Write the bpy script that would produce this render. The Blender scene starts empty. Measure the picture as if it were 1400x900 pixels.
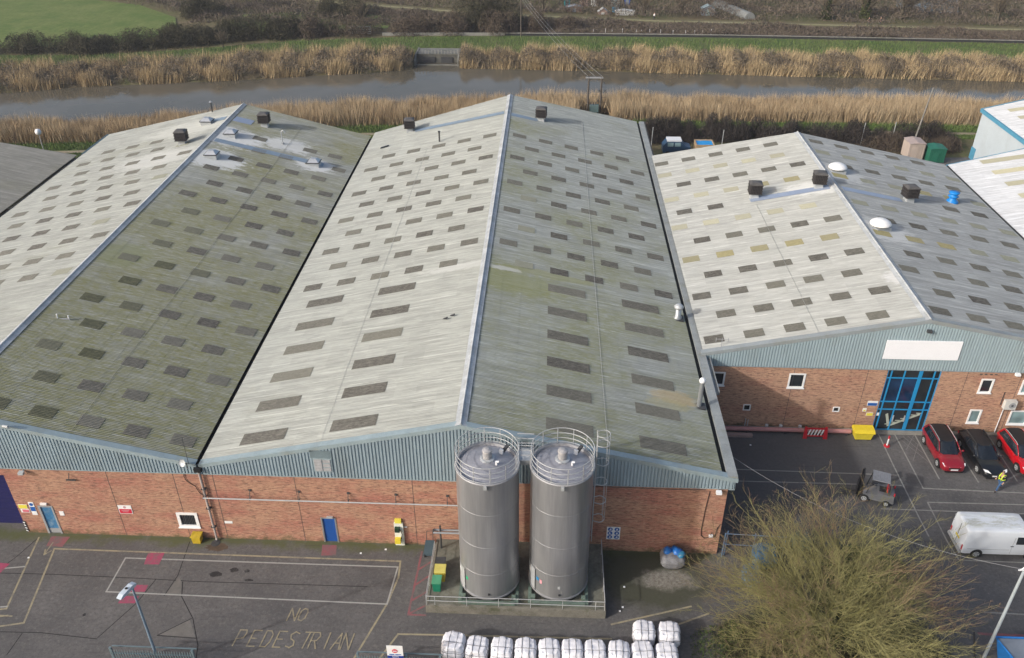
import bpy, math, random
import numpy as np
from mathutils import Vector, Matrix
rnd = random.Random(11)
nr = np.random.default_rng(5)
sc = bpy.context.scene
COL = sc.collection
ORG = {}
PI = math.pi

PITCH = .146; DEP = .032
# ------------------------------------------------------------------ node helpers
class NT:
    def __init__(s, name):
        s.m = bpy.data.materials.new(name); s.m.use_nodes = True
        s.t = s.m.node_tree; s.t.nodes.clear()
        s.out = s.n('ShaderNodeOutputMaterial'); s.b = s.n('ShaderNodeBsdfPrincipled')
        s.t.links.new(s.b.outputs[0], s.out.inputs[0])
    def n(s, ty, **k):
        nd = s.t.nodes.new(ty)
        for a, b in k.items(): setattr(nd, a, b)
        return nd
    def l(s, a, b): s.t.links.new(a, b)
    def setin(s, sock, v):
        if hasattr(v, 'links') or hasattr(v, 'is_linked'): s.l(v, sock)
        else: sock.default_value = v
    def coord(s, world=True):
        if world: return s.n('ShaderNodeNewGeometry').outputs['Position']
        return s.n('ShaderNodeTexCoord').outputs['Object']
    def map(s, vec, scale=(1, 1, 1), loc=(0, 0, 0)):
        m = s.n('ShaderNodeMapping'); s.l(vec, m.inputs[0]); m.inputs['Scale'].default_value = scale
        m.inputs['Location'].default_value = loc
        return m.outputs[0]
    def noise(s, vec, scale=1, det=3, rough=.6):
        m = s.n('ShaderNodeTexNoise'); s.l(vec, m.inputs['Vector']); m.inputs['Scale'].default_value = scale
        m.inputs['Detail'].default_value = det; m.inputs['Roughness'].default_value = rough
        return m.outputs['Fac']
    def ramp(s, v, lo, hi, a=0., b=1.):
        m = s.n('ShaderNodeMapRange'); s.l(v, m.inputs[0]); m.inputs[1].default_value = lo; m.inputs[2].default_value = hi
        m.inputs[3].default_value = a; m.inputs[4].default_value = b
        return m.outputs[0]
    def math(s, op, a, b=0.):
        m = s.n('ShaderNodeMath', operation=op); s.setin(m.inputs[0], a); s.setin(m.inputs[1], b)
        return m.outputs[0]
    def mix(s, f, a, b, blend='MIX'):
        m = s.n('ShaderNodeMix', data_type='RGBA', blend_type=blend)
        s.setin(m.inputs[0], f)
        for k, v in ((6, a), (7, b)):
            if isinstance(v, (tuple, list)): v = tuple(v)[:3] + (1,)
            s.setin(m.inputs[k], v)
        return m.outputs[2]
    def bump(s, h, st=.3, d=.02):
        m = s.n('ShaderNodeBump'); s.l(h, m.inputs['Height']); m.inputs['Strength'].default_value = st
        m.inputs['Distance'].default_value = d; s.l(m.outputs[0], s.b.inputs['Normal'])
    def fin(s, col=None, rough=.7, metal=0., spec=.5):
        if col is not None:
            if isinstance(col, (tuple, list)): col = tuple(col)[:3] + (1,)
            s.setin(s.b.inputs['Base Color'], col)
        s.setin(s.b.inputs['Roughness'], rough); s.b.inputs['Metallic'].default_value = metal
        s.b.inputs['Specular IOR Level'].default_value = spec
        return s.m

MATS = {}
def M(name, col, rough=.6, metal=0., var=.18, scale=2., spec=.4, world=True, stretch=(1, 1, 1), dirt=None, bump=0., coat=0.):
    """plain procedural material: two noise octaves of tone variation, optional dirt colour, optional bump"""
    if name in MATS: return MATS[name]
    t = NT(name); c = t.map(t.coord(world), stretch)
    n = t.noise(c, scale, 4); n2 = t.noise(c, scale * 7, 2)
    f = t.math('ADD', t.math('MULTIPLY', n, .65), t.math('MULTIPLY', n2, .35))
    f = t.ramp(f, .3, .7)
    a = [max(0, x * (1 - var)) for x in col]; b = [min(1, x * (1 + var)) for x in col]
    r = t.mix(f, a, b)
    if dirt: r = t.mix(t.ramp(t.noise(c, scale * .6, 5, .7), .52, .72, 0, dirt[1]), r, dirt[0])
    if bump: t.bump(n2, bump, .02)
    if coat: t.b.inputs['Coat Weight'].default_value = coat; t.b.inputs['Coat Roughness'].default_value = .08
    MATS[name] = t.fin(r, rough, metal, spec)
    return MATS[name]

# ------------------------------------------------------------------ mesh builder
class MB:
    def __init__(s): s.v = []; s.f = []; s.m = []
    def add(s, vs, fs, mi=0):
        o = len(s.v); s.v.extend([tuple(map(float, p)) for p in vs])
        for f in fs: s.f.append(tuple(o + i for i in f)); s.m.append(mi)
        return s
    def box(s, x0, x1, y0, y1, z0, z1, mi=0):
        return s.add([(x0, y0, z0), (x1, y0, z0), (x1, y1, z0), (x0, y1, z0), (x0, y0, z1), (x1, y0, z1), (x1, y1, z1), (x0, y1, z1)],
                     [(0, 3, 2, 1), (4, 5, 6, 7), (0, 1, 5, 4), (1, 2, 6, 5), (2, 3, 7, 6), (3, 0, 4, 7)], mi)
    def quad(s, pts, mi=0): return s.add(pts, [tuple(range(len(pts)))], mi)
    def prism(s, pts, vec, mi=0):
        n = len(pts); v = list(pts) + [(p[0] + vec[0], p[1] + vec[1], p[2] + vec[2]) for p in pts]
        fs = [tuple(range(n))[::-1], tuple(range(n, 2 * n))] + [(i, (i + 1) % n, n + (i + 1) % n, n + i) for i in range(n)]
        return s.add(v, fs, mi)
    def path(s, pts, r, n=8, mi=0, closed=False):
        P = [Vector(p) for p in pts]; k = len(P); R = r if isinstance(r, (list, tuple)) else [r] * k
        vs = []; ref = None
        for i, p in enumerate(P):
            if closed: d = P[(i + 1) % k] - P[i - 1]
            else: d = P[min(i + 1, k - 1)] - P[max(i - 1, 0)]
            d.normalize()
            if ref is None:
                ref = Vector((0, 0, 1)) if abs(d.z) < .9 else Vector((1, 0, 0))
                ref = (ref - d * ref.dot(d)).normalized()
            else:
                ref = (ref - d * ref.dot(d))
                ref = ref.normalized() if ref.length > 1e-5 else d.orthogonal().normalized()
            b = d.cross(ref)
            for j in range(n):
                a = 2 * PI * j / n; vs.append(p + (ref * math.cos(a) + b * math.sin(a)) * R[i])
        fs = []
        for i in range(k if closed else k - 1):
            i2 = (i + 1) % k
            for j in range(n): fs.append((i * n + j, i * n + (j + 1) % n, i2 * n + (j + 1) % n, i2 * n + j))
        if not closed: fs += [tuple(range(n))[::-1], tuple((k - 1) * n + j for j in range(n))]
        return s.add(vs, fs, mi)
    def ring(s, cx, cy, z, R, r, n=48, m=6, a0=0., a1=2 * PI, mi=0):
        full = abs(a1 - a0 - 2 * PI) < 1e-6
        k = n if full else n + 1
        return s.path([(cx + R * math.cos(a0 + (a1 - a0) * i / n), cy + R * math.sin(a0 + (a1 - a0) * i / n), z) for i in range(k)], r, m, mi, full)
    def lathe(s, prof, cx=0, cy=0, n=48, mi=0, cap=True):
        vs = []; k = len(prof)
        for r, z in prof:
            for j in range(n): a = 2 * PI * j / n; vs.append((cx + r * math.cos(a), cy + r * math.sin(a), z))
        fs = [(i * n + j, i * n + (j + 1) % n, (i + 1) * n + (j + 1) % n, (i + 1) * n + j) for i in range(k - 1) for j in range(n)]
        if cap: fs += [tuple(range(n))[::-1], tuple((k - 1) * n + j for j in range(n))]
        return s.add(vs, fs, mi)
    def build(s, name, mats, parent=None, smooth=False, local=False, flip=False):
        me = bpy.data.meshes.new(name); me.from_pydata(s.v, [], s.f)
        mats = mats if isinstance(mats, (list, tuple)) else [mats]
        for m in mats: me.materials.append(m)
        me.polygons.foreach_set('material_index', s.m)
        if smooth: me.polygons.foreach_set('use_smooth', [True] * len(s.f))
        me.update()
        return link(name, me, parent, local)

def link(name, me, parent=None, local=False):
    o = bpy.data.objects.new(name, me); COL.objects.link(o)
    if parent is not None:
        o.parent = parent
        if not local: o.location = -ORG.get(parent.name, Vector((0, 0, 0)))
        ORG[o.name] = Vector((0, 0, 0)) if not local else ORG.get(parent.name, Vector((0, 0, 0)))
    else: ORG[o.name] = Vector((0, 0, 0))
    return o

def smooth_by_angle(o, deg=35):
    me = o.data
    me.polygons.foreach_set('use_smooth', [True] * len(me.polygons))
    try: me.set_sharp_from_angle(angle=math.radians(deg))
    except Exception: pass
    return o

def tag(o, label=None, cat=None, group=None, kind=None):
    if label: o['label'] = label
    if cat: o['category'] = cat
    if group: o['group'] = group
    if kind: o['kind'] = kind
    return o

def thing(name, label, cat, loc=(0, 0, 0), rz=0., group=None):
    o = bpy.data.objects.new(name, None); COL.objects.link(o)
    o.location = loc; o.rotation_euler = (0, 0, rz); o.empty_display_size = .3
    ORG[o.name] = Vector(loc)
    return tag(o, label, cat, group)

def dup(root, loc, rz, label, group=None, scale=None):
    kids = {}
    for o in list(bpy.data.objects):
        if o.parent: kids.setdefault(o.parent.name, []).append(o)
    def cp(o, par):
        c = o.copy(); COL.objects.link(c)
        if par is not None: c.parent = par
        for k in kids.get(o.name, []): cp(k, c)
        return c
    r = cp(root, None); r.location = loc; r.rotation_euler = (0, 0, rz)
    if scale: r.scale = scale
    r['label'] = label
    if group: r['group'] = group
    return r

def tris(name, P, mats, rv=None, parent=None, kind=None, nv=3, mi=None):
    """P: (n, nv, 3) array of separate little faces; rv: a random value per face kept as attribute 'rv'"""
    P = np.asarray(P, np.float32); n = len(P)
    me = bpy.data.meshes.new(name)
    me.vertices.add(n * nv); me.vertices.foreach_set('co', P.reshape(-1))
    me.loops.add(n * nv); me.loops.foreach_set('vertex_index', np.arange(n * nv, dtype=np.int32))
    me.polygons.add(n); me.polygons.foreach_set('loop_start', np.arange(0, n * nv, nv, dtype=np.int32))
    me.polygons.foreach_set('loop_total', np.full(n, nv, np.int32))
    mats = mats if isinstance(mats, (list, tuple)) else [mats]
    for m in mats: me.materials.append(m)
    if mi is not None: me.polygons.foreach_set('material_index', np.asarray(mi, np.int32))
    a = me.attributes.new('rv', 'FLOAT', 'FACE')
    a.data.foreach_set('value', (nr.random(n) if rv is None else np.asarray(rv)).astype(np.float32))
    me.update(calc_edges=True)
    return link(name, me, parent)

def leafmat(name, cols, rough=.8, sub=0.):
    """vegetation colour picked per face from a list by attribute rv, with slow noise drift"""
    t = NT(name); a = t.n('ShaderNodeAttribute'); a.attribute_name = 'rv'
    n = t.noise(t.coord(), .35, 3)
    f = t.math('ADD', t.math('MULTIPLY', a.outputs['Fac'], .7), t.math('MULTIPLY', t.ramp(n, .3, .7), .3))
    r = t.n('ShaderNodeValToRGB'); t.l(f, r.inputs[0])
    el = r.color_ramp.elements
    while len(el) > 1: el.remove(el[-1])
    el[0].position = 0; el[0].color = cols[0] + (1,)
    for i, c in enumerate(cols[1:]): e = el.new((i + 1) / (len(cols) - 1)); e.color = c + (1,)
    return t.fin(r.outputs[0], rough, 0, .15)

# ------------------------------------------------------------------ camera, world, sun
R = [[0.9990338598561105, 0.043884334190892736, -0.0023477805739676844], [-0.021527988447206492, 0.5352634615955696, 0.8444107841531544], [-0.0383130862032596, 0.8435444220035778, -0.5356910635172396]]
cam = bpy.data.cameras.new('camera'); co = bpy.data.objects.new('camera', cam); COL.objects.link(co)
mw = Matrix(((R[0][0], R[1][0], -R[2][0], 4.936), (R[0][1], R[1][1], -R[2][1], -39.967), (R[0][2], R[1][2], -R[2][2], 42.712), (0, 0, 0, 1)))
co.matrix_world = mw
cam.sensor_width = 36; cam.lens = 1156.46 / 1400 * 36; cam.clip_end = 5000; cam.clip_start = .5
sc.camera = co
TO_SUN = Vector((-.765, -.459, .452)).normalized()
el = math.asin(TO_SUN.z); rot = math.atan2(TO_SUN.x, TO_SUN.y)
w = bpy.data.worlds.new("World"); sc.world = w; w.use_nodes = True
nt = w.node_tree; bg = nt.nodes['Background']
sky = nt.nodes.new('ShaderNodeTexSky'); sky.sky_type = 'NISHITA'; sky.sun_disc = False
sky.sun_elevation = el; sky.sun_rotation = rot % (2 * PI); sky.altitude = 0; sky.air_density = 1.0; sky.dust_density = 4.; sky.ozone_density = .6
nt.links.new(sky.outputs[0], bg.inputs[0]); bg.inputs[1].default_value = .15
sd = bpy.data.lights.new('sun', 'SUN'); sd.energy = 2.3; sd.angle = math.radians(1.6); sd.color = (1, .98, .95)
so = bpy.data.objects.new('sun', sd); COL.objects.link(so); so.rotation_euler = TO_SUN.to_track_quat('Z', 'Y').to_euler(); so.location = (-30, -30, 60)
sc.view_settings.view_transform = 'Standard'; sc.view_settings.look = 'None'; sc.view_settings.exposure = .27; sc.view_settings.gamma = 1

# ------------------------------------------------------------------ materials
def roofmat(name, base, moss, moss_lo, moss_amt, coats=(), streak=.17, moss_dir=None, pale=None, line=.58):
    t = NT(name); p = t.coord()
    s1 = t.noise(t.map(p, (.16, 2.2, 1)), 1., 4, .65)          # streaks running down the slope
    s2 = t.noise(t.map(p, (.8, 6.5, 1)), 1., 3, .7)
    s3 = t.noise(p, .14, 4, .6)
    col = t.mix(t.ramp(s1, .3, .7), [c * (1 - streak) for c in base], [min(1, c * (1 + streak)) for c in base])
    col = t.mix(t.ramp(s2, .38, .68, 0, .5), col, [c * .58 for c in base]); s5 = t.noise(t.map(p, (.45, 15, 1), (2, 7, 0)), 1., 2, .6); col = t.mix(t.ramp(s5, .42, .66, 0, .38), col, [c * .55 for c in base])
    # sheet to sheet tone
    m = t.n('ShaderNodeVectorMath', operation='FLOOR'); t.l(t.map(p, (1 / 1.465, 1 / 1.022, 0), (.31, .18, 0)), m.inputs[0])
    wn = t.n('ShaderNodeTexWhiteNoise'); t.l(m.outputs[0], wn.inputs[0])
    col = t.mix(t.ramp(wn.outputs[0], 0, 1, 0, .20), col, [min(1, c * 1.3) for c in base])
    wn2 = t.n('ShaderNodeTexWhiteNoise'); t.l(t.map(m.outputs[0], (1, 1, 1), (7.3, 3.1, 0)), wn2.inputs[0])
    col = t.mix(t.ramp(wn2.outputs[0], 0, 1, 0, .2), col, [c * .68 for c in base])
    # pale side laps
    fr = t.n('ShaderNodeSeparateXYZ'); t.l(p, fr.inputs[0])
    fy = t.math('FRACT', t.math('MULTIPLY', fr.outputs[1], 1 / 1.022))
    lap = t.math('LESS_THAN', fy, .07)
    lapn = t.ramp(t.noise(t.map(p, (.35, 1, 1)), 1.3, 3), .47, .62)
    col = t.mix(t.math('MULTIPLY', t.math('MULTIPLY', lap, lapn), .45), col, [min(1, c * 1.5 + .06) for c in base])
    # every corrugation weathers on its own: dark and pale runs along single troughs
    cy_ = t.math('FLOOR', t.math('MULTIPLY', fr.outputs[1], 1 / PITCH)); ci = t.n('ShaderNodeCombineXYZ')
    t.l(t.math('MULTIPLY', cy_, 5.173), ci.inputs[1]); t.l(t.math('MULTIPLY', fr.outputs[0], .20), ci.inputs[0]); wl = t.noise(ci.outputs[0], 1., 2, .5)
    lx_ = t.ramp(t.noise(t.map(p, (.3, .5, 1), (3, 17, 0)), .8, 4, .7), .3, .7, .3, 1)
    tr_ = t.ramp(t.math('FRACT', t.math('MULTIPLY', fr.outputs[1], 1 / PITCH)), .40, .60, .3, 1)
    col = t.mix(t.math('MULTIPLY', t.math('MULTIPLY', t.ramp(wl, .40, .66, .08, line), lx_), tr_), col, [c * .34 for c in base])
    col = t.mix(t.math('MULTIPLY', t.ramp(wl, .42, .28, 0, .35), lx_), col, [min(1, c * 1.3 + .02) for c in base])
    # moss: patches broken by fine streaks
    big = t.noise(t.map(p, (1, 1.6, 1), (13, 5, 0)), .11, 5, .62)
    if moss_dir:   # grows more towards one end of the roof
        big = t.math('ADD', big, t.ramp(fr.outputs[moss_dir[0]], moss_dir[1], moss_dir[2], 0, moss_dir[3]))
    fine = t.noise(t.map(p, (1.2, 9, 1)), 1., 3, .75)
    mf = t.math('MULTIPLY', t.ramp(big, moss_lo, moss_lo + .2), t.ramp(fine, .36, .6, .15, 1))
    col = t.mix(t.math('MULTIPLY', mf, moss_amt), col, moss)
    sp = t.ramp(t.noise(p, 3.2, 5, .8), .62, .8, 0, .5)      # lichen specks
    col = t.mix(sp, col, [min(1, c * 1.45) for c in base])
    for (cx, cy, r, cc, am, sx) in coats:      # sealant and stain patches
        v = t.n('ShaderNodeVectorMath', operation='LENGTH')
        t.l(t.map(p, (sx, 1, 0), (-cx * sx, -cy, 0)), v.inputs[0])
        dd = t.math('ADD', v.outputs['Value'], t.ramp(t.noise(t.map(p, (1, 2.5, 1)), .9, 4, .7), .2, .8, -r * .55, r * .55))
        col = t.mix(t.ramp(dd, r * .75, r * 1.12, am, 0), col, cc)
    t.bump(fine, .25, .01)
    return t.fin(col, .88, 0, .2)

WHITE = (.62, .64, .66)
m_roofLL = roofmat('sheet_left_pale', (.375, .39, .365), (.20, .20, .12), .56, .5, coats=((-37, 45, 2.6, (.52, .53, .52), .5, .5), (-36.5, 55, 3, (.52, .53, .5), .5, .5)))
m_roofLR = roofmat('sheet_left_mossy', (.335, .35, .325), (.20, .20, .095), .41, .9, line=.95, moss_dir=(1, 45, 0, .2),
                   coats=((-31., 50.6, 2.7, WHITE, .72, .7), (-30.7, 44.2, 2.4, WHITE, .72, .7), (-21, 48.4, 1.7, WHITE, .68, .8), (-25, 52, 1.8, WHITE, .6, .6), (-30.6, 22, 2.2, (.20, .22, .11), .5, 1)))
m_roofML = roofmat('sheet_middle_pale', (.41, .425, .395), (.22, .22, .15), .62, .45, coats=((-1.5, 21.0, .6, (.54, .55, .53), .5, .16),))
m_roofMR = roofmat('sheet_middle_mossy', (.335, .36, .345), (.20, .21, .11), .50, .8, line=.95, moss_dir=(1, 60, 2, .17),
                   coats=((2.2, 18.8, 1.9, (.21, .225, .09), .5, .4), (5, 21.0, .6, (.22, .23, .09), .5, .14), (1.6, 20.6, .35, (.5, .51, .5), .6, .25), (14.1, 7.3, .75, (.40, .30, .14), .5, .42), (13.4, 6.4, .6, (.33, .31, .17), .45, .35)))
m_roofRL = roofmat('sheet_right_pale', (.47, .48, .455), (.26, .26, .18), .66, .4, coats=((31.3, 38.6, 1.6, (.62, .63, .62), .7, .5), (33, 20, 1.2, (.66, .67, .68), .5, 1)), streak=.13)
m_roofRR = roofmat('sheet_right_grey', (.33, .35, .355), (.23, .23, .15), .6, .5, coats=((34.7, 42.5, 2.4, (.5, .52, .53), .6, 1), (34.6, 29.2, 2.6, (.52, .54, .55), .6, 1)), streak=.25)
m_roofFL = roofmat('sheet_far_left', (.26, .26, .24), (.17, .17, .11), .5, .5)
m_roofW = roofmat('sheet_white_roof', (.66, .68, .70), (.5, .5, .45), .7, .3, streak=.05)

def rooflight_mat(name, base, dark):
    t = NT(name); p = t.coord()
    n = t.noise(t.map(p, (2.2, 9, 1)), 1.2, 4, .8); oi = t.n('ShaderNodeObjectInfo')
    c = t.mix(t.ramp(n, .4, .66), dark, base)
    c = t.mix(t.ramp(oi.outputs['Random'], 0, 1, 0, .5), c, (.22, .22, .18))
    c = t.mix(t.ramp(t.noise(p, 4, 4, .8), .64, .74, 0, .7), c, (.34, .34, .3))
    return t.fin(c, .6, 0, .3)
m_rl_dark = rooflight_mat('rooflight_grimy', (.155, .147, .13), (.06, .057, .05))
m_rl_green = rooflight_mat('rooflight_mossy', (.12, .12, .07), (.05, .055, .03))
m_rl_ochre = rooflight_mat('rooflight_ochre', (.36, .33, .17), (.27, .24, .12))
m_rl_faint = rooflight_mat('rooflight_faint', (.47, .46, .35), (.40, .39, .29))
m_rl_faint2 = rooflight_mat('rooflight_pale_green', (.30, .31, .24), (.22, .23, .18))
m_rl_cream = rooflight_mat('rooflight_cream', (.60, .57, .40), (.5, .47, .32))

def brickmat(name, tan=(.415, .24, .16), red=(.365, .155, .115), lo=.42):
    t = NT(name); p = t.coord()
    sx = t.n('ShaderNodeSeparateXYZ'); t.l(p, sx.inputs[0])
    cx = t.n('ShaderNodeCombineXYZ'); t.l(t.math('ADD', sx.outputs[0], sx.outputs[1]), cx.inputs[0]); t.l(sx.outputs[2], cx.inputs[1])
    v = cx.outputs[0]
    b = t.n('ShaderNodeTexBrick'); t.l(v, b.inputs['Vector']); b.inputs['Scale'].default_value = 1
    b.inputs['Brick Width'].default_value = .225; b.inputs['Row Height'].default_value = .075
    b.inputs['Mortar Size'].default_value = .008; b.inputs['Mortar Smooth'].default_value = .3; b.inputs['Bias'].default_value = -.1
    b.inputs['Color1'].default_value = (.40, .40, .40, 1); b.inputs['Color2'].default_value = (.60, .60, .60, 1); b.inputs['Mortar'].default_value = (.52, .52, .52, 1)
    big = t.noise(t.map(v, (.5, 1.6, 1)), .55, 4, .6)
    base = t.mix(t.ramp(big, lo, lo + .22), tan, red)
    col = t.mix(1., base, b.outputs['Color'], 'MULTIPLY'); col = t.mix(1., col, (2.05, 2.05, 2.05), 'MULTIPLY')
    # courses of darker burnt bricks, broken into short runs
    st = t.noise(t.map(v, (1.5, 7.0, 1)), 1.25, 5, .8)
    col = t.mix(t.ramp(st, .51, .60, 0, .85), col, (.15, .085, .07))
    st2 = t.noise(t.map(v, (2.6, 13, 1), (3, 9, 0)), 1.3, 2, .6)
    col = t.mix(t.ramp(st2, .56, .7, 0, .6), col, (.52, .36, .26))
    # damp and moss low down
    mz = t.math('ADD', sx.outputs[2], t.ramp(t.noise(v, 1.6, 4, .7), .3, .7, -.45, .45))
    col = t.mix(t.ramp(mz, -.1, .35, .8, 0), col, (.10, .095, .045))
    t.bump(b.outputs['Fac'], .4, -.008)
    return t.fin(col, .9, 0, .2)
m_brick = brickmat('brick')
m_brick_office = brickmat('brick_office', (.45, .275, .185), (.40, .205, .145), .5)
m_clad = M('cladding_blue_grey', (.275, .35, .39), .5, 0, .12, .6, .4, stretch=(1, 1, .3), dirt=((.18, .2, .18), .4))
m_clad_office = M('cladding_office', (.33, .42, .455), .5, 0, .1, .6, .4, stretch=(1, 1, .3), dirt=((.2, .22, .2), .35))
m_flash = M('verge_blue_grey', (.27, .34, .365), .55, 0, .15, .8, dirt=((.25, .25, .2), .5))
m_ridge = M('ridge_cap', (.44, .46, .47), .7, 0, .3, 1., dirt=((.3, .3, .27), .6))
m_cap = M('parapet_cap', (.27, .29, .29), .7, 0, .2, 1.2, dirt=((.2, .2, .14), .6))
m_gutter = M('gutter_black', (.010, .011, .012), .7, 0, .3, 2)
m_void = M('dark_interior', (.012, .012, .013), .9, 0, .2, 1)
m_white = M('white_paint', (.78, .79, .80), .5, 0, .05, 2)
m_whitep = M('white_upvc', (.80, .80, .79), .35, 0, .04, 2)
m_grey = M('grey_paint', (.3, .31, .32), .5, 0, .12, 2)
m_lgrey = M('light_grey_metal', (.48, .50, .51), .45, .3, .12, 2)
m_black = M('black_plastic', (.015, .015, .017), .5, 0, .2, 3)
m_dgrey = M('dark_grey', (.05, .052, .055), .6, 0, .3, 3)
m_rubber = M('rubber', (.02, .02, .02), .85, 0, .2, 3)
m_galv = M('galvanised', (.40, .42, .43), .4, .6, .15, 3)
m_rail = M('galvanised_rail', (.46, .47, .47), .5, .3, .15, 3)
def glassmat(name, col, rough=.06):
    t = NT(name); n = t.noise(t.coord(), .6, 2)
    return t.fin(t.mix(t.ramp(n, .35, .65), [c * .6 for c in col], [c * 1.3 for c in col]), rough, 0, .6)
m_glass = glassmat('glass_dark', (.025, .03, .035)); m_glass_blue = glassmat('glass_blue', (.012, .035, .085), .04)
m_glass_pale = glassmat('glass_blind', (.25, .36, .37), .12); m_glass_car = glassmat('glass_car', (.012, .016, .022), .03)
m_blue = M('blue_door', (.012, .075, .30), .5, 0, .1, 2); m_blueframe = M('blue_frame', (.02, .25, .52), .4, 0, .08, 2)
m_navy = M('navy_shutter', (.012, .013, .085), .5, 0, .2, 1)
m_yellow = M('yellow_paint', (.70, .56, .04), .5, 0, .12, 3); m_red = M('red_paint', (.50, .02, .03), .4, 0, .12, 3)
m_signblue = M('sign_blue', (.01, .10, .38), .5, 0, .05, 2); m_signred = M('sign_red', (.55, .02, .05), .5, 0, .05, 2)
m_signyellow = M('sign_yellow', (.75, .66, .08), .5, 0, .05, 2); m_green = M('green_plastic', (.01, .25, .15), .5, 0, .1, 3)
m_green_lid = M('green_lid', (.10, .38, .22), .5, 0, .1, 3)
m_wood = M('weathered_wood', (.20, .16, .12), .85, 0, .35, 1.2, .2, stretch=(1, 1, 6), bump=.3)
m_concrete = M('concrete', (.26, .25, .22), .9, 0, .3, 1.3, .2, dirt=((.09, .10, .05), .8), bump=.4)
m_steel_frame = M('green_grey_steel', (.13, .18, .15), .7, 0, .25, 2, dirt=((.1, .12, .05), .6))
m_pinkpipe = M('pink_pipe_paint', (.44, .21, .20), .6, 0, .15, 1.5)

# ------------------------------------------------------------------ corrugated sheets
def corr(y): return DEP * math.sin(2 * PI * y / PITCH)
class Slope:
    """a roof plane running down in x; z at x is linear between the two edges"""
    def __init__(s, xa, za, xb, zb, y0, y1a, y1b=None):
        s.xa, s.za, s.xb, s.zb, s.y0, s.y1a = xa, za, xb, zb, y0, y1a; s.y1b = y1a if y1b is None else y1b
    def z(s, x): return s.za + (s.zb - s.za) * (x - s.xa) / (s.xb - s.xa)
    def y1(s, x): return s.y1a + (s.y1b - s.y1a) * (x - s.xa) / (s.xb - s.xa)
    def sheet(s, name, mat, parent, k=6, course=1.465):
        """xa is the ridge side; each course laps over the one below it"""
        L = s.xb - s.xa; n = max(1, int(round(abs(L) / course))); dy = PITCH / k
        ny = int((max(s.y1a, s.y1b) - s.y0) / dy) + 1
        ys = s.y0 + np.arange(ny + 1) * dy
        c = DEP * np.sin(2 * PI * ys / PITCH)
        V = []; F = []
        base = np.arange(ny, dtype=np.int64)
        off = 0
        for i in range(n):
            x0 = s.xa + L * i / n; x1 = s.xa + L * (i + 1) / n + (.06 if i < n - 1 else 0) * (1 if L > 0 else -1)
            for x, lift in ((x0, .0), (x1, .008)):
                yy = np.minimum(ys, s.y1(x)); V.append(np.stack([np.full_like(yy, x), yy, s.z(x) + lift + c], 1))
            a = off + base; b = off + (ny + 1) + base
            F.append(np.stack([a, b, b + 1, a + 1] if L > 0 else [a, a + 1, b + 1, b], 1)); off += 2 * (ny + 1)
        V = np.concatenate(V).astype(np.float32); F = np.concatenate(F).astype(np.int32)
        me = bpy.data.meshes.new(name); me.vertices.add(len(V)); me.vertices.foreach_set('co', V.reshape(-1))
        me.loops.add(F.size); me.loops.foreach_set('vertex_index', F.reshape(-1)); me.polygons.add(len(F))
        me.polygons.foreach_set('loop_start', np.arange(0, F.size, 4, dtype=np.int32)); me.polygons.foreach_set('loop_total', np.full(len(F), 4, np.int32))
        me.polygons.foreach_set('use_smooth', np.ones(len(F), bool)); me.materials.append(mat); me.update(calc_edges=True)
        return link(name, me, parent)
    def patch_mesh(s, w, d, mat, name='rooflight', lift=.034):
        """a sheet-profile panel w along the slope and d along the ridge, origin at its centre"""
        sl = (s.zb - s.za) / (s.xb - s.xa); n = max(6, int(round(d / PITCH)) * 6); b = MB()
        vs = []; 
        for i in range(n + 1):
            y = -d / 2 + d * i / n; z = DEP * math.sin(2 * PI * y / PITCH) + lift
            for x in (-w / 2, w / 2): vs.append((x, y, z + sl * x))
        fs = [(2 * i, 2 * i + 1, 2 * i + 3, 2 * i + 2) for i in range(n)]
        me = bpy.data.meshes.new(name); me.from_pydata(vs, [], fs); me.materials.append(mat)
        me.polygons.foreach_set('use_smooth', [True] * len(fs)); me.update(); return me

def place_lights(parent, items, limit=100, cam_xy=(4.9, -40.)):
    """items: (slope, x, y, w, d, mat). The nearest `limit` are parts, the rest one part."""
    items = sorted(items, key=lambda t: (t[1] - cam_xy[0]) ** 2 + (t[2] - cam_xy[1]) ** 2)
    cache = {}; org = ORG[parent.name]
    for (s, x, y, w_, d, mat) in items[:limit]:
        k = (id(s), w_, d, mat.name)
        if k not in cache: cache[k] = s.patch_mesh(w_, d, mat)
        o = bpy.data.objects.new('rooflight', cache[k]); COL.objects.link(o); o.parent = parent
        y = round(y / PITCH) * PITCH; o.location = Vector((x, y, s.z(x))) - org
    rest = items[limit:]
    if rest:
        b = MB(); mats = []
        for (s, x, y, w_, d, mat) in rest:
            me = s.patch_mesh(w_, d, mat); y = round(y / PITCH) * PITCH
            if mat not in mats: mats.append(mat)
            b.add([(v.co.x + x, v.co.y + y, v.co.z + s.z(x)) for v in me.vertices], [tuple(p.vertices) for p in me.polygons], mats.index(mat))
        o = b.build('rooflight_rest', mats, parent, True); o['kind'] = 'stuff'; o.name = 'far_rooflights'

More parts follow.
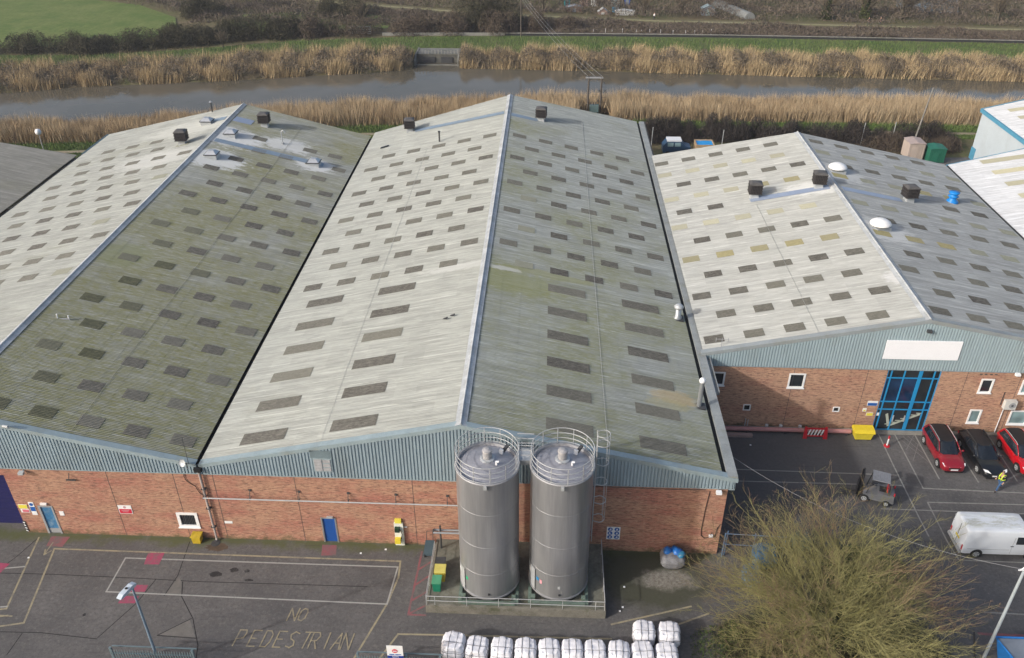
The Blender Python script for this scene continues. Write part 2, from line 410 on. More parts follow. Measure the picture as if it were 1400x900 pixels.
def wall_xz(x0, x1, z0, z1, y, holes, depth=.14, mi=0, b=None):
    """a wall face looking to -y with rectangular openings and their reveals"""
    b = b or MB()
    xs = sorted({x0, x1, *[h[0] for h in holes], *[h[1] for h in holes]}); zs = sorted({z0, z1, *[h[2] for h in holes], *[h[3] for h in holes]})
    for i in range(len(xs) - 1):
        for j in range(len(zs) - 1):
            cx, cz = (xs[i] + xs[i + 1]) / 2, (zs[j] + zs[j + 1]) / 2
            if any(h[0] < cx < h[1] and h[2] < cz < h[3] for h in holes): continue
            b.quad([(xs[i], y, zs[j]), (xs[i + 1], y, zs[j]), (xs[i + 1], y, zs[j + 1]), (xs[i], y, zs[j + 1])], mi)
    for h in holes:
        a, c, e, g = h; d = depth
        b.quad([(a, y, e), (a, y, g), (a, y + d, g), (a, y + d, e)], mi); b.quad([(c, y, e), (c, y + d, e), (c, y + d, g), (c, y, g)], mi)
        b.quad([(a, y, g), (c, y, g), (c, y + d, g), (a, y + d, g)], mi); b.quad([(a, y, e), (a, y + d, e), (c, y + d, e), (c, y, e)], mi)
    return b

def cladding(x0, x1, zlow, zfun, y, pitch=.214, dep=.075):
    """vertical trapezoid ribs; top follows zfun(x)"""
    b = MB(); n = int((x1 - x0) / pitch); prof = [(0, 0), (.58, 0), (.66, 1), (.92, 1)]
    pts = []
    for i in range(n + 1):
        for (u, t) in prof:
            x = x0 + (i + u) * pitch
            if x <= x1: pts.append((x, y - dep * (1 - t) * 1.0))
    pts.append((x1, y - dep))
    for (xa, ya), (xb, yb) in zip(pts, pts[1:]):
        b.quad([(xa, ya, zlow), (xb, yb, zlow), (xb, yb, zfun(xb)), (xa, ya, zfun(xa))])
    return b

def window(parent, x0, x1, z0, z1, y, glass, frame=m_whitep, bars=(), sill=True, fw=.09, out=.05, crossbars=()):
    f = MB()
    f.box(x0 - .03, x0 + fw, y - out, y + .1, z0, z1); f.box(x1 - fw, x1 + .03, y - out, y + .1, z0, z1)
    f.box(x0 + fw, x1 - fw, y - out, y + .1, z1 - fw, z1 + .02); f.box(x0 + fw, x1 - fw, y - out, y + .1, z0, z0 + fw)
    for bx in bars: f.box(bx - .03, bx + .03, y - out + .01, y + .08, z0 + fw, z1 - fw)
    fr = f.build('window', frame, parent)
    MB().box(x0 + fw, x1 - fw, y + .03, y + .05, z0 + fw, z1 - fw).build('pane', glass, fr)
    if sill: MB().box(x0 - .08, x1 + .08, y - out - .07, y - out + .002, z0 - .07, z0 + .012).build('sill', frame, fr)
    return fr

def vergeband(b, xa, za, xb, zb, y, h=.30, out=.14, inn=.30):
    """flashing that covers the gable edge: a front face and a top lip"""
    n = 1
    p = [(xa, y - out, za + .07), (xb, y - out, zb + .07), (xb, y - out, zb + .07 - h), (xa, y - out, za + .07 - h)]
    b.quad(p[::-1]); b.quad([(xa, y - out, za + .07), (xb, y - out, zb + .07), (xb, y + inn, zb + .09), (xa, y + inn, za + .09)])
    b.quad([(xa, y - out, za + .07 - h), (xb, y - out, zb + .07 - h), (xb, y - .0, zb + .07 - h), (xa, y - .0, za + .07 - h)])
    b.quad([(xa, y + inn, za + .09), (xb, y + inn, zb + .09), (xb, y + inn, zb + .0), (xa, y + inn, za + .0)])

def ridge(parent, x, z, y0, y1, s, w_=.36):
    b = MB(); n = int((y1 - y0) / 1.022); st = (y1 - y0) / n
    for i in range(n):
        a = y0 + i * st; c = a + st + .05 * (i < n - 1); e = .0 + .010 * (i % 2)
        b.quad([(x - w_, a, z - w_ * s + .055 + e), (x, a, z + .10 + e), (x, c, z + .10 + e), (x - w_, c, z - w_ * s + .055 + e)][::-1])
        b.quad([(x, a, z + .10 + e), (x + w_, a, z - w_ * s + .055 + e), (x + w_, c, z - w_ * s + .055 + e), (x, c, z + .10 + e)][::-1])
    b.path([(x, y0, z + .115), (x, y1, z + .115)], .06, 6)
    return b.build('ridge_cap', m_ridge, parent)

# ================================================================== MIDDLE WAREHOUSE
XL, XE, ZE, ZR = -16.93, 17.055, 6.68, 10.404
mid = thing('warehouse', 'long middle warehouse with two steel silos standing at its brick gable', 'warehouse', (0, 32, 0))
sML = Slope(-.05, ZR - .01, XL + .12, ZE + .03, .0, 66.1, 61.9); sMR = Slope(.05, ZR - .01, 16.2, 6.87, .0, 66.1, 66.9)
sML.sheet('roof', m_roofML, mid); sMR.sheet('roof', m_roofMR, mid)
ridge(mid, 0, ZR, -.12, 66.1, .218)
holes_m = [(-9.55, -8.63, 0, 2.22)]
b = wall_xz(XL + .02, 16.66, 0, 6.0, 0, holes_m); b.build('front_wall', m_brick, mid)
b = MB(); b.quad([(16.66, 0, 0), (16.66, 66.9, 0), (16.66, 66.9, 6.9), (16.66, 0, 6.9)]); b.build('side_wall', m_brick, mid)
b = MB(); b.quad([(16.66, 66.8, 0), (XL, 61.8, 0), (XL, 61.8, 6.5), (0, 66, 10.2), (16.66, 66.8, 6.6)]); b.build('rear_wall', m_clad, mid)
zg = lambda x: (ZR - .218 * abs(x)) + .0
cladding(XL + .05, 16.95, 5.94, zg, -.05).build('gable_cladding', m_clad, mid)
b = MB(); vergeband(b, XL + .1, ZE - .02, 0, ZR - .02, -.0); vergeband(b, 0, ZR - .02, XE + .1, ZE - .02, -.0); b.build('verge_flashing', m_flash, mid)
b = MB(); b.box(XL + .02, 16.95, -.11, -.02, 5.86, 5.93); b.build('drip_flashing', m_flash, mid)
b = MB(); b.box(16.20, 16.50, .1, 66.9, 6.60, 6.66); b.build('gutter', m_gutter, mid)
b = MB()
for i in range(22):
    a = -.1 + i * 3.05; 
    if a > 66: break
    b.box(16.50, 17.12, a, min(a + 3.02, 66.9), 6.45, 6.90 + .006 * (i % 2))
b.build('parapet_cap', m_cap, mid)
b = MB(); b.box(16.7, 17.08, 0, 13.4, 5.7, 6.44); b.build('side_fascia', m_clad, mid)
b = MB(); b.box(17.16, 17.42, 8.9, 13.2, 6.5, 6.62); b.box(17.40, 17.46, 8.9, 13.2, 6.5, 6.78); b.build('side_gutter', m_cap, mid)
# far edge: bolted trim
b = MB(); 
for i in range(26): y = 54 + i * .5; b.box(17.12, 17.26, y, y + .25, 6.5, 6.95)
b.build('edge_cleats', m_dgrey, mid)
MB().box(-9.5, -8.68, .04, .09, .03, 2.17).build('door', m_blue, mid)
b = MB(); b.box(-9.60, -9.5, -.03, .1, 0, 2.26); b.box(-8.68, -8.58, -.03, .1, 0, 2.26); b.box(-9.5, -8.68, -.03, .1, 2.17, 2.26); b.build('door_frame', m_galv, mid)
MB().box(-9.15, -8.75, -.16, -.02, 2.33, 2.42).build('door_lamp', m_lgrey, mid)
# louvre vent and patched panel in the gable
b = MB(); b.box(-9.42, -8.22, -.16, -.09, 6.42, 7.52); lv = b.build('vent_frame', m_flash, mid)
b = MB()
for i in range(4): b.box(-9.34, -8.86, -.19, -.163, 6.50 + i * .24, 6.50 + i * .24 + .225)
for i in range(3): b.box(-8.80, -8.32, -.20, -.163, 6.52 + i * .33, 6.52 + i * .33 + .24)
b.build('louvres', M('vent_grey', (.36, .36, .37), .6, 0, .25, 3), lv)
MB().box(-9.55, -8.18, -.14, -.10, 7.54, 8.14).build('blanking_plate', M('plate_blue_grey', (.15, .20, .22), .6), mid)
its = []
k = 0
for r in range(10):
    y = 21.95 + 3.33 * r
    off = 0 if r % 2 == 1 else 1.46
    for j in range(5):
        x = 1.68 + off + 2.92 * j
        if x > 15.3: continue
        its.append((sML, -x, y, 1.5, 7 * PITCH, m_rl_dark)); its.append((sMR, x, y, 1.5, 7 * PITCH, m_rl_faint2 if (r in (0, 2, 4) and j == 0) else m_rl_dark))
for r in range(6):
    y = 1.82 + 3.43 * r
    for x in (-13.05, -7.03): its.append((sML, x, y, 3.0, 8 * PITCH, m_rl_dark))
    for x in (6.66, 12.62): its.append((sMR, x, y, 3.0, 8 * PITCH, m_rl_dark))
place_lights(mid, its)
def seam(parent, s, x, y0, y1, mat, name='lap_seam_sealant'):
    b = MB(); y = y0
    while y < y1:
        e = y1; xx = x + rnd.uniform(-.012, .012)
        b.add([(xx - .014, y, s.z(xx) + .052), (xx + .014, y, s.z(xx) + .052), (xx + .02, e, s.z(xx) + .052), (xx - .02, e, s.z(xx) + .052)], [(0, 1, 2, 3)]); y = e + rnd.random() * 1.3
    return b.build(name, mat, parent)
m_seam = M('seam_sealant', (.24, .24, .20), .8, 0, .4, 2, dirt=((.32, .32, .28), .9)); m_seamp = M('seam_pale', (.40, .405, .38), .8, 0, .4, 2, dirt=((.33, .34, .31), .9))
seam(mid, sML, -8.9, 0.5, 52, m_seamp); seam(mid, sMR, 9.0, .5, 62, m_seamp)
def strip(parent, s, x0, x1, y, d=.95, mat=None):
    n = 10; b = MB(); vs = []
    for i in range(n + 1):
        x = x0 + (x1 - x0) * i / n
        vs += [(x, y - d / 2, s.z(x) + .05), (x, y + d / 2, s.z(x) + .05)]
    b.add(vs, [(2 * i, 2 * i + 2, 2 * i + 3, 2 * i + 1) for i in range(n)])
    return b.build('replacement_sheet', mat, parent)
m_newsheet = M('new_blue_grey_sheet', (.24, .31, .38), .45, .1, .15, 1.2, dirt=((.3, .32, .33), .5)); m_newsheet2 = M('new_lilac_sheet', (.30, .36, .47), .4, .1, .12, 1.2, dirt=((.4, .42, .44), .4))
strip(mid, sML, -11.3, -.45, 59.3, 1.0, m_newsheet); strip(mid, sMR, .45, 3.6, 58.7, 1.0, m_newsheet)
# brick movement joints
for x in (-16.2, -10.9, -3.3): MB().box(x, x + .03, -.006, -.002, 0, 5.85).build('movement_joint', m_dgrey, mid)

# ================================================================== LEFT WAREHOUSE
XRL, XLL = -32.604, -50.1
lef = thing('warehouse', 'mossy left warehouse with blue shuttered loading opening in its brick front', 'warehouse', (-33, 30, 0))
sLL = Slope(XRL - .05, ZR - .01, XLL + .15, ZE + .05, .0, 61.2, 60.0); sLR = Slope(XRL + .05, ZR - .01, XL - .16, ZE + .03, .0, 61.2, 60.6)
sLL.sheet('roof', m_roofLL, lef); sLR.sheet('roof', m_roofLR, lef)
sl = (ZR - ZE) / (XL - XRL)
ridge(lef, XRL, ZR, -.12, 61.2, sl)
hl = [(-36.5, -30.1, 0, 5.2), (-28.6, -27.68, 0, 2.52), (-19.3, -17.9, 1.0, 2.33)]
b = wall_xz(XLL, XL - .02, 0, 6.0, 0, hl, .14); b.build('front_wall', m_brick, lef)
b = MB()   # the loading recess
b.quad([(-30.1, .14, 0), (-30.1, .9, 0), (-30.1, .9, 5.2), (-30.1, .14, 5.2)][::-1]); b.quad([(-36.5, .14, 5.2), (-30.1, .14, 5.2), (-30.1, .9, 5.2), (-36.5, .9, 5.2)])
b.build('recess_wall', m_brick, lef)
b = MB()
for i in range(40): z = .0 + i * .13; b.box(-36.5, -30.12, .80 - .02 * (i % 2), .9, z, z + .13)
b.build('roller_shutter', m_navy, lef)
b = MB(); b.quad([(XLL, 60.4, 0), (XL, 60.4, 0), (XL, 60.4, 6.5), (XRL, 60.9, 10.2), (XLL, 60, 6.5)]); b.build('rear_wall', m_clad, lef)
zgl = lambda x: ZR - (sl * (x - XRL) if x > XRL else (ZR - ZE) / (XRL - XLL) * (XRL - x))
cladding(XLL, XL - .05, 5.94, zgl, -.05).build('gable_cladding', m_clad, lef)
b = MB(); vergeband(b, XLL, ZE - .02, XRL, ZR - .02, -.0); vergeband(b, XRL, ZR - .02, XL - .1, ZE - .02, -.0); b.build('verge_flashing', m_flash, lef)
MB().box(XLL, XL - .02, -.11, -.02, 5.86, 5.93).build('drip_flashing', m_flash, lef)
b = MB(); b.box(XL - .26, XL + .23, -.1, 60.5, ZE - .30, ZE - .25); b.box(XL - .26, XL - .22, -.1, 60.5, ZE - .25, ZE + .02); b.build('valley_gutter', m_gutter, lef)
b = MB(); b.box(XLL - .25, XLL + .16, 0, 60.2, ZE - .1, ZE - .06); b.build('eaves_gutter', m_gutter, lef)
b = MB(); b.box(XLL - .10, XLL + .2, 53.2, 60.0, ZE - .2, ZE + .1); b.build('gutter_end', M('gutter_teal', (.05, .09, .11), .6), lef)
MB().box(-28.52, -27.76, .04, .09, .45, 2.44).build('door', M('worn_blue_door', (.045, .17, .33), .6, 0, .35, 3, dirt=((.25, .32, .36), .6)), lef)
MB().box(-28.52, -27.76, .03, .10, .03, .45).build('kick_plate', m_grey, lef)
b = MB(); b.box(-28.66, -28.52, -.03, .1, 0, 2.56); b.box(-27.76, -27.64, -.03, .1, 0, 2.56); b.box(-28.52, -27.76, -.03, .1, 2.44, 2.56); b.build('door_frame', m_grey, lef)
window(lef, -19.28, -17.92, 1.02, 2.31, -.0, m_glass, fw=.17, bars=())
b = MB()
for i in range(9): x = -19.05 + i * .11; b.box(x, x + .03, .012, .028, 1.2, 2.13)
b.build('window_grille', m_dgrey, lef)
its = []
def put(s, x, y, m_=None, w_=1.5, d=7): its.append((s, x, y, w_, d * PITCH, m_ or m_rl_dark))
for r in range(15):
    y = 1.72 + 3.345 * r; o = 0 if r % 2 == 0 else 1.45
    if 43 < y < 51.5 and r == 14: pass
    for j in range(6):
        x = -18.45 - o - 2.9 * j
        if x < -31.4: continue
        if r >= 14 and x < -28.5: continue
        put(sLR, x, y, m_rl_green if (x < -26.5 and y < 32) or (x < -23 and 20 < y < 24) else m_rl_dark, 1.45)
for x in (-19.6, -22.4, -28.0): put(sLR, x, 52.0)
for r in range(11):
    y = 51.9 - 3.33 * r; o = 0 if r % 2 == 0 else 1.5
    for j in range(5):
        x = -34.1 - o - 3.0 * j
        if x < -48.6 or (r == 0 and j == 0): continue
        put(sLL, x, y, m_rl_faint2 if (j == 0 and r % 3 == 1) else m_rl_dark, 1.45)
place_lights(lef, its)
seam(lef, sLR, -24.9, .5, 58, m_seam)
strip(lef, sLR, -32.0, -20.2, 48.9, 1.0, m_newsheet); strip(lef, sLR, -32.1, -30.0, 56.0, 1.5, m_newsheet2); strip(lef, sLL, -33.2, -35.3, 56.2, 1.2, m_newsheet)
for x in (-23.2, -18.8): MB().box(x, x + .03, -.006, -.002, 0, 5.85).build('movement_joint', m_dgrey, lef)

# ================================================================== RIGHT WAREHOUSE (OFFICES)
YF, X3R, X3L, X3E, Z3R, Z3E = 13.53, 32.895, 16.95, 50.013, 10.327, 6.973
rig = thing('warehouse', 'pale roofed right warehouse with blue glazed entrance and blank white signboard', 'warehouse', (33, 34, 0))
s3 = (Z3R - Z3E) / (X3R - 16.683)
sRL = Slope(X3R - .05, Z3R - .01, X3L, Z3R - s3 * (X3R - X3L), YF, 53.6, 54.4); sRR = Slope(X3R + .05, Z3R - .01, X3E - .2, Z3E + .03, YF, 53.6, 52.9)
sRL.sheet('roof', m_roofRL, rig); sRR.sheet('roof', m_roofRR, rig); ridge(rig, X3R, Z3R, YF - .12, 53.6, s3)
EN0, EN1 = 30.98, 34.95
hr = [(17.4, 18.86, 4.0, 5.27), (23.68, 24.93, 3.94, 5.3), (20.64, 21.21, 1.65, 2.23), (27.57, 28.08, 1.72, 2.2), (EN0, EN1, 0, 6.0),
      (38.06, 39.04, 3.89, 5.2), (38.03, 38.96, .96, 2.28), (41.12, 42.6, .92, 2.29), (41.13, 42.5, 3.9, 5.2)]
wall_xz(16.7, X3E, 0, 6.0, YF, hr, .18).build('front_wall', m_brick_office, rig)
b = MB(); b.quad([(16.7, 54.2, 0), (16.7, 54.2, 6.9), (X3R, 53.5, 10.2), (X3E, 52.7, 6.9), (X3E, 52.7, 0)]); b.build('rear_wall', m_clad, rig)
b = MB(); b.quad([(X3E, YF, 0), (X3E, 52.7, 0), (X3E, 52.7, 6.9), (X3E, YF, 6.9)]); b.build('side_wall', m_clad, rig)
zgr = lambda x: Z3R - (s3 * (X3R - x) if x < X3R else (Z3R - Z3E) / (X3E - X3R) * (x - X3R))
cladding(16.75, X3E, 5.94, zgr, YF - .05).build('gable_cladding', m_clad_office, rig)
b = MB(); vergeband(b, 16.75, zgr(16.75) - .02, X3R, Z3R - .02, YF); vergeband(b, X3R, Z3R - .02, X3E, Z3E - .02, YF); b.build('verge_flashing', M('verge_grey', (.27, .30, .31), .6, 0, .15, .8, dirt=((.25, .25, .2), .5)), rig)
MB().box(16.75, X3E, YF - .11, YF - .02, 5.86, 5.93).build('drip_flashing', m_flash, rig)
for (a, c, e, g), gl in zip(hr[:2] + hr[5:], (m_glass, m_glass, m_glass, m_glass_pale, m_glass_pale, m_glass_pale)): window(rig, a + .03, c - .03, e + .02, g - .02, YF, gl, fw=.10)
for (a, c, e, g) in hr[2:4]: window(rig, a + .02, c - .02, e + .01, g - .01, YF, m_void, fw=.05, sill=False)
MB().box(30.2, 35.7, YF - .19, YF - .12, 6.93, 8.57).build('signboard', M('blank_signboard', (.86, .87, .90), .45, 0, .03, 1), rig)
# glazed entrance
b = MB()
tz = [0.05, 2.05, 2.80, 5.05, 5.95]; tx = [31.0, 31.30, 32.28, 33.48, 34.50, 34.93]
for i, x in enumerate(tx): wd = .13 if i == 3 else .045; b.box(x - wd, x + wd, YF + .02, YF + .14, 0, 6.0)
for z in tz:
    for xa, xb in zip(tx, tx[1:]): b.box(xa + .13 if xa == 33.48 else xa + .045, xb - .13 if xb == 33.48 else xb - .045, YF + .03, YF + .12, z - .045, z + .045)
en = b.build('entrance_frame', m_blueframe, rig)
k = 0
for j in range(4):
    for i in range(5):
        g = m_glass_blue if (j == 2 and i in (1, 2, 0)) or (j == 1 and i == 4) else m_glass
        MB().box(tx[i] + .05, tx[i + 1] - .05, YF + .075, YF + .095, tz[j] + .05, tz[j + 1] - .05).build('pane', g, en)
MB().box(32.33, 32.42, YF - .02, YF + .02, .9, 1.5).build('door_handle', m_lgrey, en); MB().box(33.2, 33.28, YF - .02, YF + .02, .9, 1.5).build('door_handle', m_lgrey, en)
# staircase visible low in the glazing: reflected as pale treads just inside
b = MB()
for i in range(7): b.box(31.9 + i * .36, 32.35 + i * .36, YF + .055, YF + .07, .55 + i * .19, .62 + i * .19)
b.prism([(31.75, YF + .055, 1.55), (31.92, YF + .055, 1.65), (32.3, YF + .055, .45), (32.12, YF + .055, .35)], (0, .012, 0)); b.prism([(32.25, YF + .055, .35), (34.4, YF + .055, 1.55), (34.4, YF + .055, 1.75), (32.25, YF + .055, .55)], (0, .012, 0))
b.build('stair_stringer', M('stair_cream', (.42, .45, .38), .5), en)
b = MB(); b.box(30.8, 35.1, 13.0, 13.5, .004, .05); b.build('door_step', m_concrete, rig)
for x in (24.0, 29.5, 36.9, 40.9): MB().box(x, x + .03, YF - .006, YF - .002, 0, 5.85).build('movement_joint', m_dgrey, rig)
b = MB()
for x in (37.8, 38.15, 38.55, 38.9): b.box(x, x + .2, YF - .01, YF - .003, 5.55, 5.65)
b.build('air_brick', m_dgrey, rig)
b = MB(); b.box(17.5, 30.9, YF - .45, YF - .01, .0, .10); b.box(35.1, 49, YF - .35, YF - .01, .0, .10); b.build('plinth_kerb', m_concrete, rig)
its = []
kinds = ['d', 'c', 'd', 'c', 'd', 'f', 'd', 'o', 'd', 'd', 'd', 'd']
mk = dict(d=m_rl_dark, c=m_rl_faint, f=m_rl_faint, o=m_rl_ochre)
for r, kd in enumerate(kinds):
    y = 51.35 - 3.30 * r; o = 0 if r % 2 == 0 else 0
    xs = [17.75 + 2.95 * j for j in range(5)]
    if r in (2, 6, 8, 10): xs = [19.38 + 2.88 * j for j in range(5)]
    if r == 4: xs = [18.6, 21.6]
    if r in (9, 7, 11): xs = [17.95 + 2.95 * j for j in range(5)]
    for j, x in enumerate(xs):
        if x > 32.2: continue
        mm = mk[kd]
        if r == 3: mm = m_rl_ochre if j >= 3 else m_rl_faint
        put(sRL, x, y, mm, 1.45)
for r in range(12):
    y = 51.35 - 3.29 * r; o = 0 if r % 2 == 1 else 1.55
    for j in range(6):
        x = 34.3 + o + 2.9 * j
        if x > 49: continue
        mm = m_rl_dark
        if r in (1, 5): mm = m_rl_faint2
        if r == 3: mm = m_rl_ochre if j in (0, 3, 4) else m_rl_faint2
        if r == 4 and j < 3: continue
        if r == 7: mm = m_rl_ochre if j < 3 else m_rl_faint2
        put(sRR, x if r != 0 else x - 1.4, y, mm, 1.5)
place_lights(rig, its)
seam(rig, sRL, 25.3, YF + .3, 37, m_seamp)
strip(rig, sRL, 24.9, 32.3, 38.2, .95, m_newsheet2); strip(rig, sRR, 33.5, 39.4, 37.9, 1.0, m_newsheet2)

# ================================================================== OTHER BUILDINGS
far = thing('warehouse', 'dark grey corrugated roof of a warehouse at the far left edge', 'warehouse', (-58, 40, 0))
sF = Slope(-68, 10.38, -50.6, ZE + .02, 5, 51.2, 52.9); sF.sheet('roof', m_roofFL, far)
Slope(-68, 10.38, -86, ZE, 5, 51.2, 50).sheet('roof', m_roofFL, far)
b = MB(); b.quad([(-86, 51, 0), (-50.6, 52.6, 0), (-50.6, 52.6, 6.5), (-68, 51.1, 10.2), (-86, 50, 6.5)]); b.build('rear_wall', m_clad, far)
b = MB(); b.quad([(-86, 5, 0), (-86, 5, 6.6), (-68, 5, 10.3), (-50.6, 5, 6.6), (-50.6, 5, 0)]); b.build('front_wall', m_brick, far)

whi = thing('warehouse', 'white roofed warehouse beside the right eaves with long cream rooflights', 'warehouse', (58, 34, 0))
sW = Slope(68, 6.99 + .174 * 17.9, 50.1, 6.99, YF, 55.8, 52.8); sW.sheet('roof', m_roofW, whi)
Slope(68, 6.99 + .174 * 17.9, 86, 6.99, YF, 55.8, 58).sheet('roof', m_roofW, whi)
b = MB(); b.box(50.0, 50.16, YF, 52.8, 6.7, 6.94); b.build('gutter', m_dgrey, whi)
m_trim = M('trim_blue', (.08, .27, .40), .5, 0, .1, 1)
b = MB(); b.prism([(50.0, 52.85, 6.98), (68, 55.85, 10.12), (68, 55.85, 9.7), (50.0, 52.85, 6.6)], (0, .14, 0)); b.build('verge_trim', m_trim, whi)
b = MB(); b.quad([(50.1, 52.9, 0), (50.1, 52.9, 6.6), (68, 55.9, 9.8), (86, 58, 6.6), (86, 58, 0)]); b.build('rear_wall', m_white, whi)
b = MB(); b.quad([(50.1, YF, 0), (86, YF, 0), (86, YF, 6.9), (68, YF, 10), (50.1, YF, 6.9)]); b.build('front_wall', m_clad, whi)
its = []
for i in range(12):
    put(sW, 57.9, 52.3 - 3.12 * i, m_rl_cream, 9.0, 7)
place_lights(whi, its)

rea = thing('warehouse', 'tall pale grey shed with blue trim beyond the white roof', 'warehouse', (70, 66, 0))
sR2 = Slope(81, 6.7 + .174 * 18, 62.9, 6.72, 56.5, 77.4, 74.1); sR2.sheet('roof', m_roofW, rea)
Slope(81, 6.7 + .174 * 18, 99, 6.72, 56.5, 77.4, 80).sheet('roof', m_roofW, rea)
m_pale = M('pale_grey_panel', (.46, .52, .56), .5, 0, .06, .5, dirt=((.38, .42, .44), .5))
b = MB()
b.quad([(63, 56.5, 0), (63, 74.0, 0), (63, 74.0, 6.6), (63, 56.5, 6.6)]); b.quad([(63, 74, 0), (63, 74, 6.6), (81, 77.3, 9.6), (99, 80, 6.6), (99, 80, 0)])
b.quad([(63, 56.5, 0), (99, 56.5, 0), (99, 56.5, 6.6), (81, 56.5, 9.7), (63, 56.5, 6.6)]); b.build('wall', m_pale, rea)
b = MB(); b.box(62.72, 62.98, 56.4, 74.2, 6.35, 6.8); b.prism([(62.8, 74.1, 6.80), (81, 77.4, 9.95), (81, 77.4, 9.5), (62.8, 74.1, 6.35)], (0, .16, 0)); b.build('blue_trim', m_trim, rea)
MB().box(62.9, 62.98, 72.8, 74, 0, 1.6).build('door', m_trim, rea)
b = MB(); b.box(62.86, 62.98, 64.5, 65.1, 1.9, 2.3); b.box(62.86, 62.98, 64.7, 64.9, 2.5, 3.3); b.build('vent_pipe', m_dgrey, rea)
its = []
for i in range(6): put(sR2, 69.9, 72.3 - 2.9 * i, m_rl_cream, 9, 7)
place_lights(rea, its)
# ================================================================== ROOF FURNITURE
m_cowl = M('cowl_black', (.055, .05, .05), .6, .2, .3, 3, world=False); m_cowl_t = M('cowl_top', (.11, .105, .10), .6, .2, .3, 3, world=False)
def cowl(loc, rz, label):
    t = thing('roof_cowl', label, 'roof vent', loc, rz, 'black louvred extract cowls on the roofs')
    b = MB(); b.prism([(-.42, -.42, -.25), (.42, -.42, -.25), (.34, -.34, .45), (-.34, -.34, .45)], (0, .76, 0)); b.build('upstand', m_lgrey, t, local=True)
    b = MB(); b.lathe([(.62, .38), (.62, 1.2)], 0, 0, 4)
    for v in range(len(b.v)):  # square, turned to the slope
        pass
    b = MB(); b.box(-.52, .52, -.52, .52, .42, 1.34); b.build('core', m_black, t, local=True)
    b = MB()
    for i in range(8):
        u = -.53 + i * .15
        for sgn in (-1, 1):
            b.box(u, u + .07, sgn * .56 - .05, sgn * .56 + .05, .40, 1.36); b.box(sgn * .56 - .05, sgn * .56 + .05, u, u + .07, .40, 1.36)
    for z in (.42, .72, 1.02, 1.32):
        b.box(-.64, .64, -.64, -.615, z, z + .05); b.box(-.64, .64, .615, .64, z, z + .05); b.box(-.64, -.615, -.6, .6, z, z + .05); b.box(.615, .64, -.6, .6, z, z + .05)
    b.build('louvres', m_cowl, t, local=True)
    b = MB(); b.lathe([(.88, 1.36), (.86, 1.42), (.55, 1.54), (.02, 1.58)], 0, 0, 4)
    c, s_ = math.cos(PI / 4), math.sin(PI / 4); b.v = [(x * c - y * s_, x * s_ + y * c, z) for x, y, z in b.v]
    b.build('lid', m_cowl_t, t, local=True)
    return t
c0 = cowl((-35.73, 48.9, sLL.z(-35.73) + .1), .1, 'black louvred cowl on the pale slope of the left warehouse roof')
for s_, x, y, l in ((sLR, -28.6, 56, 'black louvred cowl on the mossy slope of the left warehouse roof'), (sML, -12.0, 59.6, 'black louvred cowl on the pale slope of the middle warehouse roof'),
                    (sMR, 4.0, 59.0, 'black louvred cowl on the grey slope of the middle warehouse, beside its ridge'), (sRL, 25.4, 38.8, 'black louvred cowl at the lower end of the lilac sheet on the pale right roof'),
                    (sRL, 31.4, 38.6, 'black louvred cowl close to the ridge on the pale right roof slope'), (sRR, 40.2, 38.2, 'black louvred cowl on the grey right roof, left of the blue turbine vent')):
    dup(c0, (x, y, s_.z(x) + .1), rnd.uniform(-.15, .15), l)
m_dome = M('aluminium_dome', (.50, .52, .54), .35, .5, .15, 2, world=False)
def domevent(loc, label):
    t = thing('dome_rooflight', label, 'roof dome', loc, 0, 'square pyramid domes on the left roof')
    MB().box(-.62, .62, -.58, .58, -.3, .28).build('curb', m_lgrey, t, local=True)
    b = MB(); b.box(-.70, .70, -.66, .66, .28, .36); b.build('rim', m_dgrey, t, local=True)
    b = MB(); b.add([(-.64, -.6, .36), (.64, -.6, .36), (.64, .6, .36), (-.64, .6, .36), (-.30, -.22, .68), (.30, -.22, .68), (.30, .22, .68), (-.30, .22, .68)],
                    [(4, 5, 6, 7), (0, 1, 5, 4), (1, 2, 6, 5), (2, 3, 7, 6), (3, 0, 4, 7)]); b.build('dome', m_dome, t, local=True)
    return t
d0 = domevent((-35.2, 55.4, sLL.z(-35.2) + .1), 'square metal dome on the far pale slope near the ridge')
for x, y, l in ((-30.9, 51.0, 'square metal dome in a white sealant patch behind the blue strip'), (-30.8, 44.5, 'square metal dome in a white sealant patch in front of the blue strip'), (-21.1, 48.5, 'square metal dome standing at the lower end of the blue strip')):
    dup(d0, (x, y, sLR.z(x) + .1), 0, l)
t = thing('vent_pipe', 'swan neck vent pipe in a pale sealant patch on the left roof', 'vent pipe', (-25.5, 52.1, sLR.z(-25.5)))
z = sLR.z(-25.5)
MB().path([(-25.5, 52.1, z), (-25.5, 52.1, z + 1.3), (-25.45, 52.1, z + 1.5), (-25.3, 52.1, z + 1.6), (-25.12, 52.1, z + 1.5), (-25.08, 52.1, z + 1.3)], .06, 8).build('pipe', m_lgrey, t)
MB().lathe([(.18, z - .05), (.16, z + .12)], -25.5, 52.1, 12).build('collar', m_grey, t)
t = thing('chimney_pipe', 'thin dark flue with a cowl at the far verge of the left roof', 'flue', (-36.4, 60.3, 9.4))
MB().path([(-36.4, 60.4, 8.8), (-36.4, 60.4, 10.8)], .09, 8).build('pipe', m_dgrey, t); MB().lathe([(.05, 10.8), (.22, 10.86), (.05, 11.02)], -36.4, 60.4, 10).build('cap', m_grey, t)
t = thing('roof_pipe', 'short dark pipe standing by the far skylights of the middle roof', 'vent pipe', (-7.6, 53.4, 8.7))
MB().path([(-7.6, 53.4, 8.6), (-7.6, 53.4, 9.9)], .09, 8).build('pipe', m_dgrey, t); MB().lathe([(.15, 9.9), (.15, 10.0)], -7.6, 53.4, 10).build('cap', m_black, t)
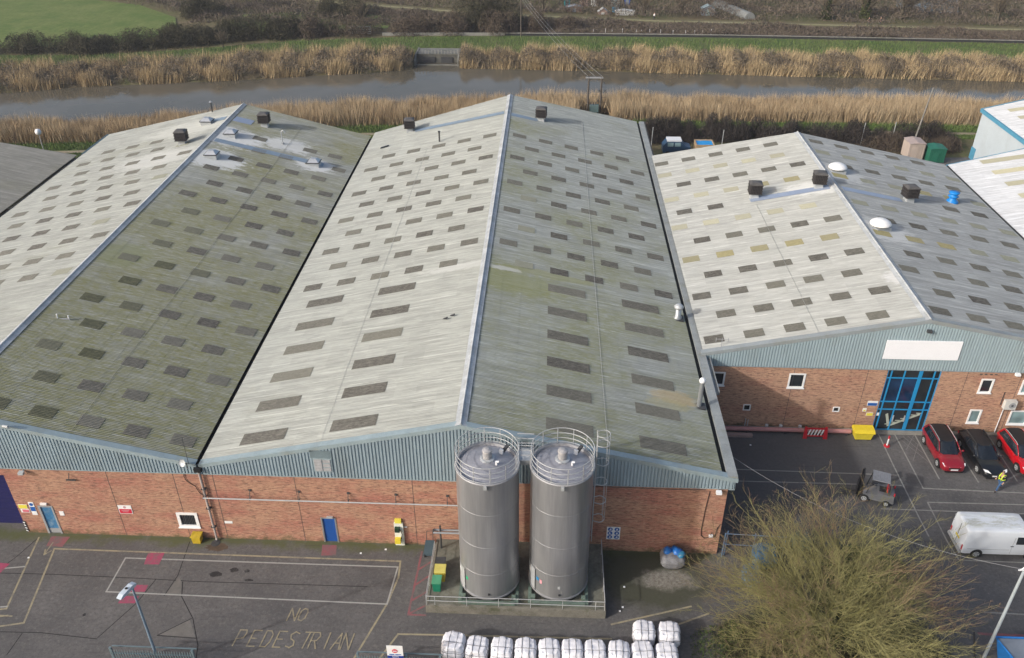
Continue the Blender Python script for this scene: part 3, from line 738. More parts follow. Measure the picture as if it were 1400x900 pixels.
t = thing('loose_slate', 'loose dark roofing offcut lying near the left valley of the middle roof', 'offcut', (-14.4, 55.2, 7.3))
MB().prism([(-14.9, 55.0, 7.22), (-14.0, 55.3, 7.42), (-14.0, 55.3, 7.5), (-14.9, 55.0, 7.3)], (.05, .35, 0)).build('sheet', m_dgrey, t)
for (x, y), l in (((-2.35, 12.75), 'left one of two small dark birds on the pale middle roof'), ((-1.85, 13.05), 'right one of two small dark birds on the pale middle roof')):
    z = sML.z(x) + .12; b = MB()
    b.path([(x - .20, y - .05, z), (x - .08, y - .02, z + .02), (x + .06, y, z + .05), (x + .14, y + .02, z + .12), (x + .19, y + .03, z + .12)], [.02, .07, .08, .05, .01], 8)
    tag(b.build('bird', M('bird_grey', (.06, .06, .065), .8), None, True), l, 'bird', 'birds on the middle roof')
# flues on the middle right eaves
t = thing('flue', 'squat galvanised flue with a cap beside the right parapet of the middle roof', 'flue', (15.6, 18.4, 6.9))
MB().lathe([(.34, 6.85), (.34, 7.15), (.24, 7.25), (.24, 7.95)], 15.6, 18.4, 18).build('pipe', m_galv, t, True); MB().lathe([(.36, 8.0), (.38, 8.12), (.2, 8.3), (.02, 8.34)], 15.6, 18.4, 18).build('cap', m_lgrey, t, True)
MB().box(15.15, 16.05, 17.95, 18.85, 6.85, 7.05).build('flashing', m_dgrey, t)
t = thing('flue', 'tall galvanised flue with a round white cap above the rusty stain', 'flue', (15.7, 6.9, 6.9))
MB().path([(15.68, 6.9, 6.8), (15.68, 6.9, 9.0)], .16, 14).build('pipe', m_galv, t); MB().lathe([(.02, 8.98), (.2, 9.02), (.23, 9.16), (.15, 9.32), (.02, 9.38)], 15.68, 6.9, 14).build('cap', m_white, t, True)
MB().box(15.3, 16.1, 6.55, 7.25, 6.8, 7.03).build('flashing', m_dgrey, t)
# domes of the right roof
def mushroom(x, y, label):
    t = thing('dome_fan', label, 'roof fan', (x, y, sRR.z(x)), 0, 'round white fans on the right roof'); z = .15
    MB().box(-.72, .72, -.72, .72, -.35, .22).build('curb', m_lgrey, t, local=True)
    MB().lathe([(.62, .2), (.62, .42)], 0, 0, 24).build('throat', m_dgrey, t, local=True)
    MB().lathe([(.70, .40), (.92, .36), (.93, .44), (.82, .60), (.55, .76), (.25, .84), (.02, .86)], 0, 0, 28).build('dome', m_whitep, t, True, local=True)
    return t
f0 = mushroom(34.4, 42.9, 'round white fan beside the ridge, nearer the lilac strip sheet end'); f0['label'] = 'farther round white fan, behind the lilac strip on the grey right roof slope'
dup(f0, (34.45, 29.6, sRR.z(34.45)), .3, 'nearer round white fan, by the ochre skylights on the grey right roof slope')
t = thing('turbine_vent', 'bright blue roof turbine vent near the right eaves', 'roof vent', (45.6, 40.6, sRR.z(45.6)))
mb_ = M('vent_blue', (.01, .22, .62), .4, 0, .08, 2); z = sRR.z(45.6)
MB().lathe([(.62, z - .1), (.58, z + .1), (.34, z + .35), (.30, z + .55)], 45.6, 40.6, 18).build('base', mb_, t, True)
MB().lathe([(.44, z + .55), (.52, z + .62), (.36, z + .75), (.36, z + .85), (.5, z + .95), (.52, z + 1.05), (.1, z + 1.1)], 45.6, 40.6, 18).build('head', mb_, t, True)
# small things on roofs
t = thing('aerial_bracket', 'small white twin pipe bracket on the mossy left roof slope', 'bracket', (-30.6, 11.6, sLR.z(-30.6)))
z = sLR.z(-30.6)
b = MB(); b.path([(-31.0, 11.7, z), (-31.0, 11.7, z + .42)], .05, 8); b.path([(-30.2, 11.75, z - .2), (-30.2, 11.75, z + .28)], .05, 8); b.build('stub', m_whitep, t); MB().box(-31.1, -30.1, 11.66, 11.74, z - .02, z + .06).build('bar', m_grey, t)
t = thing('aerial', 'thin three pronged aerial on the pale roof corner beside the parapet', 'aerial', (18.3, 13.9, 7.3))
b = MB(); b.path([(18.3, 13.9, 7.1), (18.3, 13.9, 8.0)], .025, 6); b.path([(17.8, 13.9, 8.0), (18.8, 13.9, 8.0)], .02, 6)
for x in (17.85, 18.3, 18.75): b.path([(x, 13.9, 7.75), (x, 13.9, 8.12)], .018, 6)
b.build('rod', m_grey, t)

# ================================================================== THINGS ON THE WALLS
def tmesh(txt, size, mat, name, parent, x, y, z, flat=False):
    """lettering on a vertical face looking to -y (or flat on the ground)"""
    cu = bpy.data.curves.new('t', 'FONT'); cu.body = txt; cu.size = size; cu.align_x = 'CENTER'; cu.align_y = 'CENTER'; cu.extrude = .002
    o = bpy.data.objects.new('t', cu); COL.objects.link(o); dg = bpy.context.evaluated_depsgraph_get(); dg.update()
    me = bpy.data.meshes.new_from_object(o.evaluated_get(dg)); bpy.data.objects.remove(o)
    me.materials.clear(); me.materials.append(mat)
    for v in me.vertices: v.co = Vector((v.co.x + x, y - v.co.z, v.co.y + z))
    me.name = name; return link(name, me, parent)
def disc(b, x, y, z, r, t=.006, n=20, mi=0):
    b.prism([(x + r * math.cos(2 * PI * i / n), y, z + r * math.sin(2 * PI * i / n)) for i in range(n)], (0, -t, 0), mi)
def sign(label, x0, x1, z0, z1, y, bands, texts=(), group=None):
    t = thing('wall_sign', label, 'sign', ((x0 + x1) / 2, y, z0), 0, group)
    MB().box(x0, x1, y - .025, y - .003, z0, z1).build('board', m_whitep, t)
    for (a, c, e, g, mt, nm) in bands: MB().box(a, c, y - .034, y - .026, e, g).build(nm, mt, t)
    for (s_, sz, mt, x, z) in texts: tmesh(s_, sz, mt, 'lettering', t, x, y - .037, z)
    return t
sign('white notice with a red lower half on the left brick wall', -23.14, -22.24, 2.08, 2.82, 0, [(-23.10, -22.28, 2.12, 2.50, m_signred, 'red_band')], [])
b = MB(); disc(b, -22.69, -.028, 2.66, .10); b.box(-22.95, -22.43, -.038, -.035, 2.36, 2.41); b.box(-22.90, -22.5, -.038, -.035, 2.25, 2.29); o = b.build('faded_print', M('print_pale', (.5, .3, .32), .6), bpy.data.objects['wall_sign'])
s = sign('tall white and blue notice left of the worn blue door', -29.22, -28.86, 1.70, 2.86, 0, [(-29.20, -28.88, 2.06, 2.44, m_signblue, 'blue_band')])
b = MB(); disc(b, -29.04, -.03, 2.66, .13); b.build('pictogram', m_signblue, s)
sign('yellow notice above a pink one by the loading opening', -29.98, -29.36, 2.26, 2.62, 0, [(-29.96, -29.38, 2.28, 2.60, m_signyellow, 'yellow_panel')])
sign('pink notice below the yellow one by the loading opening', -29.92, -29.32, 1.90, 2.22, 0, [(-29.80, -29.36, 1.94, 2.18, M('pink_sign', (.6, .16, .2), .5), 'pink_panel')])
sign('small white notice right of the worn blue door', -27.32, -27.02, 1.72, 2.10, 0, [])
sign('small white plate low on the wall right of the downpipe', -16.14, -15.62, 1.46, 1.66, 0, [])
b = MB(); b.box(-28.36, -27.92, -.12, -.003, 2.70, 2.84); tag(b.build('wall_lamp', m_whitep), 'slim white lamp above the worn blue door', 'lamp')
s = sign('board of six round blue safety symbols right of the silos', 9.30, 10.18, 1.08, 2.2, 0, [])
b = MB(); c = MB()
for i in range(2):
    for j in range(3):
        x, z = 9.52 + i * .44, 1.30 + j * .35; disc(b, x, -.028, z, .16)
        disc(c, x + rnd.uniform(-.03, .03), -.035, z + .02, .055); c.box(x - .06, x + .06, -.042, -.036, z - .09, z - .045)
b.build('symbol_disc', m_signblue, s); c.build('pictogram', m_white, s)
# chevron strip at the loading door edge
t = thing('edge_guard', 'black and white striped edge guard at the loading opening', 'edge guard', (-30.05, 0, 0))
MB().box(-30.10, -29.99, -.05, -.003, .12, 1.10).build('guard', m_black, t)
b = MB()
for i in range(4): b.prism([(-30.11, -.056, .2 + i * .25), (-29.98, -.056, .14 + i * .25), (-29.98, -.056, .25 + i * .25), (-30.11, -.056, .31 + i * .25)], (0, .005, 0))
b.build('stripes', m_white, t)
# facade pipe on brackets
t = thing('service_pipe', 'long pale pipe on brackets across the middle brick wall', 'pipe', (-9, 0, 3.8))
b = MB(); b.path([(-17.0, -.35, 4.02), (-.3, -.35, 4.02)], .045, 8); b.build('pipe', m_lgrey, t)
for x in (-17.0, -13.93, -10.71, -7.5, -4.4, -1.07):
    b = MB(); b.box(x - .02, x + .02, -.40, -.003, 3.93, 3.97); b.prism([(x - .02, -.06, 4.55), (x - .02, -.003, 4.6), (x - .02, -.33, 3.97), (x - .02, -.38, 3.97)][::-1], (.04, 0, 0)); b.box(x - .09, x + .09, -.05, -.003, 4.45, 4.6); b.build('bracket', m_dgrey, t)
# downpipe in the valley corner
t = thing('downpipe', 'pale rusty downpipe below the valley gutter', 'downpipe', (-16.9, 0, 0))
MB().path([(-16.93, -.02, 6.3), (-16.93, -.18, 6.1), (-16.93, -.16, 5.7), (-16.9, -.16, .25), (-16.88, -.26, .10)], .075, 10).build('pipe', M('downpipe_pale', (.42, .36, .33), .6, 0, .3, 1.5, dirt=((.22, .1, .06), .6)), t)
b = MB()
for z in (1.2, 2.9, 4.6): b.box(-17.06, -16.76, -.25, -.003, z, z + .06)
b.build('clip', m_dgrey, t); MB().box(-17.15, -16.7, -.35, .05, 6.2, 6.5).build('hopper', m_gutter, t)
t = thing('satellite_dish', 'white satellite dish on the valley corner of the blue gable', 'satellite dish', (-17.6, -.3, 7.1))
b = MB(); b.lathe([(.02, 0), (.12, .02), (.22, .07), (.26, .11), (.24, .09), (.12, .04), (.02, .02)], 0, 0, 20, cap=False)
m3 = Matrix.Translation((-17.62, -.45, 7.1)) @ Matrix.Rotation(math.radians(62), 4, 'X') @ Matrix.Rotation(math.radians(-18), 4, 'Y')
b.v = [tuple(m3 @ Vector(p)) for p in b.v]; b.build('dish', m_lgrey, t, True)
b = MB(); b.path([(-17.62, -.42, 7.05), (-17.6, -.15, 6.8), (-17.6, -.1, 6.3)], .03, 6); b.path([(-17.45, -.15, 6.8), (-17.42, -.15, 8.9)], .018, 6); b.build('mount', m_dgrey, t)
t = thing('wall_cable', 'looped black cable hanging from the satellite dish', 'cable', (-17.4, 0, 4))
P = [(-17.95, -.03, 6.1), (-18.05, -.05, 5.6), (-17.95, -.05, 5.2), (-17.7, -.05, 4.95), (-17.45, -.05, 4.75), (-17.4, -.05, 4.5), (-17.3, -.05, 4.2), (-17.1, -.05, 4.0), (-16.85, -.05, 3.95), (-16.75, -.05, 4.15)]
MB().path(P, .022, 6).build('cable', m_black, t)
def floodlight(x, y, z, label, mat=m_white):
    t = thing('floodlight', label, 'floodlight', (x, y, z), 0, 'small lights on the walls')
    MB().box(x - .03, x + .03, y - .2, y - .003, z - .03, z + .03).build('arm', m_grey, t)
    MB().prism([(x - .17, y - .42, z - .10), (x - .17, y - .18, z - .14), (x - .17, y - .16, z + .08), (x - .17, y - .40, z + .05)], (.34, 0, 0)).build('lamp_head', mat, t)
floodlight(-28.6, 0, 5.72, 'pale floodlight under the left blue cladding above the worn door', m_lgrey)
floodlight(16.05, 0, 5.75, 'white floodlight under the right end of the middle gable')
floodlight(40.4, YF, 5.86, 'white floodlight under the cladding above the air conditioner')
floodlight(32.98, YF, 9.50, 'dark floodlight at the peak of the right gable', m_dgrey)
t = thing('camera', 'pale camera on the verge of the left gable', 'camera', (-28.3, -.2, 8.9))
b = MB(); b.path([(-28.5, -.30, zgl(-28.5) + .15), (-28.1, -.42, zgl(-28.5) + .2)], .09, 8); b.build('housing', m_lgrey, t); MB().path([(-28.5, -.2, zgl(-28.5) - .1), (-28.45, -.3, zgl(-28.5) + .15)], .03, 6).build('mount', m_grey, t)
t = thing('wall_bracket', 'small rusty hook bracket high on the left brick wall', 'bracket', (-26.0, 0, 5.2))
b = MB(); b.path([(-25.6, -.06, 5.6), (-25.6, -.3, 5.2)], .025, 6); b.box(-25.95, -25.3, -.09, -.03, 4.95, 5.05); b.build('hook', m_dgrey, t)
t = thing('wall_cable', 'thin dark cable looping down the right end of the middle brick wall', 'cable', (15.8, 0, 3))
P = [(6.5, -.03, 5.75), (10, -.03, 5.70), (13.5, -.03, 5.66), (15.3, -.03, 5.7)]
MB().path(P, .018, 5).build('cable', m_dgrey, t)
P = [(15.55, -.03, 5.6), (15.45, -.03, 4), (15.4, -.03, 2.2), (15.45, -.03, 1.7), (15.7, -.03, 1.45), (15.95, -.03, 1.55), (16.1, -.03, 1.9), (16.12, -.03, 2.0)]
MB().path(P, .022, 5).build('cable', m_black, t); MB().path([(16.1, -.03, 1.5), (16.35, -.03, 1.6), (16.42, -.03, 2.4), (16.55, -.03, 2.7), (16.9, -.03, 2.7)], .022, 5).build('cable', m_black, t)
t = thing('junction_box', 'small white box on the cable at the corner of the middle wall', 'junction box', (16.05, 0, 1.6)); MB().box(15.95, 16.2, -.12, -.003, 1.62, 1.8).build('box', m_white, t)
# spill station beside the blue door
t = thing('spill_station', 'white and yellow spill kit board with a green pump on the brick wall', 'spill kit', (-4.4, 0, 0))
MB().box(-4.72, -4.12, -.14, -.003, .02, 2.05).build('board', M('spill_white', (.68, .70, .62), .5), t)
MB().box(-4.64, -4.22, -.16, -.02, 2.07, 2.40).build('sign', m_signyellow, t); MB().box(-4.66, -4.34, -.36, -.145, 1.42, 1.78).build('pump', M('pump_dark', (.01, .035, .02), .5), t)
MB().box(-4.70, -4.32, -.42, -.145, .42, .80).build('tray', m_yellow, t); MB().path([(-4.28, -.2, 1.5), (-4.2, -.2, 1.1), (-4.3, -.2, .7)], .03, 6).build('hose', m_black, t)
b = MB(); b.box(-4.16, -3.86, -.07, -.005, 1.62, 1.68); b.build('tap', m_lgrey, t)
t = thing('plastic_crate', 'yellow box standing on the ground left of the downpipe', 'crate', (-18.1, -.3, 0))
b = MB(); b.prism([(-18.42, -.55, 0), (-17.90, -.55, 0), (-17.86, -.55, .55), (-18.46, -.55, .55)], (0, .48, 0)); b.build('tub', M('crate_yellow', (.48, .34, .02), .6, 0, .3, 3), t); MB().box(-18.50, -17.82, -.60, -.02, .55, .62).build('lid', M('crate_lid', (.5, .36, .03), .6, 0, .3, 3), t)
t = thing('outfall_grate', 'round rusty drain grate under the downpipe', 'drain', (-16.9, -.4, 0))
MB().lathe([(.30, .004), (.30, .03), (.24, .035)], -16.9, -.45, 18).build('grate', m_dgrey, t)
# office wall extras
t = thing('air_conditioner', 'grey air conditioning unit on the office wall', 'air conditioner', (40.7, YF - .3, 2.6))
b = MB(); b.box(40.22, 41.10, YF - .45, YF - .10, 2.66, 3.42); b.build('case', M('ac_case', (.55, .55, .52), .5), t)
b = MB(); disc(b, 40.78, YF - .452, 3.04, .26); b.build('fan_grille', m_grey, t); b = MB(); disc(b, 40.78, YF - .46, 3.04, .09); b.build('hub', m_dgrey, t)
for xx in (40.30, 40.98): MB().box(xx, xx + .04, YF - .42, YF, 2.55, 2.65).build('bracket', m_dgrey, t)
MB().box(40.1, 40.14, YF - .05, YF - .002, 2.8, 4.0).build('cable_tray', m_dgrey, t)
MB().path([(40.45, YF - .08, 2.6), (40.45, YF - .08, .1)], .035, 6).build('drain_pipe', m_white, t)
t = thing('pink_pipe', 'fat faded pink pipe lying along the foot of the office wall', 'pipe', (24.5, 12.9, 0))
MB().path([(19.2, 12.85, .34), (29.1, 12.85, .34)], .17, 12).build('pipe', m_pinkpipe, t)
for x in (21, 24, 27, 28.8): MB().box(x - .08, x + .08, 12.7, 13.1, 0, .2).build('saddle', m_dgrey, t)
t = thing('concrete_kerb', 'low pinkish concrete block at the foot of the parapet side', 'kerb', (20, 12.4, 0)); MB().box(18.6, 21.4, 12.15, 12.5, 0, .22).build('block', M('pink_concrete', (.30, .22, .2), .8), t)
t = thing('stub_pipes', 'pair of small vertical stub pipes above the pink pipe', 'pipe', (21, 13.3, .6))
b = MB(); b.path([(20.95, 13.3, .3), (20.95, 13.3, 1.0)], .04, 6); b.path([(21.15, 13.3, .3), (21.15, 13.3, .9)], .04, 6); b.build('pipe', m_lgrey, t)
for i, x in enumerate((22.6, 23.7, 25.2)):
    tag(MB().lathe([(.14, .46), (.14, .60), (.05, .64)], x, 13.1, 10).build('pipe_cap', m_lgrey), ('leftmost', 'middle', 'rightmost')[i] + ' small grey cap standing along the pink pipe', 'pipe cap', 'caps along the pink pipe')
t = thing('road_barrier', 'red and white slatted barrier standing against the pink pipe', 'barrier', (26.2, 12.45, 0))
for x in (25.45, 27.0): MB().prism([(x - .16, 12.2, 0), (x + .16, 12.2, 0), (x + .09, 12.4, 1.0), (x - .09, 12.4, 1.0)], (0, .1, 0)).build('post', m_red, t)
MB().box(25.5, 26.95, 12.36, 12.42, .82, .96).build('rail', m_red, t); MB().box(25.5, 26.95, 12.36, 12.42, .12, .24).build('rail', m_red, t)
b = MB()
for i in range(5): x = 25.62 + i * .25; b.prism([(x, 12.35, .26), (x + .10, 12.35, .26), (x + .24, 12.35, .82), (x + .14, 12.35, .82)], (0, .04, 0))
b.build('slats', m_white, t)
t = thing('grit_bin', 'yellow plastic grit bin left of the glazed entrance', 'grit bin', (29.9, 12.6, 0))
b = MB(); b.prism([(29.30, 12.2, .08), (30.50, 12.2, .08), (30.62, 12.15, .72), (29.18, 12.15, .72)], (0, .72, 0)); b.build('tub', m_yellow, t)
b = MB(); b.prism([(29.12, 12.05, .72), (29.12, 12.95, .72), (29.12, 12.90, .98), (29.12, 12.3, .92), (29.12, 12.05, .78)], (1.56, 0, 0)); b.build('lid', M('grit_lid', (.72, .55, .03), .45, 0, .1, 3), t)
b = MB(); b.box(29.35, 29.6, 12.2, 12.8, 0, .08); b.box(30.2, 30.45, 12.2, 12.8, 0, .08); b.build('foot', m_rubber, t)
sign('blue and white office notice beside the entrance', 30.10, 30.88, 2.40, 2.86, YF, [(30.13, 30.85, 2.42, 2.68, m_signblue, 'blue_band')])
s = sign('tiny warning notice above the yellow one by the entrance', 29.86, 30.16, 1.82, 2.14, YF, [(29.93, 30.10, 1.86, 2.0, m_signyellow, 'warning_triangle')])
sign('plain yellow notice by the entrance', 30.22, 30.74, 1.42, 1.72, YF, [(30.24, 30.72, 1.44, 1.70, m_signyellow, 'yellow_panel')])
sign('small white notice inside the entrance glass', 31.02, 31.24, 1.42, 1.70, YF + .055, [])
def bollard(x, y, label, h=.95):
    t = thing('bollard', label, 'bollard', (x, y, 0), 0, 'red and white posts by the entrance')
    MB().lathe([(.24, .004), (.22, .06), (.08, .09)], x, y, 14).build('base', m_red, t); MB().path([(x, y, .08), (x, y, h)], .055, 10).build('post', m_white, t)
    MB().path([(x, y, h - .22), (x, y, h + .03)], .062, 10).build('collar', m_red, t)
bollard(31.55, 11.6, 'red and white post on the walkway before the glazed entrance')

# ================================================================== SILOS
def steelmat():
    t = NT('brushed_steel'); p = t.coord()
    s1 = t.noise(t.map(p, (1.3, 1.3, .10)), 1.6, 4, .6); s2 = t.noise(t.map(p, (9, 9, .25)), 1.5, 3, .7); s3 = t.noise(p, .45, 3)
    c = t.mix(t.ramp(s1, .3, .7), (.30, .305, .315), (.41, .415, .425)); c = t.mix(t.ramp(s2, .4, .75, 0, .3), c, (.22, .225, .235))
    c = t.mix(t.ramp(s3, .45, .7, 0, .3), c, (.31, .31, .315))
    return t.fin(c, t.ramp(s1, .3, .7, .32, .44), .6, .5)
m_steel = steelmat(); m_weld = M('weld_band', (.36, .36, .37), .45, .5, .1, 3); m_top = M('silo_top', (.36, .36, .39), .5, .35, .2, 1.2, dirt=((.2, .2, .2), .4))
def silo(cx, cy, label, stickers):
    t = thing('silo', label, 'silo', (cx, cy, .6)); r = 1.82; z0, z1 = .95, 10.35
    MB().lathe([(r, z0), (r, z1)], cx, cy, 96, cap=False).build('shell', m_steel, t, True)
    for z in (3.05, 5.35, 7.95): MB().ring(cx, cy, z, r - .006, .018, 96, 6).build('weld_seam', m_weld, t, True)
    MB().lathe([(r + .01, z0 - .03), (r + .05, z0 + .01), (r + .05, z0 + .12), (r + .01, z0 + .14)], cx, cy, 96, cap=False).build('base_ring', m_weld, t)
    MB().lathe([(r + .05, z1 - .08), (r + .06, z1), (r + .02, z1 + .04), (r - .10, z1 + .04), (r - .15, z1 - .12)], cx, cy, 96, cap=False).build('top_rim', M('rim_dull', (.33, .33, .34), .55, .3, .2, 3), t)
    MB().lathe([(r - .14, z1 - .10), (1.1, z1 + .12), (.35, z1 + .26), (.02, z1 + .28)], cx, cy, 64, cap=False).build('lid', m_top, t, True)
    b = MB(); b.lathe([(.42, z1 + .24), (.42, z1 + .32), (.30, z1 + .36)], cx, cy + .1, 28); b.build('filter_flange', m_lgrey, t)
    b = MB(); b.lathe([(.27, z1 + .34), (.27, z1 + .82), (.30, z1 + .84), (.28, z1 + .92), (.1, z1 + 1.0)], cx, cy + .1, 28); b.build('filter', M('filter_grey', (.38, .37, .37), .6, .2, .15, 4), t)
    b = MB(); b.path([(cx + .55, cy - .35, z1 + .15), (cx + .55, cy - .35, z1 + .45), (cx + .68, cy - .38, z1 + .45)], .06, 8); b.build('relief_valve', m_white, t)
    b = MB(); b.prism([(cx + .80, cy + .80, z1 + .18), (cx + 1.05, cy + 1.15, z1 + .38), (cx + 1.05, cy + 1.15, z1 + .5), (cx + .76, cy + .76, z1 + .34)], (.14, -.09, 0)); b.build('hatch', m_dgrey, t)
    b = MB(); b.prism([(cx + .62, cy + .62, z1 + .22), (cx + .82, cy + .5, z1 + .22), (cx + .86, cy + .54, z1 + .5), (cx + .66, cy + .66, z1 + .5)], (.05, .08, 0)); b.build('hatch_cover', m_white, t)
    b = MB()
    for z in (z1 + .42, z1 + .78, z1 + 1.15): b.ring(cx, cy, z, r - .02, .026, 72, 6)
    b.ring(cx, cy, z1 + .12, r + .0, .02, 72, 6); g = b.build('guard_rail', m_rail, t, True)
    for i in range(12):
        a = 2 * PI * (i + .3) / 12; x, y = cx + (r - .02) * math.cos(a), cy + (r - .02) * math.sin(a)
        MB().path([(x, y, z1 - .05), (x, y, z1 + 1.15)], .024, 6).build('baluster', m_rail, t)
    b = MB(); b.box(cx - .09, cx + .09, cy - r - .14, cy - r - .06, z1 - .28, z1 - .02); b.build('lifting_lug', m_lgrey, t)
    b = MB(); a = math.radians(-90 + 2); x, y = cx + (r) * math.cos(a), cy + r * math.sin(a); b.path([(x, y + .03, z0 + .48), (x, y - .07, z0 + .46)], .065, 10); b.build('outlet', m_black, t)
    # curved door at lower left and its labels
    def curved(a0, a1, za, zb, off, mt, nm):
        b = MB(); n = 8; vs = []
        for i in range(n + 1):
            a = math.radians(a0 + (a1 - a0) * i / n)
            for z in (za, zb): vs.append((cx + (r + off) * math.cos(a), cy + (r + off) * math.sin(a), z))
        b.add(vs, [(2 * i, 2 * i + 2, 2 * i + 3, 2 * i + 1) for i in range(n)]); return b.build(nm, mt, t, True)
    curved(188, 218, z0 + .15, z0 + 1.9, .02, m_lgrey, 'inspection_door'); curved(218, 220.2, z0 + .12, z0 + 1.92, .035, m_dgrey, 'door_jamb'); curved(196, 203, z0 + 1.2, z0 + 1.6, .03, m_white, 'door_label')
    for (a0, a1, za, zb, mt) in stickers: curved(a0, a1, z0 + za, z0 + zb, .015, mt, 'sticker')
    # steel base
    b = MB()
    for sx in (-1, 1):
        for sy in (-1, 1): b.box(cx + sx * 1.55 - .13, cx + sx * 1.55 + .13, cy + sy * 1.5 - .13, cy + sy * 1.5 + .13, .605, .92)
    for sx in (-1, 1): b.box(cx + sx * 1.75 - .1, cx + sx * 1.75 + .1, cy - 1.9, cy + 1.9, .61, .80)
    b.box(cx - 1.64, cx + 1.64, cy - 1.98, cy - 1.80, .615, .83); b.build('base_frame', m_steel_frame, t)
    b = MB(); b.lathe([(r - .1, .62), (r - .05, .93)], cx, cy, 48); b.build('skirt', m_dgrey, t)
    return t
mg = M('label_green', (.02, .35, .16), .5); mbl = M('label_blue', (.02, .2, .42), .5); mrp = M('label_red_white', (.62, .3, .34), .5)
silo(1.84, -3.35, 'left steel silo with a green label on its lower shell', [(222, 228, 1.15, 1.40, mg)])
silo(6.13, -3.22, 'right steel silo with blue and red labels on its lower shell', [(222, 228.5, 1.15, 1.42, mbl), (231, 236, 1.02, 1.36, mrp), (268, 273, .98, 1.22, m_lgrey)])
# bridge between the silo tops
t = thing('walkway', 'short railed walkway bridging the two silo tops', 'walkway', (4, -2.6, 10.2))
b = MB(); b.box(3.50, 4.48, -2.95, -1.95, 10.18, 10.26); b.build('deck', m_lgrey, t); b = MB(); b.box(3.50, 4.48, -3.02, -2.96, 10.0, 10.32); b.box(3.50, 4.48, -1.94, -1.88, 10.0, 10.32); b.build('beam', m_galv, t)
for y in (-2.98, -1.92):
    for z in (10.7, 11.05, 11.4): MB().path([(3.5, y, z), (4.48, y, z)], .03, 6).build('rail', m_rail, t)
# caged ladder
t = thing('caged_ladder', 'caged galvanised ladder up the right silo', 'ladder', (8.2, -2.2, .6))
lx, ly = 8.12, -2.25
for dy in (-.22, .22): MB().path([(lx, ly + dy, 3.4), (lx, ly + dy, 11.9)], .028, 6).build('stile', m_rail, t)
b = MB()
for i in range(30): z = 3.5 + i * .28; b.path([(lx, ly - .22, z), (lx, ly + .22, z)], .014, 5)
b.build('rungs', m_rail, t)
for z in (5.2, 6.7, 8.2, 9.7, 11.1, 11.8):
    MB().path([(lx, ly - .24, z)] + [(lx + .36 + .36 * math.cos(a), ly + .36 * math.sin(a), z) for a in np.linspace(-PI / 2, PI / 2, 9)] + [(lx, ly + .24, z)], .026, 6).build('hoop', m_rail, t)
for a in (-.9, 0, .9): MB().path([(lx + .36 + .36 * math.cos(a), ly + .36 * math.sin(a), 5.2), (lx + .36 + .36 * math.cos(a), ly + .36 * math.sin(a), 11.8)], .014, 5).build('cage_bar', m_rail, t)
# plinth
t = thing('silo_plinth', 'mossy raised concrete platform carrying the silos', 'platform', (3.5, -2.8, 0))
m_slab = M('slab_mossy', (.16, .16, .13), .9, 0, .4, .8, .2, dirt=((.045, .05, .025), .9), bump=.3)
b = MB(); b.box(-1.95, 9.0, -5.5, -.02, 0, .598); b.build('slab', m_slab, t)
b = MB(); b.box(-1.98, 9.03, -5.56, -5.38, .02, .66); b.box(-1.98, -1.84, -5.36, -.3, .02, .64); b.box(8.88, 9.03, -5.36, -.3, .02, .64); b.build('upstand', M('plinth_concrete', (.19, .18, .15), .9, 0, .35, 1.6, .2, dirt=((.07, .075, .035), .85), bump=.4), t)
t = thing('safety_railing', 'thin galvanised railing round the silo platform', 'railing', (3.5, -5.5, .6))
for z in (1.02, 1.42): MB().path([(-1.93, -5.47, z), (8.95, -5.47, z)], .022, 6).build('rail', m_rail, t)
for x in (-1.93, -1.4, .55, 2.5, 4.45, 6.4, 8.4, 8.95): MB().path([(x, -5.47, .64), (x, -5.47, 1.42)], .02, 6).build('post', m_rail, t)
for z in (1.42,): MB().path([(8.95, -5.47, z), (8.95, -.4, z)], .03, 6).build('rail', m_rail, t)
for z in (1.02, 1.42): MB().path([(-1.93, -5.47, z), (-1.93, -1.0, z)], .022, 6).build('rail', m_rail, t)
for y in (-4.0, -2.5, -1.0): MB().path([(-1.93, y, .64), (-1.93, y, 1.42)], .02, 6).build('post', m_rail, t); MB().path([(8.95, y, .64), (8.95, y, 1.42)], .02, 6).build('post', m_rail, t)
t = thing('filling_pipes', 'twin horizontal filling pipes on a steel post left of the silos', 'pipe', (-1.3, -.8, .6))
for y, z in ((-.9, 2.1), (-.65, 2.1)): MB().path([(-2.0, y, z), (.2, y, z)], .07, 10).build('pipe', m_galv, t)
b = MB(); b.path([(-1.55, -.78, .6), (-1.55, -.78, 2.6)], .06, 6); b.build('post', m_dgrey, t); MB().path([(-2.05, -.78, 2.1), (-1.95, -.78, 2.1)], .16, 8).build('coupling', m_dgrey, t)
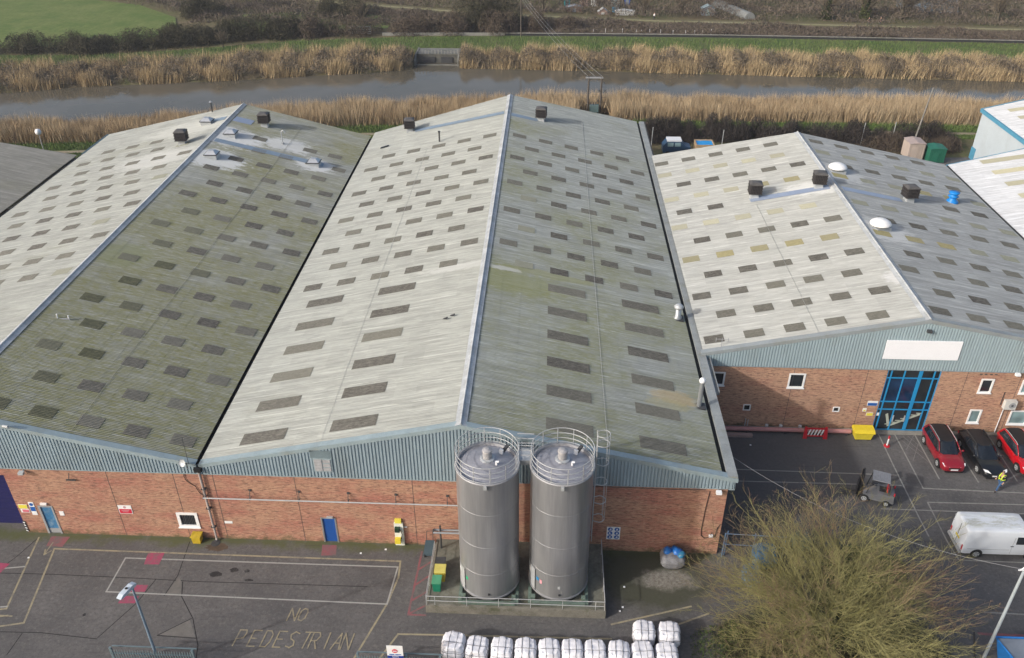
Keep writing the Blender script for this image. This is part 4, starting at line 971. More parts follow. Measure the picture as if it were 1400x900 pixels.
def tub(name, x, y, w_, d, h, mb1, ml, label, z0=.6, cat='bin'):
    t = thing(name, label, cat, (x, y, z0)); a = .04
    b = MB(); b.add([(x - w_ / 2 + a, y - d / 2 + a, z0), (x + w_ / 2 - a, y - d / 2 + a, z0), (x + w_ / 2 - a, y + d / 2 - a, z0), (x - w_ / 2 + a, y + d / 2 - a, z0), (x - w_ / 2, y - d / 2, z0 + h), (x + w_ / 2, y - d / 2, z0 + h), (x + w_ / 2, y + d / 2, z0 + h), (x - w_ / 2, y + d / 2, z0 + h)],
                    [(0, 3, 2, 1), (0, 1, 5, 4), (1, 2, 6, 5), (2, 3, 7, 6), (3, 0, 4, 7), (4, 5, 6, 7)]); b.build('body', mb1, t)
    b = MB(); b.prism([(x - w_ / 2 - .03, y - d / 2 - .03, z0 + h), (x - w_ / 2 - .03, y + d / 2 + .03, z0 + h), (x - w_ / 2 - .03, y + d / 2 + .03, z0 + h + .10), (x - w_ / 2 - .03, y - d / 2 - .03, z0 + h + .05)][::-1], (w_ + .06, 0, 0)); b.build('lid', ml, t)
    return t
tub('waste_bin', -1.42, -4.15, .52, .62, .75, M('bin_green', (.01, .19, .11), .55), M('bin_green_lid', (.07, .27, .15), .6), 'green bin on the silo platform in front of the yellow one')
tub('waste_bin', -1.30, -3.35, .66, .62, .85, M('bin_yellow', (.48, .38, .05), .6), M('bin_yellow_lid', (.52, .46, .12), .6), 'yellow bin on the silo platform behind the green one')
tub('waste_bin', -1.38, -2.55, .6, .6, .62, m_black, m_dgrey, 'black bin on the silo platform behind the yellow one')
t = thing('hand_trolley', 'dark folded sack trolley leaning beside the silo platform', 'trolley', (-2.4, -.6, 0))
b = MB(); b.prism([(-2.75, -1.1, .12), (-2.1, -1.1, .12), (-2.05, -.35, .75), (-2.65, -.35, .75)], (0, .02, .05)); b.build('deck', M('trolley_teal', (.03, .055, .07), .6), t)
b = MB(); b.path([(-2.6, -.35, .7), (-2.55, -.2, 1.5)], .02, 6); b.path([(-2.15, -.35, .7), (-2.15, -.2, 1.5)], .02, 6); b.path([(-2.55, -.2, 1.5), (-2.15, -.2, 1.5)], .02, 6); b.build('handle', m_dgrey, t)
for x in (-2.68, -2.14): MB().path([(x, -1.05, .1), (x + .07, -1.05, .1)], .1, 12).build('wheel', m_rubber, t)

# ================================================================== BULK BAGS
def bagmesh(seed, s=1.):
    g = np.random.default_rng(seed); n = 10; V = {}; F = []; vs = []
    ph = g.random(12) * 6.28
    def shape(u, v, w_, off=0.):
        # unit cube to a soft sack: superellipsoid with pulled up corners
        p = np.array([u, v, w_ * 1.0]); 
        bl = 1 - .085 * (u * u * v * v + u * u * w_ * w_ + v * v * w_ * w_) - .02 * (u * u + v * v)
        q = p * bl; bul = 1 + .085 * (1 - w_ * w_)
        x = q[0] * .62 * bul; y = q[1] * .62 * bul; z = q[2] * .62
        k = .018 * (math.sin(7 * u + ph[0]) * math.sin(6 * v + ph[1]) + math.sin(9 * w_ + 4 * u + ph[2]) + math.sin(11 * v - 6 * w_ + ph[3])) + .012 * math.sin(19 * u + 13 * w_ + ph[4])
        nrm = q / max(1e-6, np.linalg.norm(q)); e = k + off
        x += nrm[0] * e; y += nrm[1] * e; z += nrm[2] * e
        if w_ > .4: z += .14 * (abs(u * v) ** 3) * (w_ - .4) / .6 - .05 * (1 - max(abs(u), abs(v))) 
        return (x, y, z + .60)
    def idx(i, j, k):
        key = (i, j, k)
        if key not in V: V[key] = len(vs); vs.append(shape(-1 + 2 * i / n, -1 + 2 * j / n, -1 + 2 * k / n))
        return V[key]
    for a in range(n):
        for c in range(n):
            for k, fl in ((0, 0), (n, 1)):
                q = [idx(a, c, k), idx(a + 1, c, k), idx(a + 1, c + 1, k), idx(a, c + 1, k)]; F.append(q if fl else q[::-1])
                q = [idx(a, k, c), idx(a + 1, k, c), idx(a + 1, k, c + 1), idx(a, k, c + 1)]; F.append(q[::-1] if fl else q)
                q = [idx(k, a, c), idx(k, a + 1, c), idx(k, a + 1, c + 1), idx(k, a, c + 1)]; F.append(q if fl else q[::-1])
    return vs, F, shape
m_bag = M('woven_white', (.74, .74, .78), .7, 0, .07, 5, .3, world=False, bump=.5); m_strap = M('strap_grey', (.17, .17, .18), .7, 0, .2, 3, world=False)
def bulkbag(loc, rz, label, seed):
    t = thing('bulk_bag', label, 'bulk bag', loc, rz, 'white strapped bulk bags in the row')
    vs, F, sh = bagmesh(seed); b = MB(); b.add(vs, F); b.build('sack', m_bag, t, True, local=True)
    for c in (-.33, .33):
        for ax in (0, 1):
            per = []; N = 14
            for i in range(N): per.append((-1 + 2 * i / N, -1))
            for i in range(N): per.append((1, -1 + 2 * i / N))
            for i in range(N): per.append((1 - 2 * i / N, 1))
            for i in range(N): per.append((-1, 1 - 2 * i / N))
            pts = [sh(c, a, w_, .012) if ax == 0 else sh(a, c, w_, .012) for a, w_ in per]
            if ax == 1 and c > 0: continue
            MB().path(pts, .016, 4, closed=True).build('strap', m_strap, t, local=True)
    per = [(-1 + 2 * i / 14, -1) for i in range(14)] + [(1, -1 + 2 * i / 14) for i in range(14)] + [(1 - 2 * i / 14, 1) for i in range(14)] + [(-1, 1 - 2 * i / 14) for i in range(14)]
    MB().path([sh(a, c, .35, .012) for a, c in per], .016, 4, closed=True).build('strap', m_strap, t, local=True)
    return t
ords = ['first', 'second', 'third', 'fourth', 'fifth', 'sixth', 'seventh', 'eighth', 'ninth', 'tenth']
xs = [.05, 1.42, 2.87, 4.24, 5.60, 6.93, 8.25, 9.62, 10.98, 12.38]
for i, x in enumerate(xs):
    bulkbag((x, -8.5 + rnd.uniform(-.04, .04) + (.12 if i == 0 else 0), 0.0), rnd.uniform(-.09, .09), ('biggest white bulk bag, at the left end of the row' if i == 0 else 'white bulk bag, ' + ords[i] + ' from the left in the front row'), i)
for i, x in enumerate((11.2, 12.68)): bulkbag((x, -7.02, 0), rnd.uniform(-.08, .08), ('left' if i == 0 else 'right') + ' one of two white bulk bags behind the row end', 20 + i)
for o in [o for o in bpy.data.objects if o.get('label', '').startswith('biggest')]: o.scale = (1.06, 1.06, 1.12)
# blue sacks by the wall
t = thing('rubbish_bag', 'crumpled blue and grey sack full of rubble against the brick wall', 'sack', (13.6, -.95, 0))
vs, F, sh = bagmesh(33); b = MB(); b.add([(p[0] * 1.2, p[1] * .95, p[2] * .85) for p in vs], F); o = b.build('sack', M('sack_grey', (.20, .20, .21), .7, 0, .5, 2.5, world=False, dirt=((.10, .09, .07), .7)), t, True, local=True)
for k, (dx, dy, r) in enumerate(((-.28, .12, .3), (.22, .15, .36), (.42, -.12, .24))):
    b = MB(); b.lathe([(r * .9, .75), (r * 1.15, .92), (r * .95, 1.12), (r * .4, 1.22), (.01, 1.25)], dx * 1.2, dy * 1.2, 9)
    b.v = [(x + .05 * math.sin(9 * y + k), y + .05 * math.sin(8 * z * 3 + x * 5), z + .04 * math.sin(12 * x)) for x, y, z in b.v]
    b.build('bundle', M('plastic_blue', (.015, .13, .42), .35, 0, .25, 3, world=False) if k != 2 else M('plastic_teal', (.03, .17, .3), .35, 0, .3, 3, world=False), t, True, local=True)
# ================================================================== GROUND, YARD, MARKINGS
def asphalt():
    t = NT('asphalt'); p = t.coord()
    n1 = t.noise(p, .22, 5, .65); n2 = t.noise(p, 1.4, 4, .7); n3 = t.noise(p, 26, 2, .6); n4 = t.noise(t.map(p, (.5, 2.5, 1)), .5, 4, .7)
    c = t.mix(t.ramp(n1, .32, .68), (.070, .068, .069), (.155, .147, .142)); c = t.mix(t.ramp(n2, .40, .62, 0, .6), c, (.088, .083, .081))
    n6 = t.noise(p, 4.5, 4, .8); c = t.mix(t.ramp(n2, .57, .72, 0, .5), c, (.20, .19, .175)); c = t.mix(t.ramp(n6, .5, .68, 0, .7), c, (.05, .049, .05)); c = t.mix(t.ramp(n6, .43, .3, 0, .55), c, (.225, .215, .20)); c = t.mix(t.ramp(n4, .55, .75, 0, .5), c, (.062, .062, .065)); c = t.mix(t.ramp(n3, .35, .75, 0, .3), c, (.19, .185, .18))
    s = t.n('ShaderNodeSeparateXYZ'); t.l(p, s.inputs[0]); x, y = s.outputs[0], s.outputs[1]
    wob = t.ramp(t.noise(p, .8, 4, .7), .25, .75, -.6, .6)
    # mossy damp strip along the foot of the front wall
    d = t.math('ADD', t.math('ABSOLUTE', t.math('ADD', y, .2)), wob)
    c = t.mix(t.math('MULTIPLY', t.ramp(d, .0, .75, .85, 0), t.ramp(x, 16, 17, 1, 0)), c, (.085, .095, .035))
    # algae plus the silos' shade, both darkened into the asphalt right of the platform
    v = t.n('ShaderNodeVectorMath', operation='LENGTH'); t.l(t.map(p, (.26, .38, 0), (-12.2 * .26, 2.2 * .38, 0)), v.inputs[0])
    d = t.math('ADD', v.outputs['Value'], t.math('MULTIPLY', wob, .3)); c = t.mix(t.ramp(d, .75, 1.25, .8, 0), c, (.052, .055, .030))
    v = t.n('ShaderNodeVectorMath', operation='LENGTH'); t.l(t.map(p, (.42, .95, 0), (-13.2 * .42, 2.35 * .95, 0)), v.inputs[0])
    d = t.math('ADD', v.outputs['Value'], t.math('MULTIPLY', wob, .42)); c = t.mix(t.ramp(d, .55, .95, .85, 0), c, t.mix(t.ramp(n6, .4, .6), (.16, .145, .12), (.30, .28, .245)))
    # darker asphalt tone in the passage
    f = t.math('MULTIPLY', t.ramp(x, 16.5, 18, 0, 1), t.math('MULTIPLY', t.ramp(x, 28, 32.5, 1, 0), t.ramp(y, -2, 3, 0, 1))); c = t.mix(t.math('MULTIPLY', f, .6), c, (.075, .075, .078))
    # bare earth below the tree
    v = t.n('ShaderNodeVectorMath', operation='LENGTH'); t.l(t.map(p, (.14, .2, 0), (-22.5 * .14, 7.4 * .2, 0)), v.inputs[0])
    d = t.math('ADD', v.outputs['Value'], t.math('MULTIPLY', wob, .22)); c = t.mix(t.ramp(d, .78, .98, .95, 0), c, t.mix(t.ramp(n2, .4, .65), (.045, .038, .026), (.05, .065, .025)))
    # light shading marks of tyres
    w_ = t.noise(t.map(p, (.25, 3.2, 1), (4, 1, 0)), 1, 2); c = t.mix(t.ramp(w_, .62, .72, 0, .35), c, (.05, .05, .052))
    t.bump(n3, .25, .01)
    return t.fin(c, t.ramp(n1, .3, .7, .72, .9), 0, .3)
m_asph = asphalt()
def soil():
    t = NT('rough_ground'); p = t.coord(); n1 = t.noise(p, .09, 6, .7); n2 = t.noise(p, .9, 5, .75); n3 = t.noise(p, 4, 3, .7)
    c = t.mix(t.ramp(n1, .4, .6), (.13, .105, .062), (.105, .115, .05)); c = t.mix(t.ramp(n2, .45, .65, 0, .7), c, (.20, .16, .10)); c = t.mix(t.ramp(n3, .5, .7, 0, .5), c, (.06, .05, .035))
    t.bump(n2, .6, .15)
    return t.fin(c, .95, 0, .1)
m_soil = soil()
def interp(pts, x): return float(np.interp(x, [p[0] for p in pts], [p[1] for p in pts]))
NB = [(-300, 62), (-74, 73.4), (-60, 75), (-23, 83.5), (19, 87.5), (44, 87.5), (69, 87), (110, 85.5), (300, 80)]
NW = [(-300, 68), (-77, 80), (-62, 82.5), (-36, 89.5), (-13, 95), (11, 97), (35, 97), (58, 97), (80, 96), (110, 95), (300, 92)]
FW = [(-300, 92), (-90, 101.8), (-78, 106.2), (-57, 110), (-29, 116.7), (-21, 119.6), (-20.8, 124.3), (-12.4, 124.3), (-12.2, 120.6), (-10, 120.4), (11, 119.6), (25, 118.6), (51, 117.2), (90, 115.3), (140, 113), (300, 110)]
FB = [(-300, 98), (-95, 109), (-65, 115.5), (-45, 122), (-25, 123.5), (-21, 123.8), (-20.8, 128.6), (-12.4, 128.6), (-12.2, 123.8), (-10, 123.5), (25, 124), (60, 122), (92, 121), (140, 119), (300, 116)]
xs = sorted(set([-1500, -700, -400] + list(range(-300, 301, 4)) + [-21, -20.8, -12.4, -12.2] + [400, 700, 1500]))
st = []
V = []
for x in xs:
    nb, nw, fw, fb = (interp(q, x) for q in (NB, NW, FW, FB)); fw2 = 0
    row = [(-600, 0), (-60, 0), (50, 0), (nb - 4, 0), (nb, -.1), (nw, -1.25), (nw + 3, -2.4), ((nw + fw) / 2, -2.8), (fw - 3, -2.4), (fw, -1.25), (fw + 1.2, -.55), (fb, .15), (fb + 6, .15), (fb + 40, 0), (230, 0), (700, 0), (2500, 0)]
    V += [(x, y, z) for y, z in row]; nc = len(row)
F = [(i * nc + j, (i + 1) * nc + j, (i + 1) * nc + j + 1, i * nc + j + 1) for i in range(len(xs) - 1) for j in range(nc - 1)]
b = MB(); b.add(V, F); tag(b.build('ground', m_soil), kind='structure')
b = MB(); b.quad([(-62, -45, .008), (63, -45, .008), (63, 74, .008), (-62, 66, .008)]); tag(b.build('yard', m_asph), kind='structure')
def water():
    t = NT('river_water'); p = t.coord(); n = t.noise(t.map(p, (.25, .9, 1)), 1.2, 4, .65); n2 = t.noise(p, .06, 3)
    t.bump(n, .06, .05); t.b.inputs['IOR'].default_value = 1.333
    return t.fin(t.mix(t.ramp(n2, .35, .65), (.085, .076, .055), (.12, .108, .085)), t.ramp(n2, .35, .65, .03, .09), 0, .5)
m_water = water()
b = MB(); b.quad([(-400, 60, -1.2), (400, 60, -1.2), (400, 136, -1.2), (-400, 136, -1.2)]); tag(b.build('river', m_water), kind='structure')
def paint(name, col, wear=.5):
    t = NT(name); p = t.coord(); n = t.noise(p, 1.6, 5, .75); n3 = t.noise(p, 14, 2)
    c = t.mix(t.ramp(n3, .3, .7), [k * .85 for k in col], col); c = t.mix(t.ramp(n, wear, wear + .2, 0, .75), c, (.13, .125, .12))
    return t.fin(c, .8, 0, .2)
p_yel = paint('worn_yellow_line', (.34, .30, .20), .46); p_wht = paint('worn_white_line', (.36, .36, .34), .55); p_pink = paint('worn_pink_paint', (.36, .07, .13), .46); p_let = paint('worn_ochre_lettering', (.33, .285, .19), .46)
p_faint = paint('faint_line', (.24, .235, .22), .45); p_pinkf = paint('faint_pink_paint', (.27, .10, .11), .42); p_crack = paint('tar_joint', (.028, .027, .027), .7)
def lines(name, segs, wd, mat, z=.014, closed=False):
    b = MB()
    for pl in segs:
        for (xa, ya), (xb, yb) in zip(pl, pl[1:]):
            dx, dy = xb - xa, yb - ya; L = math.hypot(dx, dy); nx, ny = -dy / L * wd / 2, dx / L * wd / 2; ex, ey = dx / L * wd * .45, dy / L * wd * .45
            b.quad([(xa - nx - ex, ya - ny - ey, z), (xb - nx + ex, yb - ny + ey, z), (xb + nx + ex, yb + ny + ey, z), (xa + nx - ex, ya + ny - ey, z)]); z += .00015
    return tag(b.build(name, mat), kind='structure')
lines('yellow_lines', [[(-29.1, -.45), (-28.05, -6.35), (-31, -6.9)], [(-27.53, -1.4), (-26.4, -7.35), (-30, -8.2)], [(-27.53, -1.4), (-4.2, -1.52), (-4.12, -2.9), (-4.5, -5.0), (-5.9, -9.4)],
                       [(-4.4, -9.2), (-3.45, -7.2), (-.9, -7.15), (9.3, -7.0)], [(9.4, -5.95), (14.4, -4.4)], [(11.0, -6.9), (15.4, -4.9)]], .12, p_yel)
lines('white_lines', [[(-22.42, -2.0), (-4.3, -2.02)], [(-22.42, -2.0), (-22.44, -4.8), (-4.5, -5.02), (-4.3, -2.1)], [(-29.9, -3.2), (-28.7, -3.0)], [(-28.1, -6.2), (-29.8, -6.4)]], .10, p_wht, .0165)
lines('pink_hatching', [[(-2.9, -.66), (-3.06, -5.75), (-2.0, -5.75)], [(-2.95, -2.2), (-2.1, -1.4)], [(-3.0, -3.5), (-2.1, -2.6)], [(-3.02, -4.7), (-2.1, -3.9)], [(-3.05, -5.7), (-2.05, -5.0)]], .13, p_pinkf, .0125)
b = MB()
for q in ([(-21.1, -1.5), (-20.0, -1.46), (-19.98, -2.45), (-20.97, -2.49)], [(-21.11, -4.2), (-19.99, -4.16), (-20.0, -4.72), (-21.1, -4.76)], [(-21.3, -5.1), (-20.2, -5.06), (-20.25, -5.62), (-21.3, -5.66)], [(-31.6, -2.7), (-29.8, -2.8), (-30.2, -4.3), (-31.6, -4.3)]):
    b.quad([(x, y, .019) for x, y in q][::-1])
tag(b.build('pink_squares', p_pink), kind='structure')
b = MB()
for q in ([(-9.68, -.3), (-8.69, -.3), (-8.56, -1.2), (-9.53, -1.25)], [(-28.3, -.3), (-27.0, -.3), (-27.1, -1.2), (-28.2, -1.2)]): b.quad([(x, y, .0125) for x, y in q][::-1])
tag(b.build('faded_pink_patches', p_pinkf), kind='structure')
# painted words
GL = {'N': [[(0, 0), (0, 1), (.8, 0), (.8, 1)]], 'O': [[(.1, .1), (0, .4), (.05, .8), (.3, 1), (.6, .95), (.75, .7), (.7, .25), (.45, 0), (.1, .1)]], 'P': [[(0, 0), (0, 1), (.65, 1), (.75, .8), (.65, .5), (0, .42)]],
      'E': [[(.75, 1), (0, 1), (0, 0), (.7, 0)], [(0, .5), (.6, .5)]], 'D': [[(0, 0), (0, 1), (.45, 1), (.75, .8), (.75, .3), (.5, 0), (0, 0)]], 'F': [[(.75, 1), (0, 1), (0, 0)], [(0, .5), (.6, .5)]],
      'S': [[(.8, .9), (.4, 1), (.05, .8), (.2, .55), (.6, .4), (.7, .15), (.4, 0), (0, .08)]], 'T': [[(0, 1), (.9, 1)], [(.45, 1), (.3, 0)]], 'R': [[(0, 0), (0, 1), (.6, 1), (.75, .78), (.55, .5), (0, .48)], [(.35, .48), (.75, 0)]],
      'I': [[(.3, 0), (.3, 1)]], 'A': [[(0, 0), (.55, 1), (.8, 0)], [(.2, .38), (.68, .38)]]}
def word(xs_, s, y0, h, wd, slant=.28):
    out = []
    for x, ch in zip(xs_, s):
        for pl in GL[ch]: out.append([(x + a * wd + c * h * slant * .45, y0 + c * h) for a, c in pl])
    return out
segs = word((-10.42, -9.80), 'NO', -6.50, .92, .60) + word((-13.15, -12.30, -11.52, -10.75, -10.0, -9.15, -8.65, -7.85, -7.30, -6.72), 'PEDESTRIAN', -8.42, 1.12, .62)
lines('painted_words', segs, .085, p_let, .0215)
lines('painted_arrows', [[(-27.9, -.9), (-27.95, -1.9)], [(-28.1, -1.5), (-27.95, -1.95), (-27.65, -1.6)], [(-29.7, -7.4), (-27.7, -6.85)], [(-29.1, -6.85), (-27.4, -6.9)]], .09, p_yel, .0225)
# bays of the car park
lines('car_park_lines', [[(31.37, 13.0), (31.31, 9.23), (31.28, 3.9), (31.3, 2.2)], [(32.63, 13.1), (32.63, 6.92), (39.7, 6.72), (46, 6.6)], [(34.18, 13.0), (34.18, 7.99)], [(36.84, 12.69), (36.9, 7.75)], [(39.87, 12.3), (39.78, 7.98)], [(42.6, 12.3), (42.55, 7.9)]], .10, paint('car_park_line', (.30, .295, .27), .5), .0115)
lines('lane_lines', [[(32.42, 5.48), (39.2, 5.5), (46, 5.4)], [(32.42, 5.48), (32.36, 1.79), (32.5, .12), (36.7, .06), (40, .0)], [(19.27, 8.41), (31.14, 8.26)], [(19.04, 7.13), (31.14, 7.16)], [(28.94, 4.68), (38.73, 4.59)], [(32.4, -4.1), (36.7, -4.2)]], .10, paint('lane_line', (.29, .285, .26), .5), .0195)
lines('hatch_lines', [[(33.2, 12.8), (34.0, 10.9)], [(33.6, 12.8), (34.1, 11.7)], [(32.8, 12.6), (34.1, 9.8)], [(32.9, 11.2), (34.1, 13.0)], [(33.0, 10.0), (34.1, 12)]], .04, p_faint, .0095)
lines('red_line', [[(31.4, -5.7), (36, -5.75)]], .18, p_pinkf, .0095)
lines('tar_joints', [[(-30.5, -3.6), (-26.5, -3.55), (-20.6, -3.65), (-16.8, -3.75), (-6, -3.7)], [(-18.7, -.4), (-18.4, -3.3), (-18.65, -4.95)], [(-19.7, -3.7), (-20.15, -5.6), (-21.4, -8.2)], [(-17.9, -3.8), (-17.5, -5.0), (-16.2, -6.6), (-15.2, -8.5), (-14.9, -9.8)], [(-16.3, -6.6), (-17.9, -7.9)], [(-17.9, -7.9), (-15.5, -8.0)],
                     [(-31, -8.1), (-25, -8.0), (-21.4, -8.3)], [(-26.1, -8.1), (-26.2, -9.6)], [(-29.1, -.4), (-29.7, -2.2), (-30.4, -3.6)]], .055, p_crack, .0088)
b = MB()
def blot(b, cx, cy, rx, ry, z=.0105, n=14):
    b.quad([(cx + rx * math.cos(2 * PI * i / n) * (1 + .2 * math.sin(3 * i)), cy + ry * math.sin(2 * PI * i / n) * (1 + .15 * math.sin(2 * i + 1)), z) for i in range(n)])
for q in ((-14.9, -2.7, .28, .2), (-14.05, -2.75, .18, .14), (-16.0, -3.1, .42, .22), (-13.7, -3.5, .3, .1), (-23.0, -6.6, .1, .12)): blot(b, *q)
tag(b.build('oil_spots', paint('oil_spot', (.035, .034, .034), .5)), kind='structure')
b = MB(); b.quad([(-17.85, -7.85, .0105), (-15.55, -7.95, .0105), (-16.35, -6.7, .0105)]); b.quad([(-18.6, -4.9, .0105), (-17.6, -4.9, .0105), (-17.95, -3.85, .0105), (-18.3, -3.4, .0105)]); tag(b.build('repair_patches', M('patch_asphalt', (.15, .142, .13), .9, 0, .2, 2)), kind='structure')
blotb = MB(); blot(blotb, -16.7, -.8, .75, .36, .0112, 20); tag(blotb.build('rust_stain', M('rust_stain', (.085, .06, .04), .8, 0, .4, 3)), kind='structure')
b = MB()
for i, (x, y) in enumerate(((-28.9, -2.3), (10.1, -4.7), (10.3, -3.1), (21.0, 11.2), (9.9, -5.0), (-5.4, -.6), (-7, -1.0))): b.box(x, x + .12, y, y + .1, .009, .05)
tag(b.build('litter', m_white), kind='stuff')

# ================================================================== VEHICLES
def loft(b, secs, mi=0, cap=True):
    n = len(secs[0]); vs = [p for s in secs for p in s]
    fs = [(i * n + j, (i + 1) * n + j, (i + 1) * n + (j + 1) % n, i * n + (j + 1) % n) for i in range(len(secs) - 1) for j in range(n)]
    if cap: fs += [tuple(range(n)), tuple((len(secs) - 1) * n + j for j in range(n))[::-1]]
    b.add(vs, fs, mi)
def bodysec(x, hw, zb, zt, sh=.86, tum=.96):
    h = zt - zb
    half = [(hw * .80, zb), (hw * .95, zb + .05), (hw, zb + h * .22), (hw * 1.0, zb + h * .55), (hw * .985, zb + h * .78), (hw * .95, zt - h * .08), (hw * sh, zt - .012), (hw * .5, zt + .012), (0, zt + .02)]
    return [(x, y, z) for y, z in half] + [(x, -y, z) for y, z in half[-2::-1]]
def wheel(t, x, y, r, w_=.2):
    s = 1 if y > 0 else -1
    b = MB(); b.path([(x, y - w_ / 2, r), (x, y + w_ / 2, r)], r, 24); wl = b.build('wheel', m_rubber, t, local=True)
    b = MB(); b.path([(x, y + s * w_ * .36, r), (x, y + s * (w_ / 2 + .012), r)], r * .62, 16); b.build('rim', m_lgrey, wl, local=True).location = (0, 0, 0)
    b = MB()
    for k in range(5): a = k * 2 * PI / 5; b.prism([(x + math.cos(a) * r * .12 - math.sin(a) * .02, y + s * (w_ / 2 + .014), r + math.sin(a) * r * .12 + math.cos(a) * .02), (x + math.cos(a + .35) * r * .52, y + s * (w_ / 2 + .014), r + math.sin(a + .35) * r * .52), (x + math.cos(a + .85) * r * .52, y + s * (w_ / 2 + .014), r + math.sin(a + .85) * r * .52)], (0, s * .004, 0))
    b.build('spoke_gap', m_black, wl, local=True)
def car(label, loc, rz, L, W, H, paint_, zbelt, prof, gh, roofmat_, rails=None, wr=.33, name='parked_car'):
    """prof: (x fraction, half width fraction, z top, z bottom) from tail to nose; gh: greenhouse corner x (rear base, rear top, front top, front base)"""
    t = thing(name, label, 'car', loc, rz, 'parked cars in front of the office')
    hw = W / 2; b = MB(); loft(b, [bodysec(L * (fx - .5), hw * fw, zb, zt) for fx, fw, zt, zb in prof]); o = b.build('body', paint_, t, local=True); smooth_by_angle(o, 40)
    r0, r1, f1, f0 = [L * (q - .5) for q in gh]; zb_, zt_ = zbelt - .03, H - .035
    wb, wt = hw * .93, hw * .70
    N = 9; secs = []
    for i in range(N):       # glass volume, sectioned vertically so the sides curve in
        f = i / (N - 1); e = f ** .9
        xa = r0 + (r1 - r0) * e; xb = f0 + (f1 - f0) * e; y = wb + (wt - wb) * f ** 1.25; z = zb_ + (zt_ - zb_) * f
        secs.append([(xa, -y * .9, z), (xa + (xb - xa) * .08, -y, z), (xa + (xb - xa) * .5, -y * 1.015, z), (xb - (xb - xa) * .12, -y * .985, z), (xb + .04, -y * .62, z), (xb + .07, 0, z), (xb + .04, y * .62, z), (xb - (xb - xa) * .12, y * .985, z), (xa + (xb - xa) * .5, y * 1.015, z), (xa + (xb - xa) * .08, y, z), (xa, y * .9, z), (xa - .03, 0, z)])
    b = MB(); loft(b, secs); o = b.build('glass', m_glass_car, t, local=True); smooth_by_angle(o, 40)
    # roof panel
    b = MB(); n = 7; rs = []
    for i in range(n):
        u = i / (n - 1); x = r1 - .10 + (f1 - r1 + .12) * u; k = 1 - .10 * abs(2 * u - 1) ** 3; dz = -.05 * abs(2 * u - 1) ** 2
        rs.append([(x, -wt * 1.06 * k, H - .07 + dz), (x, -wt * .98 * k, H - .02 + dz), (x, -wt * .5, H + .012 + dz), (x, 0, H + .02 + dz), (x, wt * .5, H + .012 + dz), (x, wt * .98 * k, H - .02 + dz), (x, wt * 1.06 * k, H - .07 + dz), (x, 0, H - .08 + dz)])
    loft(b, rs); smooth_by_angle(b.build('roof', roofmat_, t, local=True), 50)
    # pillars and cant rails
    for s in (-1, 1):
        MB().path([(f0 - .02, s * wb * .97, zb_ + .02), ((f0 + f1) / 2, s * (wb + wt) / 2 * .985, (zb_ + zt_) / 2 + .03), (f1 - .03, s * wt * 1.03, zt_ - .02), ((r1 + f1) / 2, s * wt * 1.07, zt_ + .005), (r1, s * wt * 1.03, zt_ - .02), ((r0 + r1) / 2 + .02, s * (wb + wt) / 2 * .95, (zb_ + zt_) / 2), (r0 + .02, s * wb * .90, zb_ + .02)], [.035, .035, .04, .035, .06, .085, .09], 8).build('pillar', paint_, t, True, local=True)
        xm = (r1 + f1) / 2; MB().path([(xm, s * wb * 1.0, zb_ + .0), (xm, s * wt * 1.05, zt_ - .03)], .032, 6).build('door_pillar', m_black, t, local=True)
        if rails: MB().path([(r1 + .1, s * wt * 1.0, H - .02), (r1 + .3, s * wt * .98, H + .05), (f1 - .25, s * wt * .98, H + .05), (f1 - .02, s * wt * 1.0, H - .03)], .022, 6).build('roof_rail', rails, t, local=True)
        MB().path([(f0 - .32, s * (wb + .02), zbelt + .05), (f0 - .30, s * (wb + .2), zbelt + .10), (f0 - .34, s * (wb + .22), zbelt + .12)], [.04, .08, .06], 8).build('mirror', paint_, t, True, local=True)
        for x in (-L * .5 + L * .19, L * .5 - L * .2):
            b = MB(); b.path([(x, s * (hw - .10), wr), (x, s * (hw + .004), wr)], wr + .065, 24); b.build('wheel_arch', m_black, t, local=True); wheel(t, x, s * (hw - .08), wr)
        b = MB(); zt = prof[-2][2]; b.prism([(L * .5 - .05, s * hw * .42, .66), (L * .5 - .20, s * hw * .86, .72), (L * .5 - .42, s * hw * .93, .80), (L * .5 - .28, s * hw * .60, .78)], (.04, 0, .012)); b.build('headlight', m_whitep, t, local=True)
        b = MB(); b.box(-L * .5 - .004, -L * .5 + .16, s * hw * .80 - .1, s * hw * .80 + .1, .72, .90); b.build('tail_light', m_red, t, local=True)
        MB().box(-.2, .2, s * (hw + .002) - .01, s * (hw + .002) + .01, .28, .32).build('sill_trim', m_black, t, local=True)
    MB().box(L * .5 - .06, L * .5 + .008, -hw * .45, hw * .45, .44, .62).build('grille', m_black, t, local=True)
    MB().box(L * .5 + .004, L * .5 + .022, -.26, .26, .40, .51).build('number_plate', m_whitep, t, local=True)
    MB().box(L * .5 - .12, L * .5 + .004, -hw * .7, hw * .7, .20, .32).build('bumper_intake', m_black, t, local=True)
    return t
def carpaint(name, col):
    t = NT(name); n = t.noise(t.coord(False), 1.2, 3); t.b.inputs['Coat Weight'].default_value = .8; t.b.inputs['Coat Roughness'].default_value = .06
    return t.fin(t.mix(t.ramp(n, .3, .7), [c * .9 for c in col], [c * 1.1 for c in col]), .32, .15, .5)
pr_red, pr_blk, pr_scar = carpaint('paint_dark_red', (.27, .008, .018)), carpaint('paint_black', (.008, .009, .011)), carpaint('paint_bright_red', (.50, .006, .014))
suv = [(0, .80, .95, .38), (.02, .90, 1.02, .28), (.08, .96, 1.04, .22), (.2, 1, 1.03, .2), (.4, 1, 1.0, .2), (.6, 1, .99, .2), (.72, .99, .98, .2), (.82, .97, .93, .2), (.90, .93, .86, .2), (.96, .86, .78, .22), (.99, .76, .70, .27), (1.0, .66, .60, .32)]
